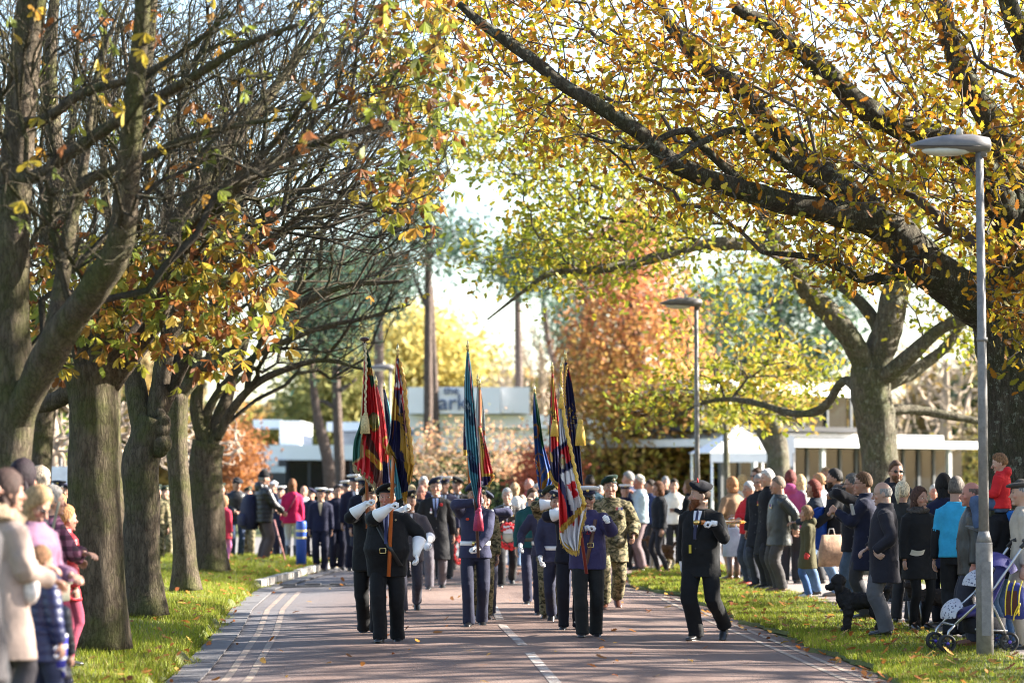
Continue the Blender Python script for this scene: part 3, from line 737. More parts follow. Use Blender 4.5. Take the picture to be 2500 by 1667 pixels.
line('yellow_line', lambda y: le(y)+.50, (6, 41), .07, YEL); line('yellow_line', lambda y: le(y)+.70, (6, 41), .07, YEL)
line('yellow_line', lambda y: re_(y)-.22, (6, 43), .065, YEL); line('yellow_line', lambda y: re_(y)-.42, (6, 43), .065, YEL)
cline = lambda y: float(np.interp(y, [20, 22.3, 27, 30.5, 36, 45], [.46, .36, .12, -.10, -.27, -.55]))
line('centre_line', cline, (12, 37.2), .10, WHT, (3.6, 4.9, 27.0))
# raised hump edge across the road at the junction
mb = MB(); mb.tube([[-3.9, 42.0, .0], [-1, 42.1, .03], [2.0, 42.3, .0]], .03, 6); mb.tube([[-3.9, 42.4, .0], [-1, 42.5, .03], [2.0, 42.7, .0]], .02, 6)
for i in range(14): mb.box((-.13, -.06, 0), (.13, .06, .045), org=(-3.6+i*.4, 42.25, -.0+.012*math.sin(i)))
o = mb.build('ramp_edge', stone((.09, .085, .085), 8., .4), None, smooth=False); o['kind'] = 'structure'

# ---------------------------------------------------------------- grass blades and fallen leaves
def blades(name, n, region, hmin, hmax, wd, seed):
    r = np.random.RandomState(seed); x, y, z = region(r, n); m = len(x)
    h = r.uniform(hmin, hmax, m); a = r.uniform(0, 2*PI, m); lx = r.normal(0, .45, m)*h; ly = r.normal(0, .45, m)*h
    c, s = np.cos(a)*wd, np.sin(a)*wd
    p0 = np.stack([x-c, y-s, z-.01], 1); p1 = np.stack([x+c, y+s, z-.01], 1); p2 = np.stack([x+lx, y+ly, z+h], 1)
    P = np.stack([p0, p1, p2], 1).reshape(-1, 3)
    k = r.rand(m); base = np.where(k[:, None] < .12, np.array([.30, .24, .08]), np.array([.17, .225, .022])*r.uniform(.6, 1.5, (m, 1))+np.array([.07, .02, 0])*r.rand(m, 1))
    base = base*(1+.25*snoise(np.stack([x, y, 0*x], 1), 2.2, 9)[:, None])
    me = fastmesh(name, P, np.arange(3*m), np.full(m, 3), False, np.clip(np.repeat(base, 3, 0), 0, 1))
    o = link(name, me, None, vcol(.6, .35, .2, 'grass_blade')); tag(o, kind='stuff'); tag(o, 'short mown grass blades on the verge', 'grass'); return o
def reg_left(r, n):
    y = 15+37*r.rand(n)**1.3; d = r.rand(n)**1.4*4.2; x = le(y)-d+.03+(.06*np.sin(y*1.7)*np.cos(y*.6+1)+.05*np.sin(y*4.1))*np.exp(-d*2); return x, y, hleft(x, y)
def reg_right(r, n):
    y = 15+36*r.rand(n)**1.1; d = r.rand(n)**1.2*2.3; x = re_(y)+d-.03+rw(y)*np.exp(-d*1.5); k = x < pathe(y)+.1; return x[k], y[k], .045+0*y[k]
blades('grass', 110000, reg_left, .03, .085, .006, 1)
blades('grass', 100000, reg_right, .025, .065, .006, 2)
def far_right(r, n):
    y = 22+45*r.rand(n); x = pathe(y)+2.6+8*r.rand(n); return x, y, -.03+0*y
blades('grass', 40000, far_right, .03, .07, .012, 3)

OAK = np.array([(0, -.02), (.10, .02), (.16, .16), (.10, .22), (.24, .36), (.15, .44), (.30, .60), (.18, .66), (.24, .82), (.10, .86), (0, 1.0), (-.10, .86), (-.24, .82), (-.18, .66), (-.30, .60), (-.15, .44), (-.24, .36), (-.10, .22), (-.16, .16), (-.10, .02)])
OAKS = np.array([(0, 0), (.14, .18), (.28, .42), (.14, .5), (.27, .74), (0, 1.0), (-.27, .74), (-.14, .5), (-.28, .42), (-.14, .18)])
LFL = np.array([(0, 0), (.05, .2), (.13, .45), (.19, .7), (.12, .9), (0, 1.0), (-.12, .9), (-.19, .7), (-.13, .45), (-.05, .2)])
def leafmesh(name, pos, dirs, nrm, size, tmpl, cols, curl=.25, parent=None, mat=None, r=None):
    """many flat leaves: base at pos, tip along dirs, face normal nrm"""
    n = len(pos); k = len(tmpl); dirs = dirs/(np.linalg.norm(dirs, axis=1, keepdims=True)+1e-9)
    s = np.cross(dirs, nrm); s /= (np.linalg.norm(s, axis=1, keepdims=True)+1e-9); nn = np.cross(s, dirs)
    tx = tmpl[:, 0][None, :, None]; ty = tmpl[:, 1][None, :, None]
    cu = (r or rs).uniform(-1, 1, (n, 1, 1))*curl
    P = pos[:, None, :]+size[:, None, None]*(tx*s[:, None, :]+ty*dirs[:, None, :]+(cu*(ty**2)+np.abs(tx)*.5*np.abs(cu)*2)*nn[:, None, :])
    P = P.reshape(-1, 3)
    me = fastmesh(name, P, np.arange(n*k), np.full(n, k), False, np.repeat(cols, k, 0))
    return link(name, me, parent, mat or vcol(.55, .45, .25, 'leaf'))
def pick(r, pal, n, jit=.2):
    pal = np.array(pal); c = pal[r.randint(0, len(pal), n)]; return np.clip(c*r.uniform(1-jit, 1+jit, (n, 1)), 0, 1)
DEADC = [(.36, .12, .03), (.28, .09, .03), (.45, .2, .05), (.22, .1, .04), (.5, .3, .08), (.4, .16, .04)]
r = np.random.RandomState(12); n = 2200
y = 14+38*r.rand(n)**1.4; side = r.rand(n)
x = np.where(side < .35, le(y)-r.rand(n)**1.5*3.5+.1, np.where(side < .75, re_(y)+r.rand(n)*2.0-.35, le(y)+r.rand(n)*(re_(y)-le(y))))
keep = (side < .75) | (r.rand(n) < .4); x = x[keep]; y = y[keep]; n = len(x)
on = (x > le(y)) & (x < re_(y)); u_ = (x-le(y))/(re_(y)-le(y)); z = np.where(on, .045*(1-(2*u_-1)**2)-.01, np.where(x < le(y), hleft(x, y)+.04, .075))
a = r.rand(n)*6.28; dr = np.stack([np.cos(a), np.sin(a), r.uniform(-.1, .25, n)], 1); nr = np.stack([r.normal(0, .35, n), r.normal(0, .35, n), np.ones(n)], 1)
o = leafmesh('fallen_leaves', np.stack([x, y, z+.01], 1), dr, nr, r.uniform(.05, .12, n), OAK, pick(r, DEADC, n), .6, r=r); tag(o, 'brown and orange leaves fallen on grass and road', 'leaves', kind='stuff')
# ================================================================ flags
FONT = {'A': '01110100011000111111100011000110001', 'B': '11110100011000111110100011000111110', 'C': '01111100001000010000100001000001111', 'D': '11110100011000110001100011000111110', 'E': '11111100001000011110100001000011111', 'G': '01111100001000010011100011000101111', 'H': '10001100011000111111100011000110001', 'I': '01110001000010000100001000010001110', 'L': '10000100001000010000100001000011111', 'N': '10001110011010110011100011000110001', 'O': '01110100011000110001100011000101110', 'R': '11110100011000111110101001001010001', 'S': '01111100001000001110000010000111110', 'T': '11111001000010000100001000010000100', 'Y': '10001100010101000100001000010000100', 'U': '10001100011000110001100011000101110', 'M': '10001110111010110001100011000110001'}
def ptext(x, y, col, txt, ox, oy, ang, h, c, stretch=.8):
    """letters painted on cloth: baseline start (ox, oy), direction ang (deg, clockwise in the picture), letter height h"""
    a = R(ang); dx, dy = x-ox, y-oy; u = dx*math.cos(a)+dy*math.sin(a); v = dx*math.sin(a)-dy*math.cos(a)
    for k, ch in enumerate(txt):
        if ch not in FONT: continue
        cu = (u-k*h*stretch*1.2)/(h*stretch)*5; cv = (1-v/h)*7; ok = (cu >= 0) & (cu < 5) & (cv >= 0) & (cv < 7); i = np.where(ok)[0]
        b = np.array([FONT[ch][int(cv[q])*5+int(cu[q])] == '1' for q in i], bool) if len(i) else np.array([], bool)
        col[i[b]] = c
GOLD = (.60, .38, .06); GOLDB = (.42, .22, .03); FRED = (.60, .02, .03); FNAV = (.02, .02, .085); FTEAL = (.07, .26, .34); FWH = (.72, .70, .72); FGRN = (.015, .09, .05); FBLU = (.025, .08, .28); MAR = (.10, .02, .025)
def poly(x, y, col, pts, c): col[inpoly(x, y, pts)] = c
def disc(x, y, col, cx, cy, rx, ry, c, inner=0.):
    d = ((x-cx)/rx)**2+((y-cy)/ry)**2; col[(d < 1) & (d >= inner**2)] = c
def band(x, y, col, pts, w, c):
    for (x0, y0), (x1, y1) in zip(pts[:-1], pts[1:]):
        L2 = (x1-x0)**2+(y1-y0)**2+1e-9; t = np.clip(((x-x0)*(x1-x0)+(y-y0)*(y1-y0))/L2, 0, 1); col[np.hypot(x-x0-t*(x1-x0), y-y0-t*(y1-y0)) < w/2] = c
def flag(label, D, tip, foot, left, right, paint, base, pole=(.30, .08, .02), knob=False, fringe=None, folds=5, amp=.038, cord=None, seed=0, poler=.019, tassels=(), group='standards carried upright in the parade', bottomcol=None):
    g = W(*foot, D); root = empty('standard', g, 0, label, 'flag', group); o0 = g; tp = W(*tip, D); ax = tp-g; Ln = np.linalg.norm(ax); ax = ax/Ln
    m = MB(); m.tube([g-o0, g-o0+ax*(Ln-.16)], [poler, poler*.85], 10); m.build('pole', plain(pole, .3, coat=.4), root)
    m = MB(); t = tp-o0
    if knob: m.ell(t, (.055, .055, .026), 0, 14, 8); m.tube([t-ax*.16, t], .012, 8); fm = plain((.06, .025, .02), .3)
    else: m.tube([t-ax*.17, t-ax*.13, t-ax*.12, t-ax*.10, t-ax*.085, t-ax*.04, t], [.012, .012, .022, .012, .022, .012, .001], 8, ref=(1, 0, 0)); fm = plain((.62, .50, .26), .22, .9)
    m.build('finial', fm, root)
    if knob: m = MB(); m.tube([t-ax*.22, t-ax*.16], .02, 8); m.build('ferrule', plain((.6, .48, .24), .3, .9), root)
    nr, na = 150, 96
    Lp = catmull([W(a, b, D)-o0 for a, b in left], nr); Rp = catmull([W(a, b, D)-o0 for a, b in right], nr)
    lpx = catmull([(a, b, 0) for a, b in left], nr); rpx = catmull([(a, b, 0) for a, b in right], nr)
    a = np.linspace(0, 2*PI, na, endpoint=False); u = (1-np.cos(a))/2; V = []; X = []; Y = []
    rg = np.random.RandomState(seed); ph = rg.rand(4)*6.28
    for i in range(nr):
        w = np.linalg.norm(Rp[i]-Lp[i]); tt = i/nr; am = amp*min(1, .25+w/.25)
        fy = am*(np.sin(u*folds*PI*1.9+ph[0]+1.6*math.sin(tt*3+ph[1]))+.45*np.sin(u*folds*PI*4.1+ph[2]+tt*5))
        y = -np.sin(a)*min(.06, .025+w*.15)*1.0+fy; y = np.where(a < PI, y, y*.8)
        px_ = Lp[i]+(Rp[i]-Lp[i])*u[:, None]; px_[:, 1] += y; px_[:, 0] += .012*np.sin(u*folds*PI*1.9+ph[0]+tt*4+1.2)*min(1, w/.2)*np.sin(np.clip(u, 0, 1)*PI)
        V.append(px_); X.append(lpx[i, 0]+(rpx[i, 0]-lpx[i, 0])*u); Y.append(lpx[i, 1]+(rpx[i, 1]-lpx[i, 1])*u)
    V = np.concatenate(V); X = np.concatenate(X); Y = np.concatenate(Y); col = np.tile(np.array(base, float), (len(X), 1)); paint(X, Y, col)
    i, j = np.meshgrid(np.arange(nr-1), np.arange(na), indexing='ij'); k = (j+1) % na; q = np.stack([i*na+j, i*na+k, (i+1)*na+k, (i+1)*na+j], -1).reshape(-1)
    pf = np.concatenate([q, np.arange(na-1, -1, -1), (nr-1)*na+np.arange(na)]); tot = np.concatenate([np.full((nr-1)*na, 4), [na, na]])
    cl = link('cloth', fastmesh('cloth', V, pf, tot, True, np.clip(col*1.12, 0, .9)), root, vcol(.42, .25, .4, 'silk'))
    if fringe:
        fc, segs, ln = fringe; m = MB(); rg = np.random.RandomState(3)
        for sg in segs:
            P = catmull([W(a_, b_, D-.04)-o0 for a_, b_ in sg], max(8, int(14*len(sg)*2)))
            n = max(12, int(np.linalg.norm(np.diff(P, axis=0), axis=1).sum()/.007)); P = catmull(P, n)
            for p in P:
                d = np.array([rg.normal(0, .12), rg.normal(0, .2), -1])*ln*rg.uniform(.8, 1.1)
                m.tube([p+[0, rg.uniform(-.02, .02), .012], p+d*.6, p+d], [.004, .0045, .003], 3, caps=False)
            m.tube(P+[0, 0, .008], .008, 5)
        m.build('fringe', plain(fc, .5, var=.3, scale=60), cl)
    if cord: m = MB(); P = catmull([W(a_, b_, D-.09)-o0 for a_, b_ in cord[1]], 60); P[:, 0] += .006*np.sin(np.arange(60)*1.3); m.tube(P, cord[2], 7); m.build('cord', plain(cord[0], .55, var=.35, scale=70), root)
    for (tx, ty, tc, s) in tassels:
        p = W(tx, ty, D-.11)-o0; m = MB(); m.ell(p, .018*s, 0, 8, 6); m.tube([p, p-[0, 0, .05*s], p-[0, 0, .14*s]], [.014*s, .026*s, .034*s], 10); m.build('tassel', plain(tc, .6, var=.35, scale=90), root)
    return root
def flags():
    def p1(x, y, c):
        poly(x, y, c, [(880, 840), (915, 840), (915, 935), (908, 948), (896, 900)], FGRN); poly(x, y, c, [(892, 895), (915, 900), (915, 918), (893, 914)], GOLD); ptext(x, y, c, 'EO', 896, 912, 12, 11, FRED)
        poly(x, y, c, [(850, 1000), (882, 990), (882, 1120), (850, 1140)], (.03, .13, .10)); band(x, y, c, [(886, 940), (882, 1000), (884, 1060), (884, 1115), (866, 1128), (858, 1136)], 5, (.55, .42, .2))
        poly(x, y, c, [(885, 1035), (905, 1060), (938, 1150), (938, 1200), (918, 1200), (896, 1080)], (.11, .035, .03)); disc(x, y, c, 914, 1030, 14, 24, (.28, .26, .08)); disc(x, y, c, 914, 1030, 14, 24, (.04, .10, .05), .82); disc(x, y, c, 917, 1022, 7, 13, (.45, .4, .2)); band(x, y, c, [(902, 1036), (912, 1050), (922, 1046)], 5, GOLD)
        band(x, y, c, [(899, 1105), (914, 1122), (930, 1140)], 15, GOLD); ptext(x, y, c, 'BRANCH', 897, 1112, 47, 8, FRED, .6)
    flag('red and dark green standard with knob topped pole and a gold edged branch scroll', 29., (890, 828), (897, 1290), [(892, 850), (888, 900), (883, 960), (878, 1030), (864, 1075), (861, 1120), (862, 1136)], [(896, 850), (908, 895), (918, 960), (928, 1040), (931, 1100), (934, 1160), (925, 1196)], p1, FRED, knob=True, fringe=((.5, .4, .22), [[(861, 1134), (885, 1152), (908, 1172), (924, 1196)]], .07), cord=((.55, .45, .28), [(891, 838), (894, 900), (892, 980), (893, 1010)], .012), tassels=[(893, 1012, (.5, .4, .2), 1.5), (889, 1018, (.5, .4, .2), 1.3)], seed=1, folds=6)
    flag('plain red standard with navy foot half hidden behind the red and green one', 31.2, (917, 915), (940, 1300), [(918, 945), (920, 1000), (926, 1080), (934, 1180)], [(922, 945), (936, 1000), (946, 1080), (952, 1180)], lambda x, y, c: (poly(x, y, c, [(900, 1125), (960, 1125), (960, 1200), (900, 1200)], FNAV), disc(x, y, c, 942, 1080, 9, 16, GOLD, .6), disc(x, y, c, 945, 1115, 8, 14, (.45, .1, .03), .5)), FRED, seed=2, folds=4, amp=.03)
    flag('teal and navy standard behind the gold and navy one', 33., (937, 930), (962, 1300), [(935, 950), (940, 1020), (948, 1100), (956, 1160), (964, 1222)], [(940, 950), (952, 1000), (962, 1080), (980, 1150), (982, 1215)], lambda x, y, c: (poly(x, y, c, [(930, 945), (945, 945), (952, 1090), (940, 1090)], FNAV), band(x, y, c, [(938, 960), (955, 1040), (960, 1090)], 3, (.5, .5, .5))), (.07, .26, .32), seed=3, folds=4, amp=.03)
    def p4(x, y, c):
        poly(x, y, c, [(960, 875), (984, 875), (990, 1010), (978, 1010), (962, 960)], FNAV); band(x, y, c, [(968, 885), (988, 1000)], 9, FWH); band(x, y, c, [(966, 940), (988, 955)], 10, FWH); band(x, y, c, [(970, 890), (986, 1000)], 4, FRED); band(x, y, c, [(964, 948), (990, 950)], 6, FRED); band(x, y, c, [(978, 965), (976, 1010)], 5, FWH)
        poly(x, y, c, [(945, 1020), (978, 1030), (978, 1105), (958, 1102), (950, 1080)], FNAV); poly(x, y, c, [(966, 1100), (984, 1100), (1004, 1230), (975, 1230)], FNAV); poly(x, y, c, [(982, 1000), (992, 1000), (996, 1060), (985, 1050)], (.10, .02, .03))
        ptext(x, y, c, 'BRITISH', 971, 1010, 74, 10, FNAV, .55); ptext(x, y, c, 'LEGION', 985, 1058, 72, 11, FNAV, .7)
        poly(x, y, c, [(975, 1205), (1004, 1195), (1004, 1230), (975, 1230)], GOLD)
    flag('gold and navy standard with union canton and heavy gold fringe, held by the stout man', 27.62, (971.5, 837), (949, 1407), [(968, 875), (964, 930), (957, 1000), (952, 1060), (944, 1098), (962, 1118), (972, 1160), (980, 1200), (984, 1222)], [(974, 875), (984, 920), (991, 1000), (1000, 1070), (1007, 1130), (1009, 1142), (1002, 1168), (997, 1190), (993, 1222)], p4, GOLD, pole=(.42, .10, .015), fringe=(GOLDB, [[(975, 880), (984, 920), (991, 1000), (1000, 1070), (1008, 1138)], [(986, 1215), (992, 1218)], [(1009, 1138), (1001, 1170)], [(943, 1096), (956, 1112)]], .05), cord=(GOLDB, [(976, 885), (986, 930), (992, 1000), (1001, 1070), (1008, 1135)], .020), seed=4, folds=4, amp=.05, poler=.021)
    m_ = bpy.data.objects[-1] if False else None
    def p5(x, y, c):
        band(x, y, c, [(1144, 880), (1150, 940), (1158, 1010), (1168, 1080)], 3.5, (.12, .02, .05)); band(x, y, c, [(1152, 880), (1160, 960), (1168, 1060), (1174, 1180)], 7, (.015, .03, .06)); poly(x, y, c, [(1134, 970), (1146, 980), (1162, 1035), (1150, 1040), (1134, 1000)], (.015, .06, .12)); ptext(x, y, c, 'ROYAL', 1136, 988, 66, 9, (.35, .45, .5), .6)
        poly(x, y, c, [(1138, 1098), (1152, 1100), (1172, 1160), (1150, 1150)], (.015, .03, .09)); ptext(x, y, c, 'BRANCH', 1141, 1108, 58, 10, (.12, .3, .42), .65); poly(x, y, c, [(1166, 1130), (1180, 1130), (1180, 1260), (1166, 1260)], (.10, .015, .05))
    flag('teal blue standard furled tight along its pole before the face of the centre bearer', 30.35, (1141, 828), (1168, 1360), [(1139, 860), (1136, 900), (1134, 960), (1135, 1040), (1140, 1100), (1146, 1160), (1158, 1215), (1168, 1248)], [(1144, 860), (1151, 900), (1158, 970), (1165, 1040), (1170, 1100), (1174, 1160), (1176, 1215), (1174, 1250)], p5, FTEAL, pole=(.05, .018, .012), cord=((.40, .03, .07), [(1172, 1190), (1168, 1220), (1174, 1250)], .012), tassels=[(1170, 1245, (.42, .03, .07), 1.7), (1165, 1250, (.35, .03, .1), 1.5)], seed=5, folds=5)
    flag('narrow navy standard with gold foot showing left of the teal one', 32.5, (1136, 905), (1150, 1300), [(1133, 930), (1133, 1000), (1131, 1060), (1131, 1112)], [(1137, 930), (1141, 1000), (1144, 1060), (1146, 1112)], lambda x, y, c: (poly(x, y, c, [(1125, 1098), (1150, 1098), (1150, 1120), (1125, 1120)], GOLD), band(x, y, c, [(1136, 1040), (1137, 1065)], 3, FWH), disc(x, y, c, 1139, 1050, 4, 5, GOLD)), FNAV, seed=6, folds=2, amp=.02)
    flag('pale blue grey standard with gold cord behind the teal one', 34., (1166, 912), (1178, 1300), [(1165, 945), (1162, 1000), (1163, 1060), (1168, 1150)], [(1172, 945), (1182, 1000), (1185, 1060), (1186, 1100)], lambda x, y, c: (band(x, y, c, [(1174, 945), (1176, 1050)], 2.5, GOLD), poly(x, y, c, [(1180, 1050), (1190, 1050), (1190, 1062), (1180, 1062)], (.4, .1, .03))), (.42, .47, .50), cord=(GOLD, [(1170, 935), (1172, 980), (1174, 1040)], .008), seed=7, folds=4, amp=.03)
    def p8(x, y, c):
        poly(x, y, c, [(1165, 1040), (1176, 1045), (1182, 1110), (1180, 1200), (1168, 1200)], GOLD); ptext(x, y, c, 'DORSET', 1171, 1050, 84, 9, (.02, .02, .03), .75); poly(x, y, c, [(1172, 1165), (1200, 1158), (1196, 1180), (1178, 1200)], (.03, .02, .09)); band(x, y, c, [(1172, 1160), (1206, 1158)], 7, GOLD)
    flag('red and yellow county standard with gold fringe right of the teal one', 33.2, (1171, 922), (1176, 1300), [(1168, 1040), (1171, 1080), (1173, 1130), (1175, 1170), (1176, 1196)], [(1175, 1040), (1186, 1080), (1196, 1120), (1203, 1150), (1206, 1166)], p8, FRED, fringe=(GOLD, [[(1206, 1160), (1192, 1182), (1177, 1194)]], .055), seed=8, folds=4, amp=.03)
    def p9(x, y, c):
        poly(x, y, c, [(1304, 955), (1310, 955), (1330, 1085), (1322, 1105), (1306, 990)], (.012, .10, .035)); disc(x, y, c, 1316, 1134, 14, 29, GOLDB); disc(x, y, c, 1316, 1134, 12, 26, FBLU)
        for a in range(8): band(x, y, c, [(1314, 1134), (1314+7*math.cos(a*.785), 1134+15*math.sin(a*.785))], 2, GOLD)
        disc(x, y, c, 1314, 1134, 3, 5, (.5, .1, .05)); disc(x, y, c, 1307, 1052, 9, 18, GOLDB, .7); band(x, y, c, [(1321, 1202), (1330, 1178), (1344, 1152)], 8, GOLDB)
    flag('blue and green standard with gold ringed emblem, leftmost of the right hand group', 33.4, (1304, 938), (1330, 1300), [(1303, 958), (1301, 1010), (1304, 1080), (1309, 1150), (1318, 1212)], [(1307, 958), (1317, 1010), (1327, 1080), (1340, 1130), (1350, 1165), (1340, 1195)][:6], p9, FBLU, seed=9, folds=3, amp=.04)
    def p10(x, y, c):
        poly(x, y, c, [(1338, 900), (1345, 960), (1345, 1160), (1338, 1160)], FNAV); band(x, y, c, [(1349, 925), (1352, 1000)], 6, GOLD); band(x, y, c, [(1349, 1000), (1358, 1040), (1366, 1075)], 13, GOLD); ptext(x, y, c, 'DORSET', 1344, 1004, 68, 9, (.03, .02, .02), .7); poly(x, y, c, [(1338, 1110), (1370, 1080), (1370, 1200), (1345, 1190)], FNAV); band(x, y, c, [(1343, 1105), (1348, 1125)], 5, GOLD)
    flag('red and navy standard with gold county scroll and tassel in the right hand group', 31.4, (1347, 880), (1372, 1300), [(1346, 915), (1342, 1000), (1341, 1080), (1344, 1150), (1352, 1178)], [(1351, 915), (1360, 990), (1367, 1060), (1368, 1130), (1366, 1188)], p10, FRED, fringe=(GOLD, [[(1343, 1150), (1352, 1172), (1366, 1184)]], .06), tassels=[(1352, 1028, GOLD, 1.3), (1356, 1030, GOLD, 1.2)], seed=10, folds=4, amp=.035)
    flag('slim black and gold standard squeezed between the red one and the artillery one', 30.6, (1370, 880), (1385, 1300), [(1367, 905), (1366, 960), (1370, 1040)], [(1373, 905), (1376, 960), (1380, 1040)], lambda x, y, c: band(x, y, c, [(1369, 910), (1370, 1000)], 5, GOLD), (.03, .025, .04), cord=(GOLD, [(1369, 905), (1371, 950), (1369, 1000)], .012), seed=11, folds=2, amp=.02)
    def p12(x, y, c):
        band(x, y, c, [(1388, 905), (1396, 930)], 4, (.5, .03, .08)); ptext(x, y, c, 'ARTILLERY', 1372, 1058, -66, 10, GOLD, .72); ptext(x, y, c, 'ASSOCIATION', 1383, 1084, -69, 10, GOLD, .66); disc(x, y, c, 1410, 1058, 6, 20, GOLD); disc(x, y, c, 1410, 1052, 3, 8, FNAV); disc(x, y, c, 1408, 1040, 7, 6, (.5, .45, .4))
    flag('navy artillery standard with gold lettering, tallest of the right hand group', 29.6, (1379, 850), (1410, 1300), [(1378, 885), (1376, 960), (1384, 1060), (1398, 1140), (1412, 1182)], [(1385, 885), (1397, 940), (1407, 1010), (1415, 1080), (1421, 1150), (1424, 1185)], p12, FNAV, cord=(GOLDB, [(1384, 890), (1378, 940), (1380, 990)], .012), tassels=[(1417, 1030, GOLD, 1.9)], seed=12, folds=4, amp=.04)
    def p13(x, y, c):
        poly(x, y, c, [(1362, 1092), (1390, 1068), (1402, 1108), (1402, 1140), (1362, 1160)], FNAV); poly(x, y, c, [(1368, 1100), (1390, 1083), (1397, 1120), (1372, 1138)], FRED); poly(x, y, c, [(1384, 1040), (1394, 1060), (1408, 1110), (1400, 1118), (1390, 1085)], (.6, .03, .03))
        disc(x, y, c, 1374, 1126, 8, 18, (.45, .38, .3), .55); disc(x, y, c, 1374, 1126, 3.5, 8, (.5, .4, .15)); poly(x, y, c, [(1360, 1160), (1366, 1160), (1392, 1262), (1374, 1300), (1360, 1300)], (.65, .03, .035)); band(x, y, c, [(1364, 1162), (1380, 1210), (1394, 1262)], 10, FNAV)
        poly(x, y, c, [(1385, 1182), (1402, 1172), (1406, 1190), (1390, 1200)], (.6, .02, .03)); poly(x, y, c, [(1400, 1190), (1412, 1206), (1399, 1220), (1392, 1204)], (.6, .02, .03)); band(x, y, c, [(1430, 1228), (1405, 1258), (1372, 1290)], 13, GOLD); disc(x, y, c, 1400, 1278, 4, 8, (.6, .03, .03))
    flag('white, red and navy crossed standard with heavy gold fringe drooping before the right hand bearer', 28.25, (1367.5, 938), (1432, 1400), [(1366, 962), (1364, 1040), (1366, 1110), (1363, 1180), (1364, 1250), (1366, 1300), (1376, 1330), (1396, 1344)], [(1371, 962), (1384, 1050), (1400, 1120), (1414, 1180), (1428, 1222), (1432, 1248), (1420, 1290), (1412, 1344)], p13, FWH, pole=(.22, .03, .02), fringe=(GOLD, [[(1366, 1296), (1376, 1324), (1396, 1340), (1411, 1340), (1419, 1290), (1430, 1250)], [(1429, 1226), (1400, 1258), (1370, 1292)]], .06), cord=(GOLD, [(1370, 968), (1382, 1045), (1396, 1110), (1411, 1180), (1428, 1232)], .020), tassels=[(1370, 965, GOLD, 1.)], seed=13, folds=4, amp=.06)

# ================================================================ things people carry
def wreath(px, py, D, r, label, yaw=0., card=True):
    c = W(px, py, D); root = empty('poppy_wreath', c, yaw, label, 'wreath', None); m = MB(); rg = np.random.RandomState(3)
    for a in np.linspace(0, 2*PI, 34)[:-1]:
        for k in (.80, 1.0): m.ell([r*k*math.cos(a+k)+rg.normal(0, .01), rg.normal(-.02, .015), r*k*math.sin(a+k)+rg.normal(0, .01)], (.034, .016, .034), 0, 8, 5, M=rotx(rg.normal(0, .4)))
    m.build('poppies', plain((.55, .012, .018), .6, var=.5, scale=40), root)
    m = MB(); m.tube([[r*.84*math.cos(a), .0, r*.84*math.sin(a)] for a in np.linspace(0, 2*PI, 30)], .035, 8); m.build('ring', plain((.02, .03, .015), .8), root)
    if card:
        m = MB(); m.add(*loft([np.stack([r*.52*np.cos(np.linspace(0, 2*PI, 25)[:-1]), np.full(24, y), r*.52*np.sin(np.linspace(0, 2*PI, 25)[:-1])], 1) for y in (0, -.02)])); m.build('centre_disc', plain((.45, .46, .38), .5), root)
        m = MB(); m.box((-.085, -.045, r*.28), (.06, -.04, r*.28+.12)); m.build('card', plain((.7, .68, .72), .6), root, smooth=False)
    return root
def paper(p, rz, size=(.15, .1), label='', name='leaflet', col=(.75, .75, .76), tilt=.5):
    o = MB(); w, h = size; n = 6; v = []
    for i in range(n):
        t = i/(n-1); v += [[-w/2+w*t, -.02*math.sin(t*PI), -h/2], [-w/2+w*t, -.02*math.sin(t*PI), h/2]]
    v = np.array(v) @ rotx(tilt).T; vb = v+[0, .003, 0]; o.add(np.concatenate([v, vb]), [(i*2, i*2+2, i*2+3, i*2+1) for i in range(n-1)]+[(12+i*2, 12+i*2+1, 12+i*2+3, 12+i*2+2) for i in range(n-1)]); ob = o.build(name, plain(col, .7, var=.05), None); ob.location = Vector(p); ob.rotation_euler = (0, 0, rz); tag(ob, label, 'leaflet'); return ob
def backpack(p, rz, s, col, label, strap=True):
    root = empty('backpack', p, rz, label, 'backpack'); m = MB(); rings = [seg_ring(z*s, hw*s, hd*s, 0, 20, 3) for z, hw, hd in ((-.25, .12, .06), (-.23, .16, .10), (-.05, .17, .12), (.12, .155, .10), (.22, .12, .07), (.26, .05, .03))]; m.add(*loft(rings)); m.build('bag', cloth(col, .7, 'nylon'), root)
    m = MB(); rings = [seg_ring(z*s, hw*s, hd*s, .11*s, 18, 3) for z, hw, hd in ((-.20, .10, .03), (-.18, .12, .05), (-.05, .12, .05), (-.02, .10, .03))]; m.add(*loft(rings)); m.build('pocket', cloth(sc3(col, 1.3), .7, 'nylon'), root)
    for q in (-1, 1): m = MB(); m.tube(catmull([[q*.09*s, -.08*s, .2*s], [q*.10*s, -.17*s, .24*s], [q*.10*s, -.24*s, .1*s], [q*.1*s, -.12*s, -.18*s]], 12), .014*s, 6, flat=.4); m.build('strap', cloth(sc3(col, .7), .7, 'nylon'), root)
    return root
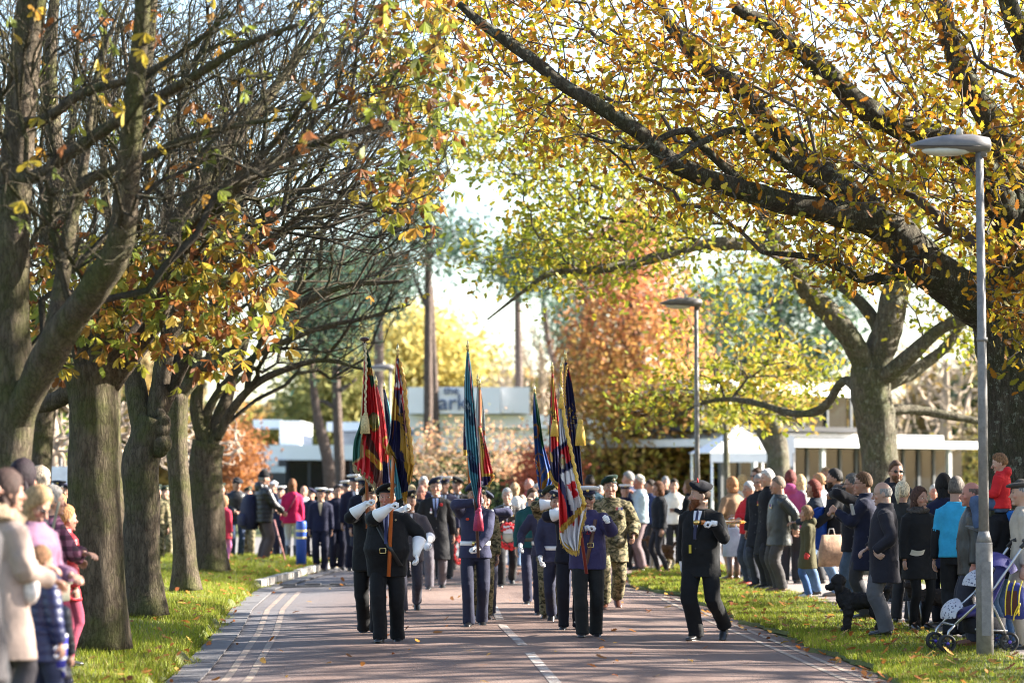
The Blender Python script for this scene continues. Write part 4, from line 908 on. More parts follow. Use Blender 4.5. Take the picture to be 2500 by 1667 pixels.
def dog(at, D, yaw, label, col, H=.55, curly=True, z=.05, name='poodle', headup=.18, patch=None):
    """poodle / terrier: trunk, jointed legs, neck, muzzle, ears, tail as one skin"""
    b = W(at[0], at[1], D); b[2] = z; root = empty(name, b, R(yaw), label, 'dog'); s = H/.55; m = MB()
    m.tube(catmull([[0, .27, .44], [0, .12, .46], [0, -.08, .45], [0, -.22, .44], [0, -.28, .47]], 14), [.075, .085, .10, .115, .08], 14)
    m.tube([[0, -.22, .46], [0, -.30, .56], [0, -.33, .60+headup*.2]], [.085, .062, .058], 12)
    hz = .62+headup*.2
    m.ell([0, -.345, hz+.03], (.062, .07, .062), 0, 12, 9); m.tube([[0, -.38, hz+.02], [0, -.47, hz-.005], [0, -.50, hz-.01]], [.038, .027, .02], 10); m.ell([0, -.505, hz-.002], .014, 0, 8, 6)
    for q in (-1, 1):
        m.ell([q*.062, -.33, hz-.015], (.02, .035, .062), 0, 10, 7)
        m.tube(catmull([[q*.065, -.21, .42], [q*.07, -.19, .30], [q*.07, -.215, .19], [q*.07, -.22, .07], [q*.07, -.235, .03]], 12), [.062, .045, .034, .030, .030], 9); m.ell([q*.07, -.25, .022], (.03, .045, .022), 0, 9, 6)
        m.tube(catmull([[q*.06, .24, .42], [q*.075, .20, .29], [q*.075, .27, .20], [q*.07, .29, .16], [q*.07, .25, .07], [q*.07, .245, .03]], 14), [.075, .065, .036, .032, .030, .030], 9); m.ell([q*.07, .23, .022], (.03, .045, .022), 0, 9, 6)
    m.tube(catmull([[0, .29, .47], [0, .35, .52], [0, .37, .60]], 8), [.03, .022, .028], 8)
    if curly:
        m.ell([0, -.34, hz+.085], (.085, .085, .07), 0, 10, 7); m.ell([0, -.25, .5], (.10, .10, .11), 0, 10, 7); m.ell([0, .37, .62], .04, 0, 9, 7)
    v, f = m.arrays(); v, li, tt, nn = remesh(v, f, .012, 1)
    v = v+nn*((.030 if curly else .004)*np.abs(snoise(v, 24, 3, 3))+(.022 if curly else 0))[:, None]
    c = np.tile(np.array(col), (len(v), 1))*(1+.5*snoise(v, 34, 5, 2)[:, None])
    if patch is not None: c[patch(v)] = (.5, .4, .32)
    link('body', fastmesh('dog', v*s, li, tt, True, np.clip(c, 0, 1)), root, vcol(.75, 0, .2, 'fur', .3)); 
    for q in (-1, 1): e = MB(); e.ell(np.array([q*.03, -.405, hz+.035])*s, .011*s, 0, 8, 6); e.build('eye', plain((.01, .008, .008), .1), root)
    e = MB(); e.tube([[.062*math.cos(a)*s, (-.285+.02*math.sin(a))*s, (.545+.058*math.sin(a))*s] for a in np.linspace(0, 2*PI, 20)], .009*s, 6); e.build('collar', plain((.3, .02, .02), .5), root)
    return root
def C(label, px, py, D, z=0., hatk=0., **k):
    g = W(px, 1300, D); zz = W(px, py, D)[2]-z-hatk
    return person(label, (px, 1300), H=zz, D=D, z=z, **k)
WG = (.78, .78, .80); WHT_ = (.62, .64, .72); BL = (.33, .42, .62)
JEAN = (.06, .10, .19); JEANL = (.16, .24, .38)
def belt(F, z, c, name='belt', buckle=None):
    m = MB(); hw, hd, cy = F.prof(z); n = 28
    r1 = seg_ring(z-.026+F.dz, hw+.008, hd+.008, cy, n); r2 = seg_ring(z+.026+F.dz, hw+.008, hd+.008, cy, n); m.add(*loft([r1, r2])); o = m.build(name, plain(c, .5, var=.03), F.root, T=F.T)
    if buckle: m = MB(); p = F.front(0, z, .016); m.box(p-np.array([.032, .006, .026]), p+np.array([.032, .004, .026])); m.build('buckle', plain(buckle, .25, .9), o, T=F.T)
def sash(F, a, b, w, c, off=.012, buckle=None, name='baldric'):
    o = F.strip([a, ((a[0]+b[0])/2, (a[1]+b[1])/2), b], [w, w, w], off, name, plain(c, .45), n=18)
    if buckle:
        m = MB(); p = F.front(buckle[0], buckle[1], off+.01); s = .032
        m.tube([p+[-s, 0, -s*.8], p+[s, 0, -s*.8], p+[s, 0, s*.8], p+[-s, 0, s*.8], p+[-s, 0, -s*.8]], .006, 6); m.build('buckle', plain((.65, .5, .2), .25, .9), o, T=F.T)
BLUEU = (.035, .037, .075)
def marchers():
    def x1(F): sash(F, (-.13, 1.36), (.16, .86), .026, (.012, .012, .012), .014, (-.03, 1.03)); m = MB(); p = F.front(.10, 1.36, .016); m.ell(p, (.012, .006, .012), 0, 8, 5); m.build('lapel_pin', plain((.6, .5, .3), .3, .9), F.root, T=F.T)
    C('stout man in black suit and beret leading with white gauntlets and the union cantoned standard', 945, 1178, 27.9, hatk=.02, lod=0, fat=1.15, bulk=1.8, skin=SKIN_R, head=(-8, 0), hair=('short', GREYH), hat=('beret', (.008, .008, .009), -1), top=('jacket', (.010, .010, .011), 'wool', .74), bottom=('trousers', (.009, .009, .010), 'wool', 1.12), shirt=(.45, .45, .6), tie=(.02, .025, .09), gloves=WG, cuff=True,
      lf=(.11, .10, 0, 8), rf=(-.06, -.16, .0, -6), rh=(.045, -.40, 1.49), rpole=(-1, -.1, -.75), rcurl=.9, rpalm=(.9, -.3, .1), rfd=(.7, -.35, .5), lh=(.33, -.20, .98), lpole=(1, .5, 0), lcurl=.7, lfd=(.15, -.3, -1), extra=x1)
    C('man in black with beret half hidden behind the stout bearer, one white gauntlet raised', 902, 1180, 29.3, hatk=.02, lod=1, fat=.3, hair=('short', DARKH), hat=('beret', (.01, .01, .011), -1), top=('jacket', (.011, .011, .012), 'wool', .76), bottom=('trousers', (.009, .009, .010), 'wool', 1.1), gloves=WG, cuff=True, rh=(-.02, -.34, 1.52), rpole=(-1, -.1, -.7), rcurl=.9, rpalm=(.9, -.3, .1), rfd=(.7, -.3, .5), lh=(.28, .1, .84), lf=(.09, -.12, 0, 0), rf=(-.07, .2, .0, 15), shirt=WHT_)
    C('bearer in mauve grey suit whose face the gold standard hides', 1000, 1188, 34, hatk=.02, lod=1, hair=('short', GREYH), hat=('beret', BLACK, -1), top=('jacket', (.075, .065, .075), 'wool', .78), bottom=('trousers', (.05, .05, .07), 'wool', 1.), shirt=WHT_, tie=NAVY, gloves=WG, cuff=True, rh=(-.08, -.34, 1.45), rpole=(-1, 0, -.6), rcurl=.9, lh=(.26, -.28, .98), lf=(.09, .34, .09, 38), rf=(-.08, -.2, 0, 0))
    def x2(F): m = MB(); p = F.front(-.07, 1.24, .012); m.box(p+[-.012, -.003, 0], p+[.012, .003, .045]); m.ell(p+[0, 0, -.02], (.02, .005, .02), 1, 10, 6); m.build('medal', [plain((.45, .3, .4)), plain((.8, .8, .8), .3, .8)], F.root, T=F.T)
    C('veteran in long black overcoat, navy beret and pale blue shirt marching between the standards', 1064, 1161, 41, hatk=.02, lod=0, hair=('short', GREYH), hat=('beret', (.02, .025, .05), -1), top=('coat', (.014, .014, .016), 'wool', .50), bottom=('trousers', (.10, .09, .105), 'wool', 1.), shirt=(.35, .44, .72), tie=(.015, .02, .06), medals=0, poppy=True, lf=(.09, .24, .04, 25), rf=(-.09, -.18, 0, 0), glasses='clear', lh=(.27, .1, .84), rh=(-.27, -.12, .86), extra=x2)
    C('naval man in white topped cap following behind the overcoated veteran', 1084, 1160, 45, hatk=.03, lod=2, hat=('peaked', WG), top=('jacket', NAVY, 'wool', .78), shirt=WHT_, tie=BLACK)
    C('white haired man at the back, left of the overcoated veteran', 1034, 1164, 49, lod=2, hair=('short', WHITEH), top=('jacket', NAVY, 'wool', .8), bottom=('trousers', (.2, .2, .22), 'wool', 1.))
    C('bald man in dark coat peering over between two marchers', 1028, 1184, 46, lod=2, skin=SKIN_R, hair=('bald', GREYH), top=('jacket', (.03, .03, .05), 'wool', .8), bottom=('trousers', (.12, .12, .15), 'wool', 1.), glasses='clear')
    C('blonde woman looking out behind the gold fringed standard', 1004, 1186, 45, lod=2, fem=True, hair=('bob', (.5, .38, .22)), top=('jacket', BLACK, 'wool', .8))
    C('old man in black beret and dark coat with a wreath hanging at his side', 1116, 1158, 49, hatk=.02, lod=1, hair=('short', GREYH), hat=('beret', BLACK, 1), top=('coat', (.016, .016, .018), 'wool', .6), shirt=WHT_, tie=NAVY, lf=(.09, .3, .1, 40), rf=(-.08, -.1, 0, 0), head=(10, 12))
    def x3(F): belt(F, 1.02, (.75, .75, .75), buckle=(.6, .45, .15)); m = MB(); p = F.front(-.09, 1.31, .012); m.ell(p, (.022, .007, .018), 0, 10, 6); m.build('poppy', plain((.6, .05, .02)), F.root, T=F.T)
    C('centre bearer in blue ribbed jumper and white belt, face behind the teal standard', 1160, 1173, 30.8, hatk=.02, lod=0, hair=('short', DARKH), hat=('beret', (.03, .035, .06), -1), top=('jumper', BLUEU, 'knit', .84), bottom=('trousers', (.022, .024, .045), 'wool', 1.), gloves=WG, rh=(.0, -.36, 1.50), rpole=(-1, -.15, .12), rcurl=.9, rpalm=(.8, -.3, .2), rfd=(.75, -.5, .3), lh=(.03, -.30, .96), lpole=(1, .4, .1), lcurl=.9, lfd=(-.7, -.5, -.15), lf=(.08, .13, .02, 14), rf=(-.07, -.17, 0, -4), head=(0, 5), extra=x3)
    C('second blue uniformed bearer, elbow and white glove lifted beside the centre bearer', 1184, 1192, 33.2, hatk=.02, lod=1, hair=('short', DARKH), hat=('beret', (.03, .035, .06), 1), top=('jumper', BLUEU, 'knit', .84), bottom=('trousers', (.022, .024, .045), 'wool', 1.), gloves=WG, lh=(.10, -.34, 1.44), lpole=(1, -.3, .15), rh=(-.1, -.34, 1.46), rpole=(-1, -.2, .1), curl=.9, lf=(.08, -.1, 0, 0), rf=(-.08, .22, .03, 20), extra=lambda F: belt(F, 1.02, (.75, .75, .75)))
    C('camouflaged cadet marching hidden behind the centre bearer', 1172, 1192, 32.2, lod=1, hair=('short', BROWNH), hat=('beret', (.02, .03, .02), -1), top=('smock', (.2, .2, .1), 'camo', .74), bottom=('trousers', (.2, .2, .1), 'camo', 1.08), shoes=(.05, .025, .015), boots=.12, rh=(-.05, -.33, 1.45), rpole=(-1, 0, 0), rcurl=.9, lf=(.10, -.05, 0, 0))
    C('man in brown black jacket with medals carrying the round poppy wreath before him', 1238, 1184, 42, lod=1, skin=SKIN_P, hair=('short', WHITEH), top=('jacket', (.035, .028, .022), 'leather', .78), bottom=('trousers', (.014, .014, .016), 'wool', 1.), rh=(-.14, -.28, 1.12), lh=(.16, -.28, 1.12), medals=3, lf=(.08, .34, .09, 38), rf=(-.09, -.2, 0, 0), shirt=WHT_)
    wreath(1242, 1309, 41.4, .18, 'round red poppy wreath with pale centre disc and card held facing the camera')
    wreath(1117, 1342, 48.4, .24, 'red poppy wreath hanging edge on beside the veteran in black', R(72), False)
    def x4(F): sash(F, (.09, 1.37), (-.02, .86), .022, (.11, .045, .025), .012, (.03, 1.08)); text_mesh('RNLI', .055, .002, 'lettering', plain((.6, .02, .02)), F.top, Matrix.Translation((-.09*F.S, float(F.front(-.06, 1.22, .010)[1])*F.S, 1.19*F.S)) @ Matrix.Rotation(PI/2, 4, 'X'))
    C('bearer in navy lifeboat jumper, peaked cap and sunglasses behind the white crossed standard', 1434, 1180, 28.75, hatk=.03, lod=0, fat=.5, bulk=1.9, hat=('peaked', WG), hair=('short', GREYH), glasses='dark', top=('jumper', (.045, .038, .10), 'knit', .80), bottom=('trousers', (.017, .017, .017), 'wool', 1.1), gloves=WG, shirt=None, rh=(-.02, -.30, 1.26), rpole=(-1, 0, -.5), rcurl=.9, lh=(.20, -.42, 1.37), lpole=(.6, .2, -1), lcurl=.85, lpalm=(-.6, 0, -.6), lfd=(.1, -1, .2), lf=(.10, .10, 0, 8), rf=(-.06, -.16, 0, -5), extra=x4)
    def x5(F):
        for s in (1, -1):
            m = MB(); m.tube([[s*.085, -.02, .10], [s*.085, -.02, .22]], [.055, .062], 14); m.build('gaiter', plain((.75, .75, .77), .6), F.root, T=F.T)
    C('sailor in black with white gaiters marching close behind the lifeboat bearer', 1393, 1187, 30.1, hatk=.02, lod=1, hair=('short', DARKH), hat=('sailor', WG), top=('jacket', (.012, .012, .02), 'wool', .82), bottom=('trousers', (.012, .012, .018), 'wool', 1.), rh=(-.06, -.33, 1.45), gloves=WG, cuff=True, rcurl=.9, rpole=(-1, 0, -.2), lh=(.24, 0, .8), extra=x5)
    C('blue uniformed cadet with grey sleeve and gloved hand hanging, third in the right file', 1360, 1190, 31.6, hatk=.02, lod=1, hair=('short', DARKH), hat=('beret', (.03, .035, .06), 1), top=('jumper', (.035, .037, .072), 'knit', .84), bottom=('trousers', (.022, .024, .045), 'wool', 1.), gloves=WG, lh=(.05, -.33, 1.48), lpole=(1, 0, .1), lcurl=.9, rh=(-.22, -.16, .86), rf=(-.07, .3, .06, 32), lf=(.08, -.14, 0, 0), extra=lambda F: belt(F, 1.02, (.75, .75, .75)))
    C('blue uniformed cadet swinging a white gloved fist low, leftmost of the right file', 1330, 1192, 33.4, hatk=.02, lod=1, hair=('short', BROWNH), hat=('beret', (.03, .035, .06), 1), top=('jumper', (.045, .045, .085), 'knit', .84), bottom=('trousers', (.022, .024, .045), 'wool', 1.), gloves=WG, lh=(.08, -.33, 1.46), lpole=(1, 0, .1), lcurl=.9, rh=(-.34, -.20, .98), rpole=(-.4, 1, 0), rf=(-.08, -.18, 0, 0), lf=(.08, .2, .02, 18), extra=lambda F: belt(F, 1.02, (.75, .75, .75)))
    C('camouflaged bearer with raised elbow and broad white gauntlet in the right file', 1346, 1184, 32.4, hatk=.02, lod=1, hair=('short', BROWNH), hat=('beret', (.02, .03, .02), -1), top=('smock', (.2, .2, .1), 'camo', .76), bottom=('trousers', (.2, .2, .1), 'camo', 1.05), gloves=WG, cuff=True, rh=(.04, -.30, 1.52), rpole=(-1, -.3, .1), rcurl=.9, shoes=(.05, .03, .02), boots=.12)
    C('young brown haired cadet in dark teal jumper, hand raised to the pole', 1300, 1190, 36.2, lod=1, skin=SKIN_P, hair=('short', BROWNH), top=('jumper', (.012, .06, .065), 'knit', .86), bottom=('trousers', (.02, .022, .045), 'wool', 1.), lh=(.02, -.25, 1.56), lpole=(1, -.2, 0), lcurl=.9, rh=(-.24, 0, .82), lf=(.08, .16, .02, 16), rf=(-.07, -.1, 0, 0), head=(15, 0), extra=lambda F: belt(F, .98, (.05, .045, .03)))
    def x6(F):
        for s in (1, -1):
            for zq, w_ in ((1.26, .055), (.92, .07)):
                m = MB(); p = F.front(s*.11, zq, .008); r = [np.stack([p[0]+w_*np.cos(a)*1.0, np.full(20, p[1]-o_+.03*abs(0)), p[2]+w_*1.15*np.sign(np.sin(a))*np.abs(np.sin(a))**.5], 1) for o_, a in ((-.03, np.linspace(0, 2*PI, 21)[:-1]), (.014, np.linspace(0, 2*PI, 21)[:-1]))]; m.add(*loft(r)); m.build('pocket', cloth((.2, .2, .1), .85, 'camo'), F.top, T=F.T)
        m = MB(); p = F.front(.11, 1.335, .02)
        for i, c in enumerate((0, 1, 2)): m.box(p+np.array([-.045+.03*i, -.005, -.02]), p+np.array([-.018+.03*i, .004, .02]), c)
        m.build('medal_ribbons', [plain((.5, .1, .12)), plain((.6, .6, .65)), plain((.15, .15, .4))], F.root, T=F.T, smooth=False)
    C('tall soldier in camouflage smock and dark green beret marching alone on the right', 1490, 1150, 35, hatk=.02, lod=0, fat=.25, skin=SKIN, hair=('short', BROWNH), hat=('beret', (.010, .028, .020), -1), top=('smock', (.2, .2, .1), 'camo', .66), bulk=2.6, bottom=('trousers', (.2, .2, .1), 'camo', 1.22), shoes=(.09, .035, .022), boots=.14, lh=(.29, -.14, .93), lcurl=.7, rh=(-.26, .10, .88), gloves=None, lf=(.10, .34, .07, 30), rf=(-.08, -.2, 0, 0), extra=x6)
    def x7(F):
        m = MB(); p = F.front(-.05, 1.03, .01); m.box(p+[-.014, -.004, -.05], p+[.014, .0, .04]); m.build('yellow_tag', plain((.55, .42, .03)), F.root, T=F.T, smooth=False)
        m = MB(); c = F.HT((.062, -.035, .145)); m.tube([c-np.array([0, 0, .02]), c+np.array([.0, -.01, .03])], [.012, .002], 6); m.build('hackle', plain((.6, .02, .02)), F.root, T=F.T)
    b = C('bearded man in black suit and beret looking aside, a furled pole under his arm', 1712, 1168, 28.3, hatk=.02, lod=0, fat=.5, yaw=-24, skin=SKIN_P, head=(-62, 0), hair=('short', (.035, .018, .01)), beard=(.14, .05, .02), sub='bigbeard', hat=('beret', (.010, .010, .014), 1), top=('jacket', (.012, .012, .013), 'wool', .72), bottom=('trousers', (.009, .009, .010), 'wool', 1.12), shirt=(.68, .68, .74), tie=(.02, .02, .06), gloves=WG, medals=0,
        lh=(.25, -.29, 1.275), lpole=(.4, .5, -1), lcurl=.9, lpalm=(0, 0, -1), lfd=(-.75, -.5, .1), rh=(-.24, .05, .84), bulk=1.7, lf=(.17, .24, .09, 46), rf=(-.03, -.10, 0, -3), extra=x7)
    g = W(1700, 1275, 27.9); t = W(1815, 1274, 29.4); root = empty('furled_pole', g, 0, 'orange varnished pole with brass ferrule carried level under the bearded man arm', 'pole'); d = t-g
    m = MB(); m.tube([[0, 0, 0], d*.5, d], [.024, .023, .020], 12); m.build('shaft', plain((.50, .15, .02), .25, coat=.5), root); m = MB(); m.tube([-d*.02, d*.06], [.027, .027], 12); m.tube([d*.97, d*1.06], [.022, .004], 10); m.build('ferrule', plain((.6, .42, .15), .25, .9), root)
def camoP(label, px, py, D, **k):
    C(label, px, py, D, lod=2, hair=('short', BROWNH), hat=('beret', (.02, .035, .025), -1), top=('smock', (.2, .2, .1), 'camo', .72), bottom=('trousers', (.2, .2, .1), 'camo', 1.1), shoes=(.02, .015, .012), boots=.12, **k)
def left_back():
    C('man in black leather jacket and jeans looking down at the verge corner', 577, 1166, 51, z=.1, lod=1, hair=('short', DARKH), hat=('flat', (.015, .015, .018)), top=('jacket', (.012, .012, .014), 'leather', .86), bottom=('trousers', (.03, .045, .085), 'denim', .9), lh=(.06, -.22, 1.05), rh=(-.06, -.22, 1.05), head=(20, 18), yaw=15)
    C('man in black puffer, beanie and rucksack leaning on a pinkish stick', 642, 1149, 50.3, z=.1, hatk=.02, lod=1, fat=.3, hat=('beanie', BLACK), hair=('short', GREYH), top=('puffer', (.010, .010, .013), 'shiny', .78, 'hood'), bulk=1.7, bottom=('trousers', (.085, .065, .068), 'cotton', 1.15), yaw=118, rh=(-.22, -.32, .98), rcurl=.8, lh=(.1, -.3, 1.0), shoes=(.06, .055, .06))
    backpack(W(609, 1250, 50.4), R(118), 1.35, (.02, .02, .045), 'navy rucksack on the back of the man with the stick')
    a, b_ = W(669, 1268, 50.1), W(698, 1388, 50.0); b_[2] = .12; root = empty('walking_stick', b_, 0, 'long pinkish walking stick planted on the verge beside the puffer jacket man', 'stick'); m = MB(); m.tube([[0, 0, 0], a-b_], [.016, .018], 8); m.build('shaft', plain((.48, .22, .2), .4), root); m = MB(); m.tube([(a-b_)*.60, (a-b_)*.63], .022, 8); m.build('clamp', plain((.03, .03, .03)), root)
    def strap(F): m = MB(); P = [F.front(.10, 1.40, 0), F.front(0, 1.2, 0), F.front(-.14, .98, 0)]; P = [np.array([-p[0], -p[1]+.012, p[2]]) for p in P]; m.tube(catmull(P, 12), .012, 6); m.build('bag_strap', plain((.12, .01, .03)), F.root, T=F.T)
    C('girl with very long auburn hair in magenta coat seen from behind', 713, 1170, 52, z=.1, lod=1, fem=True, yaw=180, hair=('long', (.15, .065, .03)), top=('jacket', (.42, .012, .07), 'wool', .80), bulk=1.5, bottom=('leggings', (.42, .42, .48), 'cotton', 1.15), boots=.28, shoes=(.02, .018, .018), extra=strap)
    C('small girl in pink coat and pink tights half behind the furthest chestnut', 546, 1212, 47, z=.15, lod=1, headk=1.12, fem=True, yaw=150, hair=('long', (.30, .17, .09)), top=('jacket', (.50, .04, .08), 'wool', .70), bottom=('leggings', (.5, .16, .32), 'cotton', 1.1), shoes=(.3, .3, .3))
    nav = dict(top=('jacket', (.014, .015, .035), 'wool', .82), bottom=('trousers', (.012, .013, .028), 'wool', 1.05), lod=2)
    C('sea cadet in white topped cap and collar between puffer man and magenta girl', 685, 1184, 54, hatk=.02, hat=('sailor', WG), shirt=(.3, .35, .5), **nav)
    C('pale capped cadet face just right of the beanie man', 668, 1172, 56, hatk=.02, hat=('flat', (.4, .4, .42)), **nav)
    C('onlooker in bright white shirt behind the blue bollard', 742, 1188, 58, lod=2, hair=('short', (.55, .3, .2)), top=('shirt', (.75, .75, .78), 'cotton', .9), bottom=('trousers', (.2, .2, .25), 'cotton', 1.))
    C('young sea cadet in white cap with a pale tan scarf over navy tunic', 783, 1188, 49, hatk=.02, hat=('sailor', WG), shirt=(.62, .48, .3), **nav)
    C('sea cadet girl with round white cap and light blue badge', 803, 1191, 50.5, hatk=.02, hat=('sailor', WG), fem=True, hair=('short', BROWNH), shirt=(.2, .45, .6), **nav)
    C('bare headed dark haired cadet standing to attention in navy', 823, 1184, 50, hair=('short', DARKH), yaw=12, **nav)
    C('cadet in white cap looking over the dark haired cadet shoulder', 836, 1180, 53, hatk=.02, hat=('sailor', WG), **nav)
    C('naval rating in white cap second from the front of the left rank', 846, 1172, 51.5, hatk=.02, hat=('peaked', WG), shirt=WHT_, yaw=15, **nav)
    C('tall naval officer in gold badged white cap, black tie and navy greatcoat', 864, 1156, 49.5, hatk=.03, hat=('peaked', WG), shirt=WHT_, tie=BLACK, yaw=20, **nav)
    C('white bearded naval veteran in sunglasses and white capped uniform at the rank end', 885, 1162, 46, hatk=.03, lod=1, hat=('peaked', WG), beard=WHITEH, glasses='dark', top=('coat', (.012, .013, .028), 'wool', .55), bottom=('trousers', (.012, .013, .028), 'wool', 1.05), shirt=WHT_, yaw=25, gloves=None)
    C('cadet in navy beret squeezed behind the tall naval officer', 812, 1196, 55, hatk=.02, hat=('beret', NAVY, -1), **nav)
    C('navy coated cadet at the rear of the rank beside the bollard', 760, 1192, 56, hatk=.02, hat=('beret', NAVY, 1), **nav)
    camoP('camouflaged cadet in green beret left of the slim chestnut trunk', 383, 1186, 50); camoP('second camouflaged cadet half hidden by the slim chestnut trunk', 404, 1188, 53)
    camoP('camouflaged cadet glimpsed behind the leather jacketed man', 606, 1190, 57); camoP('camouflaged cadet glimpsed between stick and magenta coat', 655, 1196, 60); camoP('camouflaged cadet with green beret just left of the leather jacket', 540, 1182, 58)
    C('uniformed man in navy cap seen beyond the plaid shirt woman', 143, 1170, 45, z=.05, hatk=.03, hat=('peaked', (.03, .035, .07)), shirt=WHT_, **nav); C('second navy uniformed figure seen between crowd and thick chestnut', 160, 1180, 48, hatk=.02, hat=('beret', NAVY, 1), **nav)
def right_back():
    k = dict(lod=2)
    C('dark haired onlooker with pale blue rucksack behind the lifeboat cap', 1440, 1160, 48, hair=('short', DARKH), top=('jacket', (.05, .10, .14), 'cotton', .85), yaw=170, **k)
    C('grey haired man in navy behind the soldier shoulder', 1537, 1152, 53, hair=('short', GREYH), top=('jacket', (.03, .04, .08), 'wool', .84), yaw=-90, **k)
    C('pensive man in pale blue shirt and mauve trousers, hand at his chin', 1563, 1160, 50, lod=1, skin=SKIN_R, hair=('short', (.45, .4, .36)), top=('shirt', (.48, .60, .68), 'cotton', .86), bulk=1.6, bottom=('trousers', (.17, .125, .135), 'cotton', 1.1), yaw=-75, lh=(.02, -.16, 1.42), rh=(.06, -.2, 1.12))
    C('dark haired man in blue suit behind the woman with the shoulder bag', 1590, 1172, 52, hair=('short', DARKH), top=('jacket', (.03, .045, .12), 'wool', .84), yaw=-70, **k)
    C('slim woman with brown hair in black jacket and leggings, bag on shoulder', 1610, 1176, 47.5, lod=1, fem=True, hair=('bob', (.12, .05, .025)), top=('jacket', (.014, .015, .02), 'wool', .88), bottom=('leggings', (.03, .028, .035), 'cotton', 1.), yaw=-75, lf=(.06, .12, 0, 0), shoes=(.4, .12, .12))
    C('grey haired head behind the chatting group', 1625, 1164, 57, hair=('short', GREYH), **k)
    C('smiling dark haired man facing the camera in white patterned scarf and shirt', 1646, 1170, 51, lod=1, hair=('short', DARKH), top=('shirt', (.62, .6, .58), 'cotton', .86), bottom=('trousers', (.02, .02, .025), 'cotton', 1.), lh=(.05, -.25, 1.15))
    C('woman with long light brown hair in long black coat beside the lamp post', 1685, 1172, 48.5, lod=1, fem=True, hair=('long', (.16, .09, .045)), top=('coat', (.012, .012, .014), 'wool', .52), bottom=('leggings', (.03, .025, .03), 'cotton', 1.), yaw=-110, lh=(.05, -.28, 1.18), rh=(-.08, -.28, 1.15))
    C('light brown haired woman in white top right of the round wreath', 1256, 1180, 51, fem=True, hair=('bob', (.35, .23, .13)), top=('shirt', (.68, .66, .64), 'cotton', .86), bottom=('trousers', JEANL, 'denim', .95), lod=1, yaw=160)
    C('small child in magenta coat standing past the round wreath', 1275, 1212, 52, headk=1.1, fem=True, hair=('bob', (.5, .4, .28)), top=('jacket', (.38, .04, .16), 'wool', .75), bottom=('trousers', JEANL, 'denim', .95), **k)
    C('pink faced bald man looking on between the file and the wreath', 1293, 1168, 58, skin=SKIN_R, hair=('bald', WHITEH), top=('jacket', (.25, .04, .04), 'wool', .82), yaw=-60, **k)
    C('white haired man behind the teal jumper cadet', 1312, 1182, 50, hair=('short', WHITEH), top=('jacket', (.25, .3, .34), 'wool', .82), **k)
    C('onlooker in white cap behind the soldier elbow', 1526, 1180, 50, hatk=.02, hat=('sailor', WG), top=('jacket', NAVY, 'wool', .84), **k)
    C('grey haired man beside the navy jacketed man, half hidden by the soldier', 1465, 1186, 54, hair=('short', GREYH), top=('jacket', (.1, .12, .16), 'wool', .84), **k)
    dog((1614, 1383), 48.5, -60, 'brown and white terrier standing between the onlookers legs', (.12, .06, .035), H=.46, curly=False, name='terrier', z=.06, patch=lambda v: (v[:, 2] < .22) | (np.abs(v[:, 1]+.25) < .05))
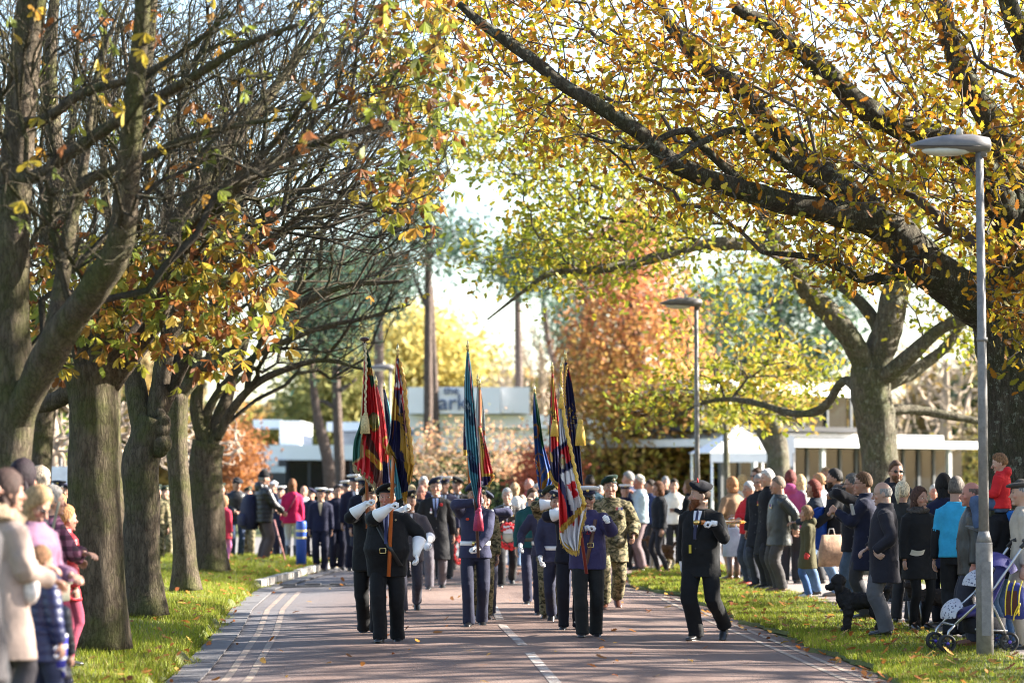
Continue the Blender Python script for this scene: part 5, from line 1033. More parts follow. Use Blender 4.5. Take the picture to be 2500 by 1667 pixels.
def right_crowd():
    k = dict(z=.06)
    C('woman in tan suede jacket and brown boots with ginger bob, back turned', 1789, 1166, 43.5, lod=1, fem=True, yaw=-140, hair=('bob', (.34, .16, .07)), top=('jacket', (.27, .17, .10), 'wool', .90), bottom=('skirt', (.10, .10, .10), 'wool', .55), boots=.36, shoes=(.09, .05, .035), bulk=1.5, lh=(.2, -.25, 1.05), **k)
    b = W(1788, 1318, 42.9); m = MB(); m.add(*loft([seg_ring(z, hw, .07, 0, 18, 3) for z, hw in ((-.27, .14), (-.25, .17), (0, .15), (.18, .11), (.2, .09))])); r_ = empty('cloth_bag', b, .3, 'pale grey blue cloth bag hanging from the tan jacketed woman', 'bag'); m.build('bag', cloth((.30, .33, .42), .8, 'cotton'), r_); m = MB(); m.tube([[-.07, 0, .19], [-.05, 0, .36], [.05, 0, .36], [.07, 0, .19]], .01, 6); m.build('strap', cloth((.3, .33, .42), .8, 'cotton'), r_)
    C('woman with curly blonde hair behind the tan suede jacket', 1814, 1160, 46, lod=1, fem=True, yaw=-150, hair=('long', (.48, .32, .15)), top=('jacket', (.55, .5, .42), 'wool', .85), bottom=('trousers', JEANL, 'denim', .9), **k)
    def stripe(F):
        for s in (1, -1):
            m = MB(); A = F.LA if s == 1 else F.RA; a, b_, c = A; n_ = unit(np.cross(b_-a, [0, 0, 1])); 
            P = catmull([a+[s*.03, 0, .05], (a+b_)/2+[s*.055, 0, .02], b_+[s*.05, 0, 0]], 14); m.tube(P, .02, 8, flat=.6); m.build('sleeve_stripe', cloth((.65, .62, .62), .7, 'cotton'), F.top, T=F.T)
    C('grey haired man in red tracksuit jacket with white sleeve stripe, arms folded', 1831, 1176, 41.5, lod=1, fat=.2, yaw=-62, hair=('short', (.38, .38, .38)), top=('jacket', (.45, .018, .025), 'nylon', .86), bottom=('trousers', (.05, .06, .09), 'denim', .95), lh=(-.06, -.26, 1.16), rh=(.06, -.26, 1.12), lpole=(1, .2, -.6), rpole=(-1, .2, -.6), extra=stripe, shoes=(.4, .05, .03), **k)
    C('dark haired bespectacled man looking over behind the red jacket', 1852, 1143, 46, lod=2, hair=('short', BROWNH), glasses='dark', top=('jacket', (.05, .04, .04), 'wool', .84), yaw=-60, **k)
    C('man in dark overcoat with poppy and row of gold medals, glasses on', 1856, 1158, 40.6, lod=1, yaw=-40, hair=('short', (.25, .25, .25)), glasses='clear', top=('coat', (.012, .013, .018), 'wool', .62), bottom=('trousers', (.03, .035, .05), 'wool', 1.), medals=4, poppy=True, **k)
    C('white haired man in long black coat looking left over the medal wearers', 1877, 1146, 39.9, lod=1, yaw=-70, skin=SKIN_P, hair=('short', WHITEH), top=('coat', (.010, .010, .013), 'wool', .50), bottom=('trousers', (.02, .02, .025), 'wool', 1.), **k)
    C('man in dark green waxed jacket with medals, hands clasped behind him', 1903, 1164, 39.0, lod=0, fat=.35, yaw=-78, hair=('short', (.16, .12, .09)), top=('jacket', (.028, .032, .032), 'leather', .70), bulk=1.8, bottom=('trousers', (.055, .05, .05), 'wool', 1.1), medals=3, lh=(.12, .22, .95), rh=(-.06, .24, .93), lpole=(1, .6, 0), shoes=(.13, .06, .04), **k)
    C('woman with long auburn hair and magenta hood, seen from behind', 1930, 1149, 42, lod=1, fem=True, yaw=165, hair=('long', (.13, .035, .03)), top=('jacket', (.30, .06, .16), 'cotton', .85, 'hood'), **k)
    C('blonde woman in white knitted coat, back to the camera', 1955, 1160, 43, lod=1, fem=True, yaw=175, hair=('long', (.46, .33, .17)), top=('coat', (.60, .55, .50), 'knit', .62), bulk=1.5, **k)
    C('short haired woman with dyed red hair, dark jacket and bright blue coat over arm', 1990, 1173, 38, lod=1, fem=True, yaw=-85, hair=('bob', (.14, .03, .02)), top=('jacket', (.03, .035, .045), 'nylon', .84), bottom=('trousers', (.10, .16, .27), 'denim', .95), lh=(-.02, -.3, 1.1), **k)
    # blue coat draped over her arm
    g = W(1998, 1285, 37.4); r_ = empty('folded_coat', g, R(20), 'bright royal blue coat draped over the red haired woman arm', 'coat'); m = MB()
    m.add(*loft([np.stack([hw*np.cos(a)+sx, .06*np.sin(a)+.02*np.sin(a*5), np.full(24, z)], 1) for a in [np.linspace(0, 2*PI, 25)[:-1]] for z, hw, sx in ((-.34, .10, .10), (-.28, .16, .08), (-.1, .19, .03), (.1, .16, .0), (.22, .13, .02), (.28, .05, .06))])); m.build('cloth', cloth((.015, .055, .28), .8, 'cotton'), r_)
    C('child in olive parka with fur trimmed hood and blue jeans', 1972, 1238, 37.2, lod=1, headk=1.12, fem=True, yaw=-95, hair=('bob', (.22, .13, .07)), top=('coat', (.075, .068, .035), 'cotton', .55, 'hood'), bulk=1.6, bottom=('trousers', (.05, .10, .24), 'denim', .95), shoes=(.5, .5, .5), gloves=(.5, .03, .03), **k)
    C('ginger haired man glimpsed between red haired woman and dark haired man', 2003, 1156, 42, lod=2, hair=('short', (.35, .2, .1)), top=('jacket', (.4, .4, .42), 'wool', .84), yaw=-100, **k)
    C('brown haired head further back near the pavilion window', 2016, 1142, 47, lod=2, hair=('short', (.3, .2, .12)), **k)
    C('dark haired man in black hooded coat, jeans and tan shoes holding a carrier bag', 2042, 1145, 37.5, lod=1, yaw=-100, skin=SKIN, hair=('short', (.02, .018, .018)), beard=(.05, .03, .02), top=('jacket', (.016, .016, .02), 'nylon', .72, 'hood'), bulk=1.5, bottom=('trousers', JEANL, 'denim', .95), shoes=(.25, .19, .14), lh=(.2, -.28, .95), **k)
    b = W(2030, 1340, 36.4); m = MB(); m.add(*loft([seg_ring(z, hw, hd, 0, 20, 4) for z, hw, hd in ((-.24, .17, .05), (-.23, .19, .07), (.0, .18, .06), (.2, .14, .02))])); r_ = empty('carrier_bag', b, .25, 'brown printed carrier bag held low before the jeans', 'bag'); m.build('bag', stone((.42, .25, .16), 9., .5), r_); m = MB(); m.tube([[-.05, 0, .19], [-.03, 0, .28], [.03, 0, .28], [.05, 0, .19]], .008, 6); m.build('handle', plain((.6, .55, .5)), r_)
    def camr(F): m = MB(); p = F.HT((-.02, -.19, -.02)); m.box(p-np.array([.06, .03, .04]), p+np.array([.06, .03, .04])); m.tube([p, p+[0, -.07, 0]], [.035, .03], 12); m.build('camera', plain((.012, .012, .014), .3), None, T=lambda v: (v*F.S) @ rotz(R(-95)).T+np.array(F.root.location)); o = bpy.context.scene.objects[-1]; 
    F = C('grey haired man in black fleece and jeans filming with a camera at his eye', 2086, 1158, 33, lod=1, yaw=-95, fat=.2, hair=('short', (.10, .10, .10)), glasses='clear', top=('jacket', (.012, .012, .018), 'wool', .76), bulk=1.5, bottom=('trousers', (.05, .075, .12), 'denim', 1.), rh=(-.06, -.28, 1.50), lh=(.06, -.28, 1.48), curl=.8, **k)
    p = W(2056, 1197, 32.9); m = MB(); m.box((-.06, -.035, -.04), (.04, .035, .04)); m.tube([[-.06, 0, 0], [-.12, 0, 0]], [.034, .030], 14); o = m.build('camera', plain((.012, .012, .014), .3), None, smooth=False); o.location = Vector(p); tag(o, 'black camera raised to the eye of the man in the fleece', 'camera')
    C('brown haired man in navy coat holding up a phone', 2112, 1154, 31.4, lod=1, yaw=-98, hair=('short', (.10, .055, .03)), glasses='clear', top=('coat', (.014, .016, .035), 'wool', .58), bottom=('trousers', (.03, .03, .035), 'wool', 1.), lh=(.02, -.34, 1.28), rh=(-.05, -.34, 1.24), curl=.8, **k)
    p = W(2081, 1243, 31.1); m = MB(); m.box((-.012, -.035, -.065), (.012, .035, .065)); o = m.build('phone', plain((.3, .3, .3), .25), None, smooth=False); o.location = Vector(p); o.rotation_euler = (0, R(-12), R(10)); tag(o, 'phone held out by the man in the navy coat', 'phone')
    C('elderly bald man in long dark overcoat and grey trousers, glasses, leaflet in hand', 2160, 1177, 28.2, lod=0, fat=.35, yaw=-98, skin=SKIN_P, hair=('bald', (.24, .22, .20)), glasses='clear', top=('coat', (.020, .019, .026), 'wool', .60), bulk=1.8, bottom=('trousers', (.085, .085, .095), 'wool', 1.15), lh=(.20, -.12, .95), lpole=(.4, 1, -.3), rh=(-.1, -.2, .98), lfd=(.2, .6, -.4), lcurl=.6, head=(-6, 6), **k)
    paper(W(2240, 1347, 28.1), R(10), (.15, .09), 'folded white leaflet in the elderly man hand', tilt=.9); paper(W(2283, 1302, 29.4), R(60), (.12, .2), 'upright printed leaflet held by the dark haired woman in the fur collar', col=(.66, .64, .72), tilt=.1)
    C('white haired woman with ponytail behind the elderly man', 2203, 1175, 30.6, lod=1, fem=True, yaw=150, hair=('ponytail', (.62, .55, .40)), top=('jacket', (.03, .03, .03), 'wool', .8), **k)
    def fur(F): m = MB(); m.tube([[.10*math.cos(a), F.prof(1.44)[2]+.09*math.sin(a), 1.455+F.dz] for a in np.linspace(0, 2*PI, 20)], .042, 8); v, f = m.arrays(); v = v+.012*np.random.RandomState(2).normal(size=v.shape); m2 = MB(); m2.add(v, f); m2.build('fur_collar', hairmat((.06, .05, .045)), F.top, T=F.T)
    C('smiling dark haired woman in black coat with fur collar, leggings and boots', 2243, 1190, 29.2, lod=0, fem=True, yaw=20, skin=SKIN, head=(20, 0), hair=('long', (.07, .035, .025)), top=('coat', (.012, .012, .013), 'wool', .62), bulk=1.5, bottom=('leggings', (.010, .010, .011), 'cotton', 1.05), boots=.30, shoes=(.012, .010, .010), extra=fur, lh=(.2, -.25, 1.05), **k)
    C('tall bearded man in aviator sunglasses standing head above the crowd', 2187, 1126, 36, lod=1, yaw=10, skin=SKIN, hair=('short', (.09, .05, .03)), beard=(.12, .06, .03), glasses='dark', top=('jacket', (.02, .022, .03), 'cotton', .8, 'hood'), **k)
    C('man in bright turquoise shirt over black sleeves, back to the camera', 2336, 1165, 27.6, lod=0, fat=.3, yaw=168, hair=('short', (.11, .09, .075)), top=('shirt', (.035, .30, .50), 'silk', .88), sleeves=False, bulk=1.5, bottom=('trousers', (.012, .012, .014), 'cotton', 1.1), lh=(.25, -.02, .83), extra=lambda F: [undersleeve(F, A) for A in (F.LA, F.RA)], **k)
    C('bald man in black leather jacket partly behind the nearest lamp post', 2377, 1177, 26.6, lod=1, fat=.3, yaw=-95, skin=SKIN_R, hair=('bald', (.12, .09, .07)), top=('jacket', (.013, .013, .013), 'leather', .74), bulk=1.8, bottom=('trousers', (.03, .03, .04), 'wool', 1.1), shoes=(.16, .06, .03), **k)
    C('white haired man in dark green coat far back between black coat and navy rucksack', 2281, 1184, 44, lod=2, skin=SKIN_R, hair=('short', WHITEH), top=('jacket', (.02, .03, .022), 'wool', .8), shirt=WHT_, **k)
    C('dark haired woman in navy coat carrying a navy rucksack with tan straps', 2306, 1158, 30, lod=1, fem=True, yaw=-170, hair=('long', (.012, .010, .010)), top=('jacket', (.015, .018, .045), 'nylon', .66), bulk=1.5, bottom=('trousers', (.015, .015, .02), 'cotton', 1.), **k)
    C('small child in red coat far behind between the adults', 2272, 1320, 46, lod=2, headk=1.15, hair=('short', BROWNH), top=('jacket', (.55, .05, .03), 'wool', .7), **k)
    def hoodb(F): m = MB(); m.add(*loft([np.stack([hw*np.cos(a), .115+hd*np.sin(a), np.full(20, z)], 1) for a in [np.linspace(0, 2*PI, 21)[:-1]] for z, hw, hd in ((1.20, .02, .01), (1.26, .07, .03), (1.36, .12, .05), (1.44, .13, .06), (1.47, .09, .04))])); m.build('hood', cloth((.02, .13, .42), .8, 'cotton'), F.top, T=F.T)
    C('father in black jacket with blue hood carrying the boy on his shoulders', 2452, 1186, 26.4, lod=0, yaw=-128, fat=.2, hair=('short', DARKH), top=('jacket', (.012, .012, .014), 'nylon', .74), bulk=1.8, bottom=('trousers', (.06, .11, .2), 'denim', 1.), lh=(.10, -.18, 1.30), rh=(-.10, -.18, 1.30), shoes=(.2, .2, .22), extra=hoodb, **k)
    H = 1.06; zt = W(2444, 1101, 26.35)[2]
    person('small boy in red hooded top and jeans riding on his father shoulders', (2446, 1300), H=H, D=26.35, z=zt-H, lod=0, headk=1.18, yaw=-112, skin=SKIN_P, hair=('short', (.17, .085, .04)), top=('hood', (.50, .02, .025), 'cotton', .86, 'hood'), bulk=1.8, bottom=('trousers', (.06, .09, .16), 'denim', 1.15), lf=(.16, -.36, .42, -20), rf=(-.16, -.36, .42, -20), lh=(.12, -.30, 1.02), rh=(-.12, -.30, 1.02), shoes=(.1, .1, .1), head=(5, 12))
    C('person in flat cap and beige jacket cut by the right edge of the view', 2500, 1168, 26.0, hatk=.02, lod=1, yaw=-95, skin=SKIN_P, hair=('short', GREYH), hat=('flat', (.05, .045, .04)), top=('jacket', (.38, .33, .27), 'cotton', .80), bulk=1.6, bottom=('trousers', (.48, .42, .33), 'cotton', 1.05), shoes=(.03, .03, .03), **k)
    dog((2105, 1555), 28.9, -100, 'black curly poodle standing on the grass before the elderly man', (.016, .015, .016), H=.41, z=.06)
    dog((2280, 1530), 29.6, 95, 'shaggy dark brown dog behind the legs of the black coated woman', (.035, .026, .022), H=.42, z=.06, name='shaggy_dog')
def undersleeve(F, A):
    s, el, wr = A; m = MB(); P = catmull([s+(el-s)*.78, el, (el+wr)/2, wr-unit(wr-el)*.01], 12); m.tube(P, [.066, .058, .05, .042], 12); m.build('undersleeve', cloth((.012, .012, .014), .8, 'cotton'), F.root, T=F.T)
def left_front():
    z = .18
    C('woman with long brown hair in cream coat with fur hood at the left edge', 8, 1150, 15.3, z=z, lod=0, fem=True, yaw=128, hair=('long', (.045, .025, .02)), top=('coat', (.33, .25, .21), 'wool', .56, 'hood'), bulk=1.6, bottom=('leggings', (.05, .045, .05), 'cotton', 1.2), lh=(.08, -.30, 1.12), rh=(-.12, -.28, 1.05), boots=.3, extra=lambda F: furh(F))
    C('woman in dark grey coat almost wholly outside the left edge', -62, 1128, 14.2, z=z, lod=1, fem=True, yaw=110, hair=('long', (.10, .06, .05)), top=('coat', (.055, .05, .052), 'wool', .5), bulk=1.6)
    C('tall woman with sleek dark hair behind the cream coat', 50, 1124, 18.6, z=z, lod=0, fem=True, yaw=150, hair=('long', (.018, .010, .014)), top=('jacket', (.03, .03, .04), 'wool', .8), bulk=1.5)
    C('blonde woman in sunglasses bowing her head, lilac satin jacket', 82, 1188, 17, z=z, lod=0, fem=True, yaw=62, head=(10, 32), hair=('bob', (.28, .18, .09)), glasses='dark', top=('jacket', (.17, .09, .14), 'silk', .80), bulk=1.6, lh=(.1, -.28, 1.08))
    C('grey haired woman in pink plaid shirt with folded arms beside the thick chestnut', 122, 1187, 20.2, z=z, lod=0, fem=True, yaw=118, hair=('short', (.22, .20, .18)), top=('jacket', (.3, .1, .2), 'plaid', .76), bulk=1.6, bottom=('trousers', (.20, .03, .06), 'cotton', 1.), lh=(-.08, -.30, 1.14), rh=(.08, -.30, 1.08), lpole=(1, .1, -.5), rpole=(-1, .1, -.5), extra=lambda F: None)
    b = W(136, 1425, 19.8); m = MB(); m.add(*loft([seg_ring(zz, hw, .06, 0, 18, 3) for zz, hw in ((-.13, .09), (-.12, .11), (.1, .11), (.12, .09))])); r_ = empty('shoulder_bag', b, .6, 'khaki canvas shoulder bag at the hip of the plaid shirt woman', 'bag'); m.build('bag', cloth((.25, .24, .19), .8, 'cotton'), r_); m = MB(); m.box((-.105, -.075, .0), (.105, -.062, .10)); m.build('flap', cloth((.2, .19, .15), .8, 'cotton'), r_)
    m = MB(); m.tube(catmull([[-.09, 0, .1], [-.04, -.02, .4], [0, -.05, .62]], 10), .012, 6, flat=.4); m.build('strap', cloth((.2, .19, .15), .8, 'cotton'), r_)
    C('woman with fluffy pale blonde hair further back on the left verge', 92, 1142, 22.5, z=z, lod=1, fem=True, yaw=140, hair=('bob', (.30, .24, .18)), top=('jacket', (.3, .25, .25), 'wool', .8))
    C('ginger girl with ponytail in red jacket just left of the thick chestnut', 157, 1236, 22, z=z, lod=1, headk=1.1, fem=True, yaw=130, hair=('ponytail', (.36, .17, .07)), top=('puffer', (.42, .02, .03), 'shiny', .72), bottom=('trousers', (.22, .04, .07), 'cotton', 1.))
    C('blonde onlooker seen over the ginger girl', 140, 1206, 25, z=z, lod=2, fem=True, yaw=150, hair=('long', (.45, .3, .12)), top=('jacket', (.2, .05, .06), 'wool', .8))
    C('brown haired child in bright navy padded jacket and dark blue sleeves nearest the camera', 96, 1338, 16, z=z, lod=0, headk=1.1, yaw=140, hair=('short', (.24, .12, .06)), top=('puffer', (.012, .018, .075), 'shiny', .70), bulk=1.7, bottom=('trousers', (.03, .035, .07), 'denim', 1.1), lh=(.22, -.1, .84), rh=(-.30, -.05, .72))
    C('small child in black rain jacket and striped gloves by the kerb', 128, 1412, 16.4, z=z, lod=1, headk=1.12, yaw=150, hair=('short', (.1, .06, .04)), hat=('beanie', (.02, .025, .06)), top=('puffer', (.012, .014, .026), 'shiny', .60), bulk=1.9, bottom=('trousers', (.02, .022, .04), 'cotton', 1.2), lh=(.24, -.08, .80), rh=(-.24, -.08, .80))
    p = W(143, 1612, 16.0); m = MB(); m.tube([[0, 0, .16], [0, 0, .02], [.0, -.02, -.05]], [.055, .052, .03], 12); 
    for q in range(3): m.tube([[-.03+.03*q, -.01, -.02], [-.03+.03*q, -.02, -.10]], [.015, .010], 6)
    r_ = empty('striped_mitten', p, .2, 'blue and white striped glove dangling near the kerb', 'glove'); m.build('glove', cloth((.05, .05, .32), .9, 'stripe'), r_)
def furh(F):
    m = MB(); m.tube([[.13*math.cos(a), F.prof(1.44)[2]+.03+.12*math.sin(a), 1.46+.05*math.sin(a)+F.dz] for a in np.linspace(0, 2*PI, 24)], .055, 9); v, f = m.arrays(); v = v+.014*np.random.RandomState(4).normal(size=v.shape); m2 = MB(); m2.add(v, f); m2.build('fur_trim', hairmat((.24, .17, .11)), F.top, T=F.T)
    m = MB(); p = F.front(-.16, 1.0, .03); m.ell(p, (.09, .05, .10), 0, 14, 9); m.build('bobble_hat', plain((.7, .6, .55), .9, var=.3, scale=40), None if False else F.root, T=F.T)

def wheel(root, c, r, w, name='wheel'):
    m = MB(); n = 26; a = np.linspace(0, 2*PI, n+1)
    P = np.stack([c[0]+r*.86*np.cos(a), np.full(n+1, c[1]), c[2]+r*.86*np.sin(a)], 1); m.tube(P, r*.15, 8, caps=False, ref=(0, 1, 0)); ty = m.build(name, plain((.015, .015, .016), .7), root)
    m = MB(); m.tube([[c[0], c[1]-w*.5, c[2]], [c[0], c[1]+w*.5, c[2]]], r*.22, 12)
    for k_ in range(6): q = k_*PI/3; m.tube([c, [c[0]+r*.8*math.cos(q), c[1], c[2]+r*.8*math.sin(q)]], r*.07, 5)
    m.build('rim', plain((.03, .03, .035), .4), ty); m = MB(); m.ell([c[0], c[1]-w*.5, c[2]], (r*.2, .008, r*.2), 0, 12, 6); m.build('hub_cap', plain((.05, .03, .3), .3), ty)
def pushchair():
    b = W(2390, 1600, 25.7); b[2] = .066; root = empty('pushchair', b, R(6), 'dark blue pushchair with patterned white hoods beside the nearest lamp post', 'pushchair')
    AL = plain((.45, .46, .48), .3, .9); PU = cloth((.035, .03, .16), .6, 'nylon'); 
    pt, nt_, bb = nodes_of('patterned_hood'); co = objco(nt_); v_ = N(nt_, 'ShaderNodeTexVoronoi', i_Scale=34.); L(nt_, co, v_.inputs['Vector']); rp = ramp(nt_, [(.30, (.05, .05, .10)), (.34, (.42, .42, .46))]); L(nt_, v_.outputs[0], rp.inputs[0]); L(nt_, rp.outputs[0], bb.inputs['Base Color'])
    for y in (-.22, .22):
        for dy in (-.028, .028): wheel(root, np.array([-.38, y+dy, .085]), .085, .03)
        wheel(root, np.array([.24, y, .095]), .095, .035)
        m = MB(); m.tube([[-.38, y, .09], [-.36, y, .2], [-.30, y, .26]], .013, 7); m.tube([[-.30, y, .26], [.10, y, .62], [.36, y, .98], [.40, y, 1.04]], .013, 7); m.tube([[.24, y, .10], [.10, y, .40], [.02, y, .56]], .013, 7); m.tube([[-.1, y, .22], [.22, y, .2]], .010, 6); m.build('frame', AL, root)
        m = MB(); m.tube([[.36, y, 1.0], [.42, y, 1.06], [.42, y*.6, 1.07]], .02, 8); m.build('handle', plain((.02, .02, .02), .6), root)
    m = MB(); m.tube([[.24, -.22, .095], [.24, .22, .095]], .012, 6); m.tube([[-.30, -.22, .26], [-.30, .22, .26]], .012, 6); m.build('axle', AL, root)
    m = MB(); m.add(*loft([np.stack([x+0*np.cos(a), .19*np.cos(a), z+h*np.sin(a)], 1) for a in [np.linspace(0, 2*PI, 21)[:-1]] for x, z, h in ((-.26, .34, .03), (-.16, .36, .05), (0, .40, .06), (.10, .50, .07), (.2, .7, .06), (.26, .86, .04))])); m.build('seat', PU, root)
    def hood(x0, z0, r, ang0, ang1, mat, nm='hood'):
        n, k_ = 14, 18; V = []; f = []
        for sh in (1., .96):
            for i in range(n):
                t = ang0+(ang1-ang0)*i/(n-1)
                for j in range(k_): p = -1+2*j/(k_-1); wv = .21*p; rr = r*math.sqrt(max(.06, 1-(p*.86)**2))*sh; V.append([x0+rr*math.cos(t), wv, z0+rr*math.sin(t)])
        for o_ in (0, n*k_): f += [(o_+i*k_+j, o_+i*k_+j+1, o_+(i+1)*k_+j+1, o_+(i+1)*k_+j) for i in range(n-1) for j in range(k_-1)]
        m = MB(); m.add(V, f); m.build(nm, mat, root)
    hood(-.20, .34, .17, R(95), R(190), pt); hood(.02, .62, .17, R(80), R(175), pt); hood(.14, .70, .26, R(20), R(110), PU)
    m = MB(); m.add(*loft([seg_ring(z, hw, .17, 0, 20, 4) for z, hw in ((.17, .16), (.19, .19), (.32, .2))])); v, f = m.arrays(); m = MB(); m.add(v+[.05, 0, 0], f); m.build('basket', cloth((.015, .015, .02), .8, 'nylon'), root)
    g = W(2478, 1465, 25.45); bp = empty('child_rucksack', g, R(-12), 'navy child rucksack with brown panels and yellow straps hung on the pushchair', 'backpack'); bp.scale = (.72, .8, .95); m = MB(); m.add(*loft([seg_ring(z, hw, hd, 0, 20, 3) for z, hw, hd in ((-.19, .10, .05), (-.17, .15, .08), (.0, .15, .09), (.13, .12, .07), (.18, .05, .03))])); m.build('bag', cloth((.03, .04, .18), .7, 'nylon'), bp)
    for x in (-.09, .0): m = MB(); m.box((x-.03, -.098, -.14), (x+.03, -.07, .10)); m.build('panel', cloth((.08, .03, .02), .7, 'nylon'), bp, smooth=False)
    for x in (-.125, -.045, .05): m = MB(); m.tube(catmull([[x, -.10, -.15], [x, -.105, 0], [x+.02, -.09, .12], [x+.05, -.03, .2]], 10), .009, 6); m.build('strap', plain((.62, .48, .02), .5), bp)
    m = MB(); m.tube(catmull([[.0, -.11, -.15], [.04, -.13, -.1], [.07, -.12, -.02], [.0, -.13, -.12], [-.02, -.12, -.2]], 14), .008, 6); m.build('strap', plain((.62, .48, .02), .5), bp)
if 'people' not in SKIP:
    marchers(); left_back(); right_back(); right_crowd(); left_front(); pushchair()
if 'flags' not in SKIP: flags()
# ================================================================ trees
def brown(r, m):
    w = np.cumsum(r.normal(size=(m, 3)), 0); t = np.arange(1, m+1)[:, None]/m
    return w-t*w[-1]
def bark(c1, c2, moss, sc=1., lich=.0):
    m, nt, b = nodes_of('bark'); co = objco(nt)
    mp = N(nt, 'ShaderNodeMapping'); mp.inputs['Scale'].default_value = (1, 1, .28); L(nt, co, mp.inputs[0])
    a = N(nt, 'ShaderNodeTexNoise', i_Scale=16.*sc, i_Detail=8., i_Roughness=.7, i_Distortion=.6); L(nt, mp.outputs[0], a.inputs['Vector'])
    vo = N(nt, 'ShaderNodeTexVoronoi', feature='DISTANCE_TO_EDGE', i_Scale=24.*sc); ad0 = N(nt, 'ShaderNodeVectorMath', operation='MULTIPLY_ADD'); L(nt, a.outputs['Color'], ad0.inputs[0]); ad0.inputs[1].default_value = (.12, .12, .12); L(nt, mp.outputs[0], ad0.inputs[2]); L(nt, ad0.outputs[0], vo.inputs['Vector'])
    g = N(nt, 'ShaderNodeTexNoise', i_Scale=1.6, i_Detail=6., i_Roughness=.65); L(nt, co, g.inputs['Vector'])
    r = ramp(nt, [(.3, c1), (.65, c2)]); L(nt, a.outputs[0], r.inputs[0])
    mk = ramp(nt, [(.46, (0, 0, 0)), (.62, (1, 1, 1))]); L(nt, g.outputs[0], mk.inputs[0])
    mx = N(nt, 'ShaderNodeMix', data_type='RGBA'); mm = N(nt, 'ShaderNodeMath', operation='MULTIPLY'); L(nt, mk.outputs[0], mm.inputs[0]); mm.inputs[1].default_value = .75; L(nt, mm.outputs[0], mx.inputs[0]); L(nt, r.outputs[0], mx.inputs[6]); mx.inputs[7].default_value = (*moss, 1)
    out = mx.outputs[2]
    if lich:
        l = N(nt, 'ShaderNodeTexNoise', i_Scale=11., i_Detail=7., i_Roughness=.75); L(nt, co, l.inputs['Vector']); lk = ramp(nt, [(.56, (0, 0, 0)), (.60, (lich, lich, lich))]); L(nt, l.outputs[0], lk.inputs[0])
        m3 = N(nt, 'ShaderNodeMix', data_type='RGBA'); L(nt, lk.outputs[0], m3.inputs[0]); L(nt, out, m3.inputs[6]); m3.inputs[7].default_value = (.33, .35, .27, 1); out = m3.outputs[2]
    cr = ramp(nt, [(0, (.35, .35, .35)), (.12, (1, 1, 1))]); L(nt, vo.outputs[0], cr.inputs[0])
    m4 = N(nt, 'ShaderNodeMix', data_type='RGBA', blend_type='MULTIPLY'); m4.inputs[0].default_value = .8; L(nt, out, m4.inputs[6]); L(nt, cr.outputs[0], m4.inputs[7])
    L(nt, m4.outputs[2], b.inputs['Base Color']); b.inputs['Roughness'].default_value = .95; b.inputs['Specular IOR Level'].default_value = .15
    h = N(nt, 'ShaderNodeMath', operation='MULTIPLY_ADD'); L(nt, vo.outputs[0], h.inputs[0]); h.inputs[1].default_value = 1.5; L(nt, a.outputs[0], h.inputs[2]); bump(nt, b, h.outputs[0], 1., .05)
    return m
BARK_L = bark((.075, .055, .04), (.22, .175, .125), (.12, .13, .04), 1.)
BARK_O = bark((.05, .04, .03), (.16, .14, .105), (.085, .09, .045), 1., .8)
BARK_G = bark((.10, .085, .065), (.25, .22, .165), (.12, .13, .06), .8, .6)
BARK_P = bark((.09, .068, .06), (.23, .175, .15), (.18, .135, .115), .8)
TWIG_L = bark((.07, .057, .043), (.21, .175, .13), (.115, .12, .05), 1.6); TWIG_O = plain((.075, .06, .048), .9, var=.4, scale=3.)
TWIG_T = plain((.30, .235, .175), .9, var=.35, scale=1.)

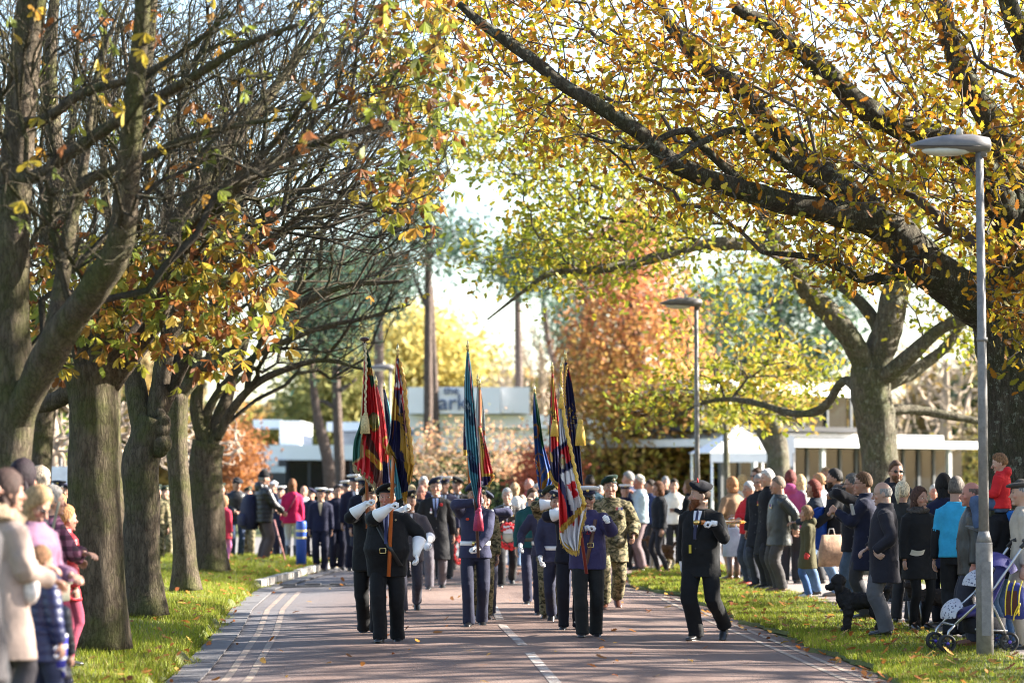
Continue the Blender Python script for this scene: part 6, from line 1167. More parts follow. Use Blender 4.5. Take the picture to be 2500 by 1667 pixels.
class Tree:
    def __init__(s, name, label, seed, base, group=None, cat='tree'):
        s.r = np.random.RandomState(seed); s.root = empty(name, base, 0, label, cat, group); s.base = np.array(base, float)
        s.P = []; s.par = []; s.len = []; s.minr = []; s.limbs = []; s.chains = []
    def limb(s, pts, rad, attach=None, n=None, wob=.0):
        """explicit limb: world points and radii; returns index of its nodes"""
        pts = np.asarray(pts, float); L_ = np.linalg.norm(np.diff(pts, axis=0), axis=1).sum(); n = n or max(5, int(L_/.22))
        Q = catmull(pts, n); rr = np.interp(np.linspace(0, 1, n), np.linspace(0, 1, len(rad)), rad)
        if wob:
            t = np.linspace(0, 1, n); ph = s.r.rand(6)*6.28; env = np.sin(np.clip(t*4, 0, PI/2))
            for ax in range(3): Q[:, ax] += env*wob*(np.sin(t*L_*2.3+ph[ax])+.6*np.sin(t*L_*5.1+ph[ax+3]))
        i0 = len(s.P); start = -1 if attach is None else attach
        l0 = s.len[start] if start >= 0 else 0
        for i in range(n):
            s.P.append(Q[i]); s.par.append(start if i == 0 else i0+i-1); s.minr.append(rr[i]); l0 += np.linalg.norm(Q[i]-Q[i-1]) if i else 0; s.len.append(l0)
        s.limbs.append((Q, rr*getattr(s, 'thick', 1.))); return list(range(i0, i0+n))
    def near(s, p): return int(np.argmin(np.linalg.norm(np.array(s.P)-np.asarray(p), axis=1)))
    def grow(s, A, bf=.3, step=.35, sag=.0, wig=.06, minlen=0., skip=None):
        """connect every attractor point to the growing skeleton; returns arrays of tips and directions"""
        A = np.asarray(A, float); n0 = len(s.P); cap = n0+len(A)*14
        P = np.zeros((cap, 3)); Ln = np.zeros(cap); P[:n0] = s.P; Ln[:n0] = s.len; n = n0
        if skip: Ln[:skip] += 50   # no twigs straight from the trunk
        d0 = np.array([np.min(np.linalg.norm(P[:n0]-a, axis=1)) for a in A]); order = np.argsort(d0)
        tips = []; dirs = []
        for k in order:
            a = A[k]; d = np.linalg.norm(P[:n]-a, axis=1); j = int(np.argmin(d+bf*Ln[:n])); dd = d[j]
            if dd < .03: continue
            m = max(2, min(13, int(dd/step)+1)); t = np.linspace(0, 1, m+1)[1:]
            b = P[j]; side = s.r.normal(size=3); v = a-b
            pj = s.par[j] if j < len(s.par) else -1
            inc = unit(P[j]-P[pj]) if pj >= 0 else unit(v)
            arc = np.sin(t*PI)[:, None]
            pts = b+v*t[:, None]+arc*(inc*dd*.14+side*dd*wig+np.array([0, 0, sag*dd]))+brown(s.r, m)*(wig*1.1*dd/m**.5)
            idx = []
            for q in range(m):
                s.P.append(pts[q]); s.par.append(j if q == 0 else n-1); s.minr.append(0); s.len.append((Ln[j] if j >= n0 or not skip or j >= skip else Ln[j]-50)+np.linalg.norm(pts[q]-b))
                P[n] = pts[q]; Ln[n] = s.len[-1]; idx.append(n); n += 1
            s.chains.append([j]+idx); tips.append(a); dirs.append(unit(pts[-1]-(pts[-2] if m > 1 else b)))
        return np.array(tips), np.array(dirs)
    def build(s, barkm, twigm, r0=.0045, ex=2.35, rmax=.09, sides=4, limbsides=18, knob=.08, limbname='limb', flare=.0, cap=None):
        n = len(s.P); w = np.zeros(n); par = s.par; r0e = r0**ex
        kids = np.zeros(n, int)
        for i in range(n):
            if par[i] >= 0: kids[par[i]] += 1
        for i in range(n-1, -1, -1):
            if kids[i] == 0: w[i] += r0e
            if par[i] >= 0: w[par[i]] += w[i]
        rad = np.minimum(w**(1/ex), rmax); P = np.array(s.P)
        V = []; F = []; T_ = 0; ang = np.arange(sides)*2*PI/sides; ca, sa = np.cos(ang), np.sin(ang)
        for ch in s.chains:
            pts = P[ch]; rr = rad[ch].copy(); rr[0] = rr[1] if len(rr) > 1 else rr[0]; rr[-1] *= .6
            t, a, b = frames(pts); v = pts[:, None, :]+rr[:, None, None]*(ca[None, :, None]*a[:, None, :]+sa[None, :, None]*b[:, None, :]); m = len(ch)
            V.append(v.reshape(-1, 3)); i, j = np.meshgrid(np.arange(m-1), np.arange(sides), indexing='ij'); k = (j+1) % sides
            F.append((np.stack([i*sides+j, i*sides+k, (i+1)*sides+k, (i+1)*sides+j], -1).reshape(-1, 4))+T_); T_ += m*sides
        if V:
            F = np.concatenate(F); link('branches', fastmesh('branches', np.concatenate(V)-s.base, F, np.full(len(F), 4), True), s.root, twigm)
        for li, (Q, rr) in enumerate(s.limbs):
            n2 = max(8, int(np.linalg.norm(np.diff(Q, axis=0), axis=1).sum()/.07)); Q2 = catmull(Q, n2); r2 = np.interp(np.linspace(0, 1, n2), np.linspace(0, 1, len(rr)), rr); sd = limbsides if rr.max() > .1 else 10
            t, a, b = frames(Q2); an = np.arange(sd)*2*PI/sd
            v = Q2[:, None, :]+r2[:, None, None]*(np.cos(an)[None, :, None]*a[:, None, :]+np.sin(an)[None, :, None]*b[:, None, :])
            v = v.reshape(-1, 3); c = np.repeat(Q2, sd, 0); rn = v-c; rl = np.linalg.norm(rn, axis=1, keepdims=True)+1e-9
            dsp = knob*snoise(v, (3.2, 3.2, 1.6), 11+li, 4)*np.minimum(rl[:, 0], .3)*1.6
            if li == 0 and flare:
                hgt = v[:, 2]-s.base[2]; th = np.arctan2(v[:, 1]-s.base[1], v[:, 0]-s.base[0]); dsp = dsp+rl[:, 0]*flare*np.exp(-np.clip(hgt, 0, 9)/.28)*(1+.6*np.sin(th*5+li))
            v = v+rn/rl*dsp[:, None]; f = []
            i, j = np.meshgrid(np.arange(n2-1), np.arange(sd), indexing='ij'); k = (j+1) % sd; q = np.stack([i*sd+j, i*sd+k, (i+1)*sd+k, (i+1)*sd+j], -1).reshape(-1)
            pf = np.concatenate([q, np.arange(sd-1, -1, -1), (n2-1)*sd+np.arange(sd)]); tot = np.concatenate([np.full((n2-1)*sd, 4), [sd, sd]])
            link('trunk' if li == 0 else limbname, fastmesh('limb', v-s.base, pf, tot, True), s.root, barkm)
    def leaves(s, tips, dirs, per, size, tmpl, pal, spread=.16, hang=.35, name='foliage', colfn=None, curl=.3):
        n = len(tips)*per; k = np.repeat(np.arange(len(tips)), per); r = s.r
        off = r.normal(size=(n, 3))*spread; pos = tips[k]+off-dirs[k]*r.rand(n, 1)*spread*1.5
        d = unit_rows(dirs[k]*.6+r.normal(size=(n, 3))*.8+np.array([0, 0, -hang])); nr = unit_rows(r.normal(size=(n, 3))*.7+np.array([0, 0, .7]))
        c = pick(r, pal, n, .25)
        if colfn is not None: c = colfn(pos, c, r)
        return leafmesh(name, pos-s.base, d, nr, r.uniform(.6, 1.15, n)*size, tmpl, np.clip(c, 0, 1), curl, s.root, r=r)
def unit_rows(v): return v/(np.linalg.norm(v, axis=1, keepdims=True)+1e-9)
def cloud(r, poly, n, d0, d1, clump=.0, seed=0):
    """points of a crown whose outline, seen from the road, is poly (photograph pixels), filling the depth d0..d1"""
    poly = np.array(poly, float); lo, hi = poly.min(0), poly.max(0); out = []
    while len(out) < n:
        m = n*3; x = r.uniform(lo[0], hi[0], m); y = r.uniform(lo[1], hi[1], m); D = r.uniform(d0, d1, m); k = inpoly(x, y, poly)
        if clump: k &= (snoise(np.stack([x/130., y/130., D/2.2], 1), 1.6, seed, 2) > r.normal(-clump, .25, m)*1.0-.0)
        for a, b, c in zip(x[k], y[k], D[k]): out.append(W(a, b, c))
    return np.array(out[:n])
def WL(*a): return [W(*p) for p in a]

# ---- chestnuts along the left kerb --------------------------------------------------
CHPAL = [(.28, .11, .03), (.20, .075, .025), (.34, .18, .03), (.36, .27, .035), (.17, .20, .03), (.24, .23, .03), (.13, .15, .03), (.30, .20, .03)]
def palmate(tips, dirs, r, k=5):
    """five drooping leaflets from each stalk end"""
    P = []; D = []
    for t, d in zip(tips, dirs):
        ax = unit(d*.6+np.array([0, 0, -.7])+r.normal(size=3)*.3); s = unit(np.cross(ax, r.normal(size=3)))
        for a in np.linspace(-1.1, 1.1, k): P.append(t); D.append(unit(ax*math.cos(a)+s*math.sin(a)+np.array([0, 0, -.25])))
    return np.array(P), np.array(D)
def chestnut_leaves(T, tips, dirs, size=.19, k=5):
    P, D = palmate(tips, dirs, T.r, k); n = len(P); pc = np.repeat(pick(T.r, CHPAL, n//k, .25), k, 0)*T.r.uniform(.8, 1.25, (n, 1))
    nr = unit_rows(np.cross(D, T.r.normal(size=(n, 3))))
    return leafmesh('foliage', P-T.base, D, nr, T.r.uniform(.7, 1.1, n)*size, LFL, np.clip(pc, 0, 1), .5, T.root, r=T.r)

def left_trees():
    # A: the nearest, at the left edge of the picture
    b = G(25, 1640, .22); D = b[1]
    A = Tree('bare_chestnut_tree', 'nearest bare chestnut at the picture edge with a forked limb rising over the road', 21, b)
    tr = A.limb([b, W(25, 1400, D), W(28, 1150, D), W(40, 950, D), W(25, 740, D), W(35, 500, D), W(50, 260, D), W(75, 40, D), W(100, -200, D-.3)], [.30, .21, .17, .16, .15, .14, .13, .125, .10])
    j = A.near(W(45, 1010, D))
    l1 = A.limb(WL((40, 1040, D), (85, 930, D-.2), (160, 800, D-.5), (240, 690, D-.9), (295, 590, D-1.1), (315, 420, D-1.3), (325, 260, D-1.5), (345, 60, D-1.7), (350, -150, D-1.9)), [.12, .13, .125, .12, .10, .085, .075, .06, .04], j)
    A.limb(WL((120, 850, D-.4), (150, 700, D-.2), (170, 560, D), (205, 450, D+.1), (270, 420, D+.1), (360, 380, D), (460, 340, D-.2), (560, 310, D-.4), (700, 290, D-.6)), [.075, .07, .06, .05, .042, .04, .034, .026, .015], A.near(W(120, 850, D-.4)))
    A.limb(WL((30, 420, D), (90, 430, D-.3), (190, 360, D-.6), (330, 270, D-1), (470, 190, D-1.4), (600, 110, D-1.8), (730, 60, D-2.2)), [.06, .055, .05, .042, .035, .028, .015], A.near(W(35, 430, D)))
    A.limb(WL((45, 300, D), (110, 290, D-.3), (210, 225, D-.6), (330, 190, D-1), (460, 120, D-1.4), (560, 30, D-1.8)), [.045, .042, .036, .03, .022, .012], A.near(W(48, 300, D)))
    A.limb(WL((190, 480, D), (210, 330, D+.3), (240, 180, D+.5), (300, 20, D+.7)), [.04, .032, .025, .012], A.near(W(205, 450, D+.1)), wob=.02)
    pts = cloud(A.r, [(-150, -150), (900, -150), (980, 120), (1010, 330), (860, 420), (640, 430), (380, 620), (160, 680), (60, 600), (-150, 400)], 3200, D-2.6, D+1.2)
    sk = sum(1 for p in A.P[:60] if p[2] < 3.2); A.grow(pts[:260], .62, .3, .03, .09, skip=sk); tips, dirs = A.grow(pts[260:], .46, .28, .0, .10, skip=sk)
    A.build(BARK_L, TWIG_L, .0033, 2.45, .05, 3, 18, .10, flare=.5)
    sel = A.r.rand(len(tips)) < .025; chestnut_leaves(A, tips[sel], dirs[sel], .115)
    # B: the big trunk beside the crowd
    b = G(226, 1578, .2); D = b[1]
    B = Tree('chestnut_tree', 'thick mossy chestnut trunk nearest the kerb with the last orange leaves on low twigs', 22, b)
    B.limb([b, W(236, 1400, D), W(232, 1200, D), W(228, 1050, D), W(225, 960, D), W(228, 890, D)], [.30, .265, .25, .235, .235, .27], n=24)
    j = B.near(W(228, 900, D))
    B.limb(WL((225, 960, D), (215, 850, D), (150, 720, D+.3), (120, 560, D+.6), (135, 380, D+.8), (120, 180, D+1), (140, -80, D+1.2)), [.17, .15, .12, .10, .085, .07, .04], j)
    B.limb(WL((235, 950, D), (270, 800, D-.2), (300, 640, D-.4), (305, 480, D-.5), (330, 300, D-.6), (360, 120, D-.6), (380, -100, D-.6)), [.18, .15, .125, .11, .09, .07, .04], j)
    B.limb(WL((255, 930, D), (340, 800, D+.3), (400, 660, D+.5), (450, 520, D+.6), (530, 400, D+.7), (600, 300, D+.9), (700, 180, D+1.2), (800, 40, D+1.6)), [.15, .13, .11, .10, .085, .065, .045, .025], j)
    B.limb(WL((270, 940, D), (380, 780, D-.3), (450, 600, D-.6), (560, 470, D-.9), (700, 380, D-1.2), (840, 330, D-1.5), (960, 300, D-1.7)), [.10, .09, .08, .065, .05, .035, .018], j)
    B.limb(WL((200, 940, D), (140, 900, D+.4), (70, 830, D+.9), (-40, 760, D+1.5)), [.12, .10, .085, .05], j)
    B.limb(WL((215, 930, D+.1), (90, 990, D+.6), (-60, 940, D+1.2)), [.085, .075, .04], j)
    pts = cloud(B.r, [(-100, -150), (1050, -150), (1130, 150), (1120, 420), (1000, 560), (760, 560), (600, 640), (300, 600), (0, 700), (-100, 600)], 5200, D-2.8, D+3)
    B.grow(pts[:450], .62, .33, .03, .09, skip=24); tips, dirs = B.grow(pts[450:], .46, .3, .0, .10, skip=24)
    low = cloud(B.r, [(40, 600), (330, 560), (560, 500), (690, 600), (680, 800), (600, 930), (330, 860), (150, 900), (40, 860)], 330, D-2.0, D-.2)
    t2, d2 = B.grow(low, .25, .3, .0, .12)
    right = cloud(B.r, [(820, 60), (1050, -40), (1130, 150), (1080, 480), (960, 560), (900, 480), (1000, 330), (880, 250)], 200, D-2.5, D+1)
    t3, d3 = B.grow(right, .3, .3, -.02, .12)
    B.build(BARK_L, TWIG_L, .0033, 2.4, .06, 3, 22, .10, flare=.12)
    sel = B.r.rand(len(tips)) < .02
    chestnut_leaves(B, np.concatenate([tips[sel], np.repeat(t2, 2, 0)+B.r.normal(size=(len(t2)*2, 3))*.1, np.repeat(t3, 2, 0)+B.r.normal(size=(len(t3)*2, 3))*.12]), np.concatenate([dirs[sel], np.repeat(d2, 2, 0), np.repeat(d3, 2, 0)]), .118)
    # C, D, E further along
    spec = [('knobbly chestnut with a burr below the fork, second trunk from the nearest thick one', 345, 1500, 23, [(345, 1400), (345, 1250), (340, 1130), (375, 1020)], [.26, .21, .20, .215, .22],
             [((350, 1080), (330, 950), (300, 830), (290, 700), (300, 520), (330, 300), (300, 60)), ((380, 1040), (400, 900), (430, 740), (470, 560), (560, 380), (660, 220), (760, 60)), ((385, 1020), (450, 880), (510, 760), (600, 640), (720, 540), (850, 500), (960, 520))],
             [(150, 0), (900, 0), (1120, 250), (1100, 560), (900, 640), (700, 680), (560, 760), (420, 800), (300, 760), (150, 500)], 2400),
            ('slim straight chestnut trunk with lopped top limbs, sunlit along one side', 452, 1440, 24, [(450, 1360), (440, 1200), (432, 1080), (430, 960)], [.20, .155, .145, .145, .16],
             [((430, 970), (440, 860), (470, 740), (520, 620), (600, 480), (700, 340), (800, 200)), ((440, 960), (490, 900), (560, 850), (640, 790), (740, 740), (860, 700), (980, 680)), ((428, 960), (415, 850), (400, 700), (400, 500), (420, 300))],
             [(350, 100), (900, 100), (1100, 350), (1080, 640), (900, 740), (700, 800), (560, 860), (430, 850), (360, 600)], 2300),
            ('furthest chestnut of the kerb row, its trunk forking low over the path', 512, 1394, 25, [(510, 1330), (505, 1220), (500, 1130), (510, 1080)], [.29, .27, .26, .27, .28],
             [((515, 1090), (540, 1010), (565, 920), (600, 820), (660, 700), (740, 580), (840, 470)), ((500, 1090), (480, 980), (480, 840), (500, 680), (540, 500), (600, 320)), ((530, 1070), (570, 1000), (640, 930), (740, 890), (830, 880), (900, 900)), ((500, 1080), (510, 1000), (560, 930), (660, 850), (780, 800), (900, 770), (1000, 750))],
             [(450, 300), (900, 250), (1060, 420), (1060, 700), (950, 800), (880, 930), (760, 930), (640, 900), (560, 960), (450, 850)], 2600)]
    spec += [('dark chestnut set back on the verge behind the nearest thick trunk', 300, 1415, 26, [(290, 1300), (270, 1150), (262, 1000), (268, 880)], [.26, .22, .2, .2, .2],
             [((266, 900), (230, 760), (190, 600), (170, 420), (180, 200), (200, -40)), ((270, 880), (290, 720), (270, 540), (250, 330), (270, 120)), ((270, 900), (340, 760), (400, 600), (420, 420), (450, 250), (500, 80)), ((262, 940), (160, 850), (60, 780), (-60, 700))],
             [(-120, 0), (640, -60), (640, 420), (560, 640), (400, 760), (120, 900), (-120, 860)], 2600),
             ('further set back chestnut whose dark limbs fill the left of the view', 95, 1400, 27, [(95, 1250), (100, 1080), (110, 930)], [.26, .22, .2, .22],
             [((110, 940), (90, 780), (40, 600), (20, 350), (40, 60)), ((112, 940), (150, 760), (150, 560), (210, 340), (280, 120), (330, -60)), ((110, 930), (200, 830), (330, 720), (470, 600), (600, 470), (700, 380))],
             [(-150, 100), (560, 0), (700, 350), (520, 700), (300, 900), (80, 1010), (-150, 960)], 2200)]
    for lab, px, py, seed, tr, rr, limbs, poly, n in spec:
        b = G(px, py, .2); D = b[1]; C = Tree('chestnut_tree', lab, seed, b); C.limb([b]+[W(x, y, D) for x, y in tr], rr, n=20); j = C.near(W(*tr[-1], D)); q = 0
        for lm in limbs:
            q += 1; dd = C.r.uniform(-1.2, 1.2)
            C.limb([W(x, y, D+dd*i/5) for i, (x, y) in enumerate(lm)], np.linspace(.13 if q < 3 else .09, .02, len(lm)), j, wob=.03)
        pts = cloud(C.r, poly, n, D-3, D+3); C.grow(pts[:260], .62, .42, .03, .09, skip=20); tips, dirs = C.grow(pts[260:], .46, .4, .0, .10, skip=20)
        C.build(BARK_L, TWIG_L, .0050, 2.35, .07, 3, 18, .16 if seed == 23 else .09, flare=.14)
        if seed == 23:   # burr
            m = MB()
            for a in range(7): m.ell(W(382+C.r.uniform(-14, 22), 1045+C.r.uniform(-40, 60), D-.12)-b, C.r.uniform(.06, .13), 0, 12, 9)
            m.build('burr', BARK_L, C.root)
        sel = C.r.rand(len(tips)) < .02; chestnut_leaves(C, tips[sel], dirs[sel], .12)

OKPAL = [(.42, .25, .016), (.38, .17, .014), (.44, .30, .02), (.30, .12, .015), (.27, .25, .018), (.23, .09, .016), (.50, .37, .035), (.34, .27, .02)]
GRPAL = [(.24, .26, .025), (.32, .31, .03), (.17, .20, .02), (.42, .35, .035), (.38, .25, .03), (.22, .25, .025)]
def oaks():
    b = np.array([5.7, 29.6, .02]); D = 29.6
    b = W(2520, 1540, D); b[2] = .02
    O = Tree('oak_tree', 'great oak beside the nearest lamp post, golden brown leaves arching over the road', 31, b)
    O.thick = 1.0
    O.limb([b, W(2520, 1400, D), W(2515, 1200, D), W(2500, 1000, D), W(2480, 850, D), W(2450, 720, D)], [.56, .48, .46, .45, .45, .40], n=26)
    j = O.near(W(2450, 800, D))
    la = O.limb(WL((2440, 760, D), (2330, 700, D-.2), (2230, 620, D-.5), (2170, 560, D-.7), (2100, 535, D-.9), (1990, 510, D-1.2), (1860, 480, D-1.5), (1740, 440, D-1.7), (1640, 395, D-1.9), (1570, 330, D-2), (1480, 270, D-2.1), (1380, 210, D-2.2), (1280, 130, D-2.3), (1180, 60, D-2.3), (1120, 10, D-2.4)), [.30, .26, .22, .20, .15, .14, .125, .115, .105, .095, .085, .075, .065, .05, .035], j)
    O.limb(WL((2180, 570, D-.7), (2120, 510, D-.6), (2040, 440, D-.5), (1960, 385, D-.3), (1890, 310, D-.1), (1820, 230, D), (1720, 160, D+.1), (1660, 90, D+.2), (1620, 30, D+.3), (1600, -60, D+.4)), [.17, .15, .14, .125, .115, .11, .10, .09, .08, .05], O.near(W(2180, 570, D-.7)))
    lc = O.limb(WL((2450, 780, D), (2480, 620, D+.4), (2470, 430, D+.7), (2420, 300, D+.9), (2350, 180, D+1), (2310, 60, D+1.1), (2290, -80, D+1.2)), [.30, .24, .19, .16, .14, .12, .08], j)
    O.limb(WL((2470, 560, D+.5), (2380, 380, D+.2), (2250, 330, D), (2120, 270, D-.2), (2040, 200, D-.3), (1960, 130, D-.4), (1870, 60, D-.5), (1790, 20, D-.6)), [.19, .17, .15, .14, .12, .11, .09, .05], O.near(W(2470, 560, D+.5)))
    O.limb(WL((2460, 700, D), (2540, 500, D-.5), (2560, 250, D-1), (2480, 60, D-1.3), (2430, -100, D-1.5)), [.22, .18, .15, .12, .08], j)
    O.limb(WL((2100, 535, D-.9), (1960, 420, D-1.5), (1800, 330, D-2.), (1690, 350, D-2.4), (1600, 400, D-2.7)), [.06, .05, .04, .03, .015], O.near(W(2100, 535, D-.9)), wob=.05)
    O.limb(WL((1850, 480, D-1.5), (1700, 350, D-1.8), (1640, 330, D-1.9), (1560, 345, D-2.1), (1430, 330, D-2.3)), [.05, .042, .035, .028, .012], O.near(W(1850, 480, D-1.5)), wob=.05)
    O.limb(WL((2250, 640, D-.5), (2150, 690, D-.3), (2000, 640, D-.1), (1860, 600, D+.1)), [.09, .07, .045, .02], O.near(W(2250, 640, D-.5)), wob=.05)
    skip = 26
    main = [(1010, -160), (2700, -160), (2700, 560), (2420, 620), (2250, 560), (2120, 620), (1900, 560), (1760, 520), (1680, 560), (1560, 480), (1480, 400), (1350, 390), (1240, 330), (1180, 230), (1080, 200), (1010, 60)]
    pts = cloud(O.r, main, 2300, D-2.6, D+4.4, .3, 5)
    pts2 = cloud(O.r, [(2380, 560), (2560, 560), (2600, 900), (2500, 930), (2440, 880), (2380, 700)], 90, D-2.2, D-.8)
    pts3 = cloud(O.r, [(1900, 540), (2300, 640), (2250, 700), (2080, 690), (1950, 640)], 60, D-2.5, D+1)
    tips, dirs = O.grow(np.concatenate([pts, pts2, pts3]), .30, .3, .0, .14, skip=skip)
    O.build(BARK_O, TWIG_O, .0052, 2.35, .07, 4, 24, .16, flare=.35)
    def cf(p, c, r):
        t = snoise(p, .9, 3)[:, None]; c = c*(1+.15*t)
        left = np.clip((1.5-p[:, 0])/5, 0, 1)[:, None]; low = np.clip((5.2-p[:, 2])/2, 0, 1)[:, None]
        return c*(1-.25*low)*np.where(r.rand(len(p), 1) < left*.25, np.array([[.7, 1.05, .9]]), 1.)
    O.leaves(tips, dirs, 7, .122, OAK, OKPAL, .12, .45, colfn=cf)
    # second oak, mid distance
    D = 46.; b = W(2145, 1410, D); b[2] = 0
    Q = Tree('oak_tree', 'mid distance oak with pale mossy trunk forking widely and yellow green leaves', 32, b)
    Q.limb([b, W(2150, 1300, D), W(2150, 1150, D), W(2140, 1040, D), W(2125, 960, D), W(2125, 900, D)], [.42, .34, .33, .33, .36, .36], n=22)
    j = Q.near(W(2125, 920, D))
    Q.limb(WL((2125, 930, D), (2165, 800, D), (2190, 700, D+.2), (2215, 600, D+.4), (2240, 480, D+.6), (2260, 300, D+.8)), [.30, .25, .24, .20, .15, .08], j)
    Q.limb(WL((2120, 920, D), (2090, 850, D-.2), (2030, 770, D-.4), (1970, 710, D-.6), (1930, 640, D-.8), (1850, 600, D-1), (1700, 600, D-1.3), (1560, 640, D-1.6), (1440, 660, D-1.9), (1350, 665, D-2.1), (1280, 710, D-2.3), (1190, 780, D-2.5)), [.24, .21, .19, .17, .14, .12, .10, .085, .07, .05, .035, .015], j)
    Q.limb(WL((1960, 700, D-.6), (1880, 560, D-.6), (1830, 450, D-.6), (1740, 380, D-.6), (1600, 350, D-.6), (1450, 330, D-.6)), [.13, .11, .09, .07, .045, .02], Q.near(W(1960, 700, D-.6)))
    Q.limb(WL((2160, 840, D), (2120, 760, D+.3), (2040, 690, D+.5), (1980, 680, D+.6)), [.12, .11, .09, .04], j)
    Q.limb(WL((2130, 940, D), (2210, 880, D-.5), (2300, 800, D-.9), (2380, 770, D-1.2), (2480, 700, D-1.5)), [.17, .14, .12, .09, .05], j)
    Q.limb(WL((2140, 950, D), (2240, 900, D+.5), (2330, 820, D+1), (2360, 700, D+1.4)), [.13, .11, .08, .05], j)
    Q.limb(WL((2110, 960, D), (2060, 930, D+.5), (2010, 995, D+.9), (1940, 1010, D+1.5), (1850, 985, D+2.1), (1760, 975, D+2.8), (1680, 1000, D+3.2), (1590, 1060, D+3.6)), [.12, .085, .08, .07, .055, .04, .028, .012], j)
    Q.limb(WL((2150, 1000, D), (2230, 1000, D+.3), (2320, 1015, D+.5), (2400, 1030, D+.7)), [.12, .09, .075, .05], j)
    polys = [([(1560, 300), (2600, 250), (2600, 760), (2300, 740), (2250, 660), (2000, 720), (1860, 660), (1640, 640), (1500, 500)], 1000, D-3.5, D+4.5),
             ([(1080, 260), (1600, 200), (1700, 600), (1500, 700), (1330, 720), (1200, 670), (1090, 620), (1230, 560), (1250, 440), (1140, 420), (1060, 360)], 880, D-4, D+2),
             ([(1570, 660), (1700, 640), (1950, 730), (1800, 830), (1640, 880)], 80, D+3, D+7),
             ([(1480, 960), (1700, 860), (1900, 830), (2080, 870), (2030, 980), (1960, 1020), (1800, 1050), (1640, 1010), (1520, 1030)], 270, D+2.6, D+6),
             ([(2180, 640), (2480, 640), (2500, 900), (2350, 880), (2220, 780)], 160, D-1, D+4)]
    pts = np.concatenate([cloud(Q.r, p, n, a, c, .4, 8) for p, n, a, c in polys])
    tips, dirs = Q.grow(pts, .28, .4, .0, .14, skip=22)
    Q.build(BARK_G, TWIG_O, .0065, 2.35, .09, 3, 22, .13, flare=.35)
    Q.leaves(tips, dirs, 7, .15, OAKS, GRPAL, .24, .35)

def shade_trees():
    """bare trees of the avenue beyond the picture's right edge; their limbs throw the streaks on the road"""
    g = 'bare avenue trees outside the frame towards the sun'
    T0 = Tree('avenue_tree', 'bare tall avenue tree standing towards the sun beyond the footpath', 41, (0, 0, 0), g)
    T0.limb([(0, 0, 0), (.1, 0, 3), (0, .1, 6), (.1, 0, 9), (0, 0, 12.5)], [.26, .2, .17, .12, .05])
    r = T0.r
    for k in range(40):
        z = r.uniform(2.2, 11); a = r.uniform(0, 6.28); l = r.uniform(2., 4.2)*(1-.03*z); e = r.uniform(.1, .9)
        p0 = np.array([0, 0, z]); d = np.array([math.cos(a)*math.cos(e), math.sin(a)*math.cos(e), math.sin(e)])
        T0.limb([p0, p0+d*l*.5+[0, 0, -.1], p0+d*l+[0, 0, .3]], [.075, .05, .02], T0.near(p0), wob=.06)
    pts = np.stack([r.normal(0, 1.9, 260), r.normal(0, 1.9, 260), r.uniform(3, 13, 260)], 1)
    T0.grow(pts, .3, .5, 0, .1); T0.build(BARK_L, TWIG_L, .012, 2.3, .05, 4, 8, .05)
    tr = T0.root; r = np.random.RandomState(77); first = True
    spots = []
    for row, (x, sp, jit) in enumerate(((13.5, 4.4, 1.), (17.5, 5., 1.2), (27, 6.5, 2.), (36, 9, 3.))):
        y = 15+row*1.7
        while y < 62+row*6:
            if x > (y*.205+1.5): spots.append((x+r.uniform(-jit, jit), y+r.uniform(-1, 1)))
            y += sp*(1. if y < 36 else 2.6)
    for x, y in spots:
        o = tr if first else copy_tree(tr); first = False
        o.location = (x, y, -.05); o.rotation_euler = (0, 0, r.uniform(0, 6.28)); s = r.uniform(.85, 1.2); o.scale = (s, s, s)
if 'trees' not in SKIP:
    left_trees(); oaks()
if 'shade' not in SKIP: shade_trees()
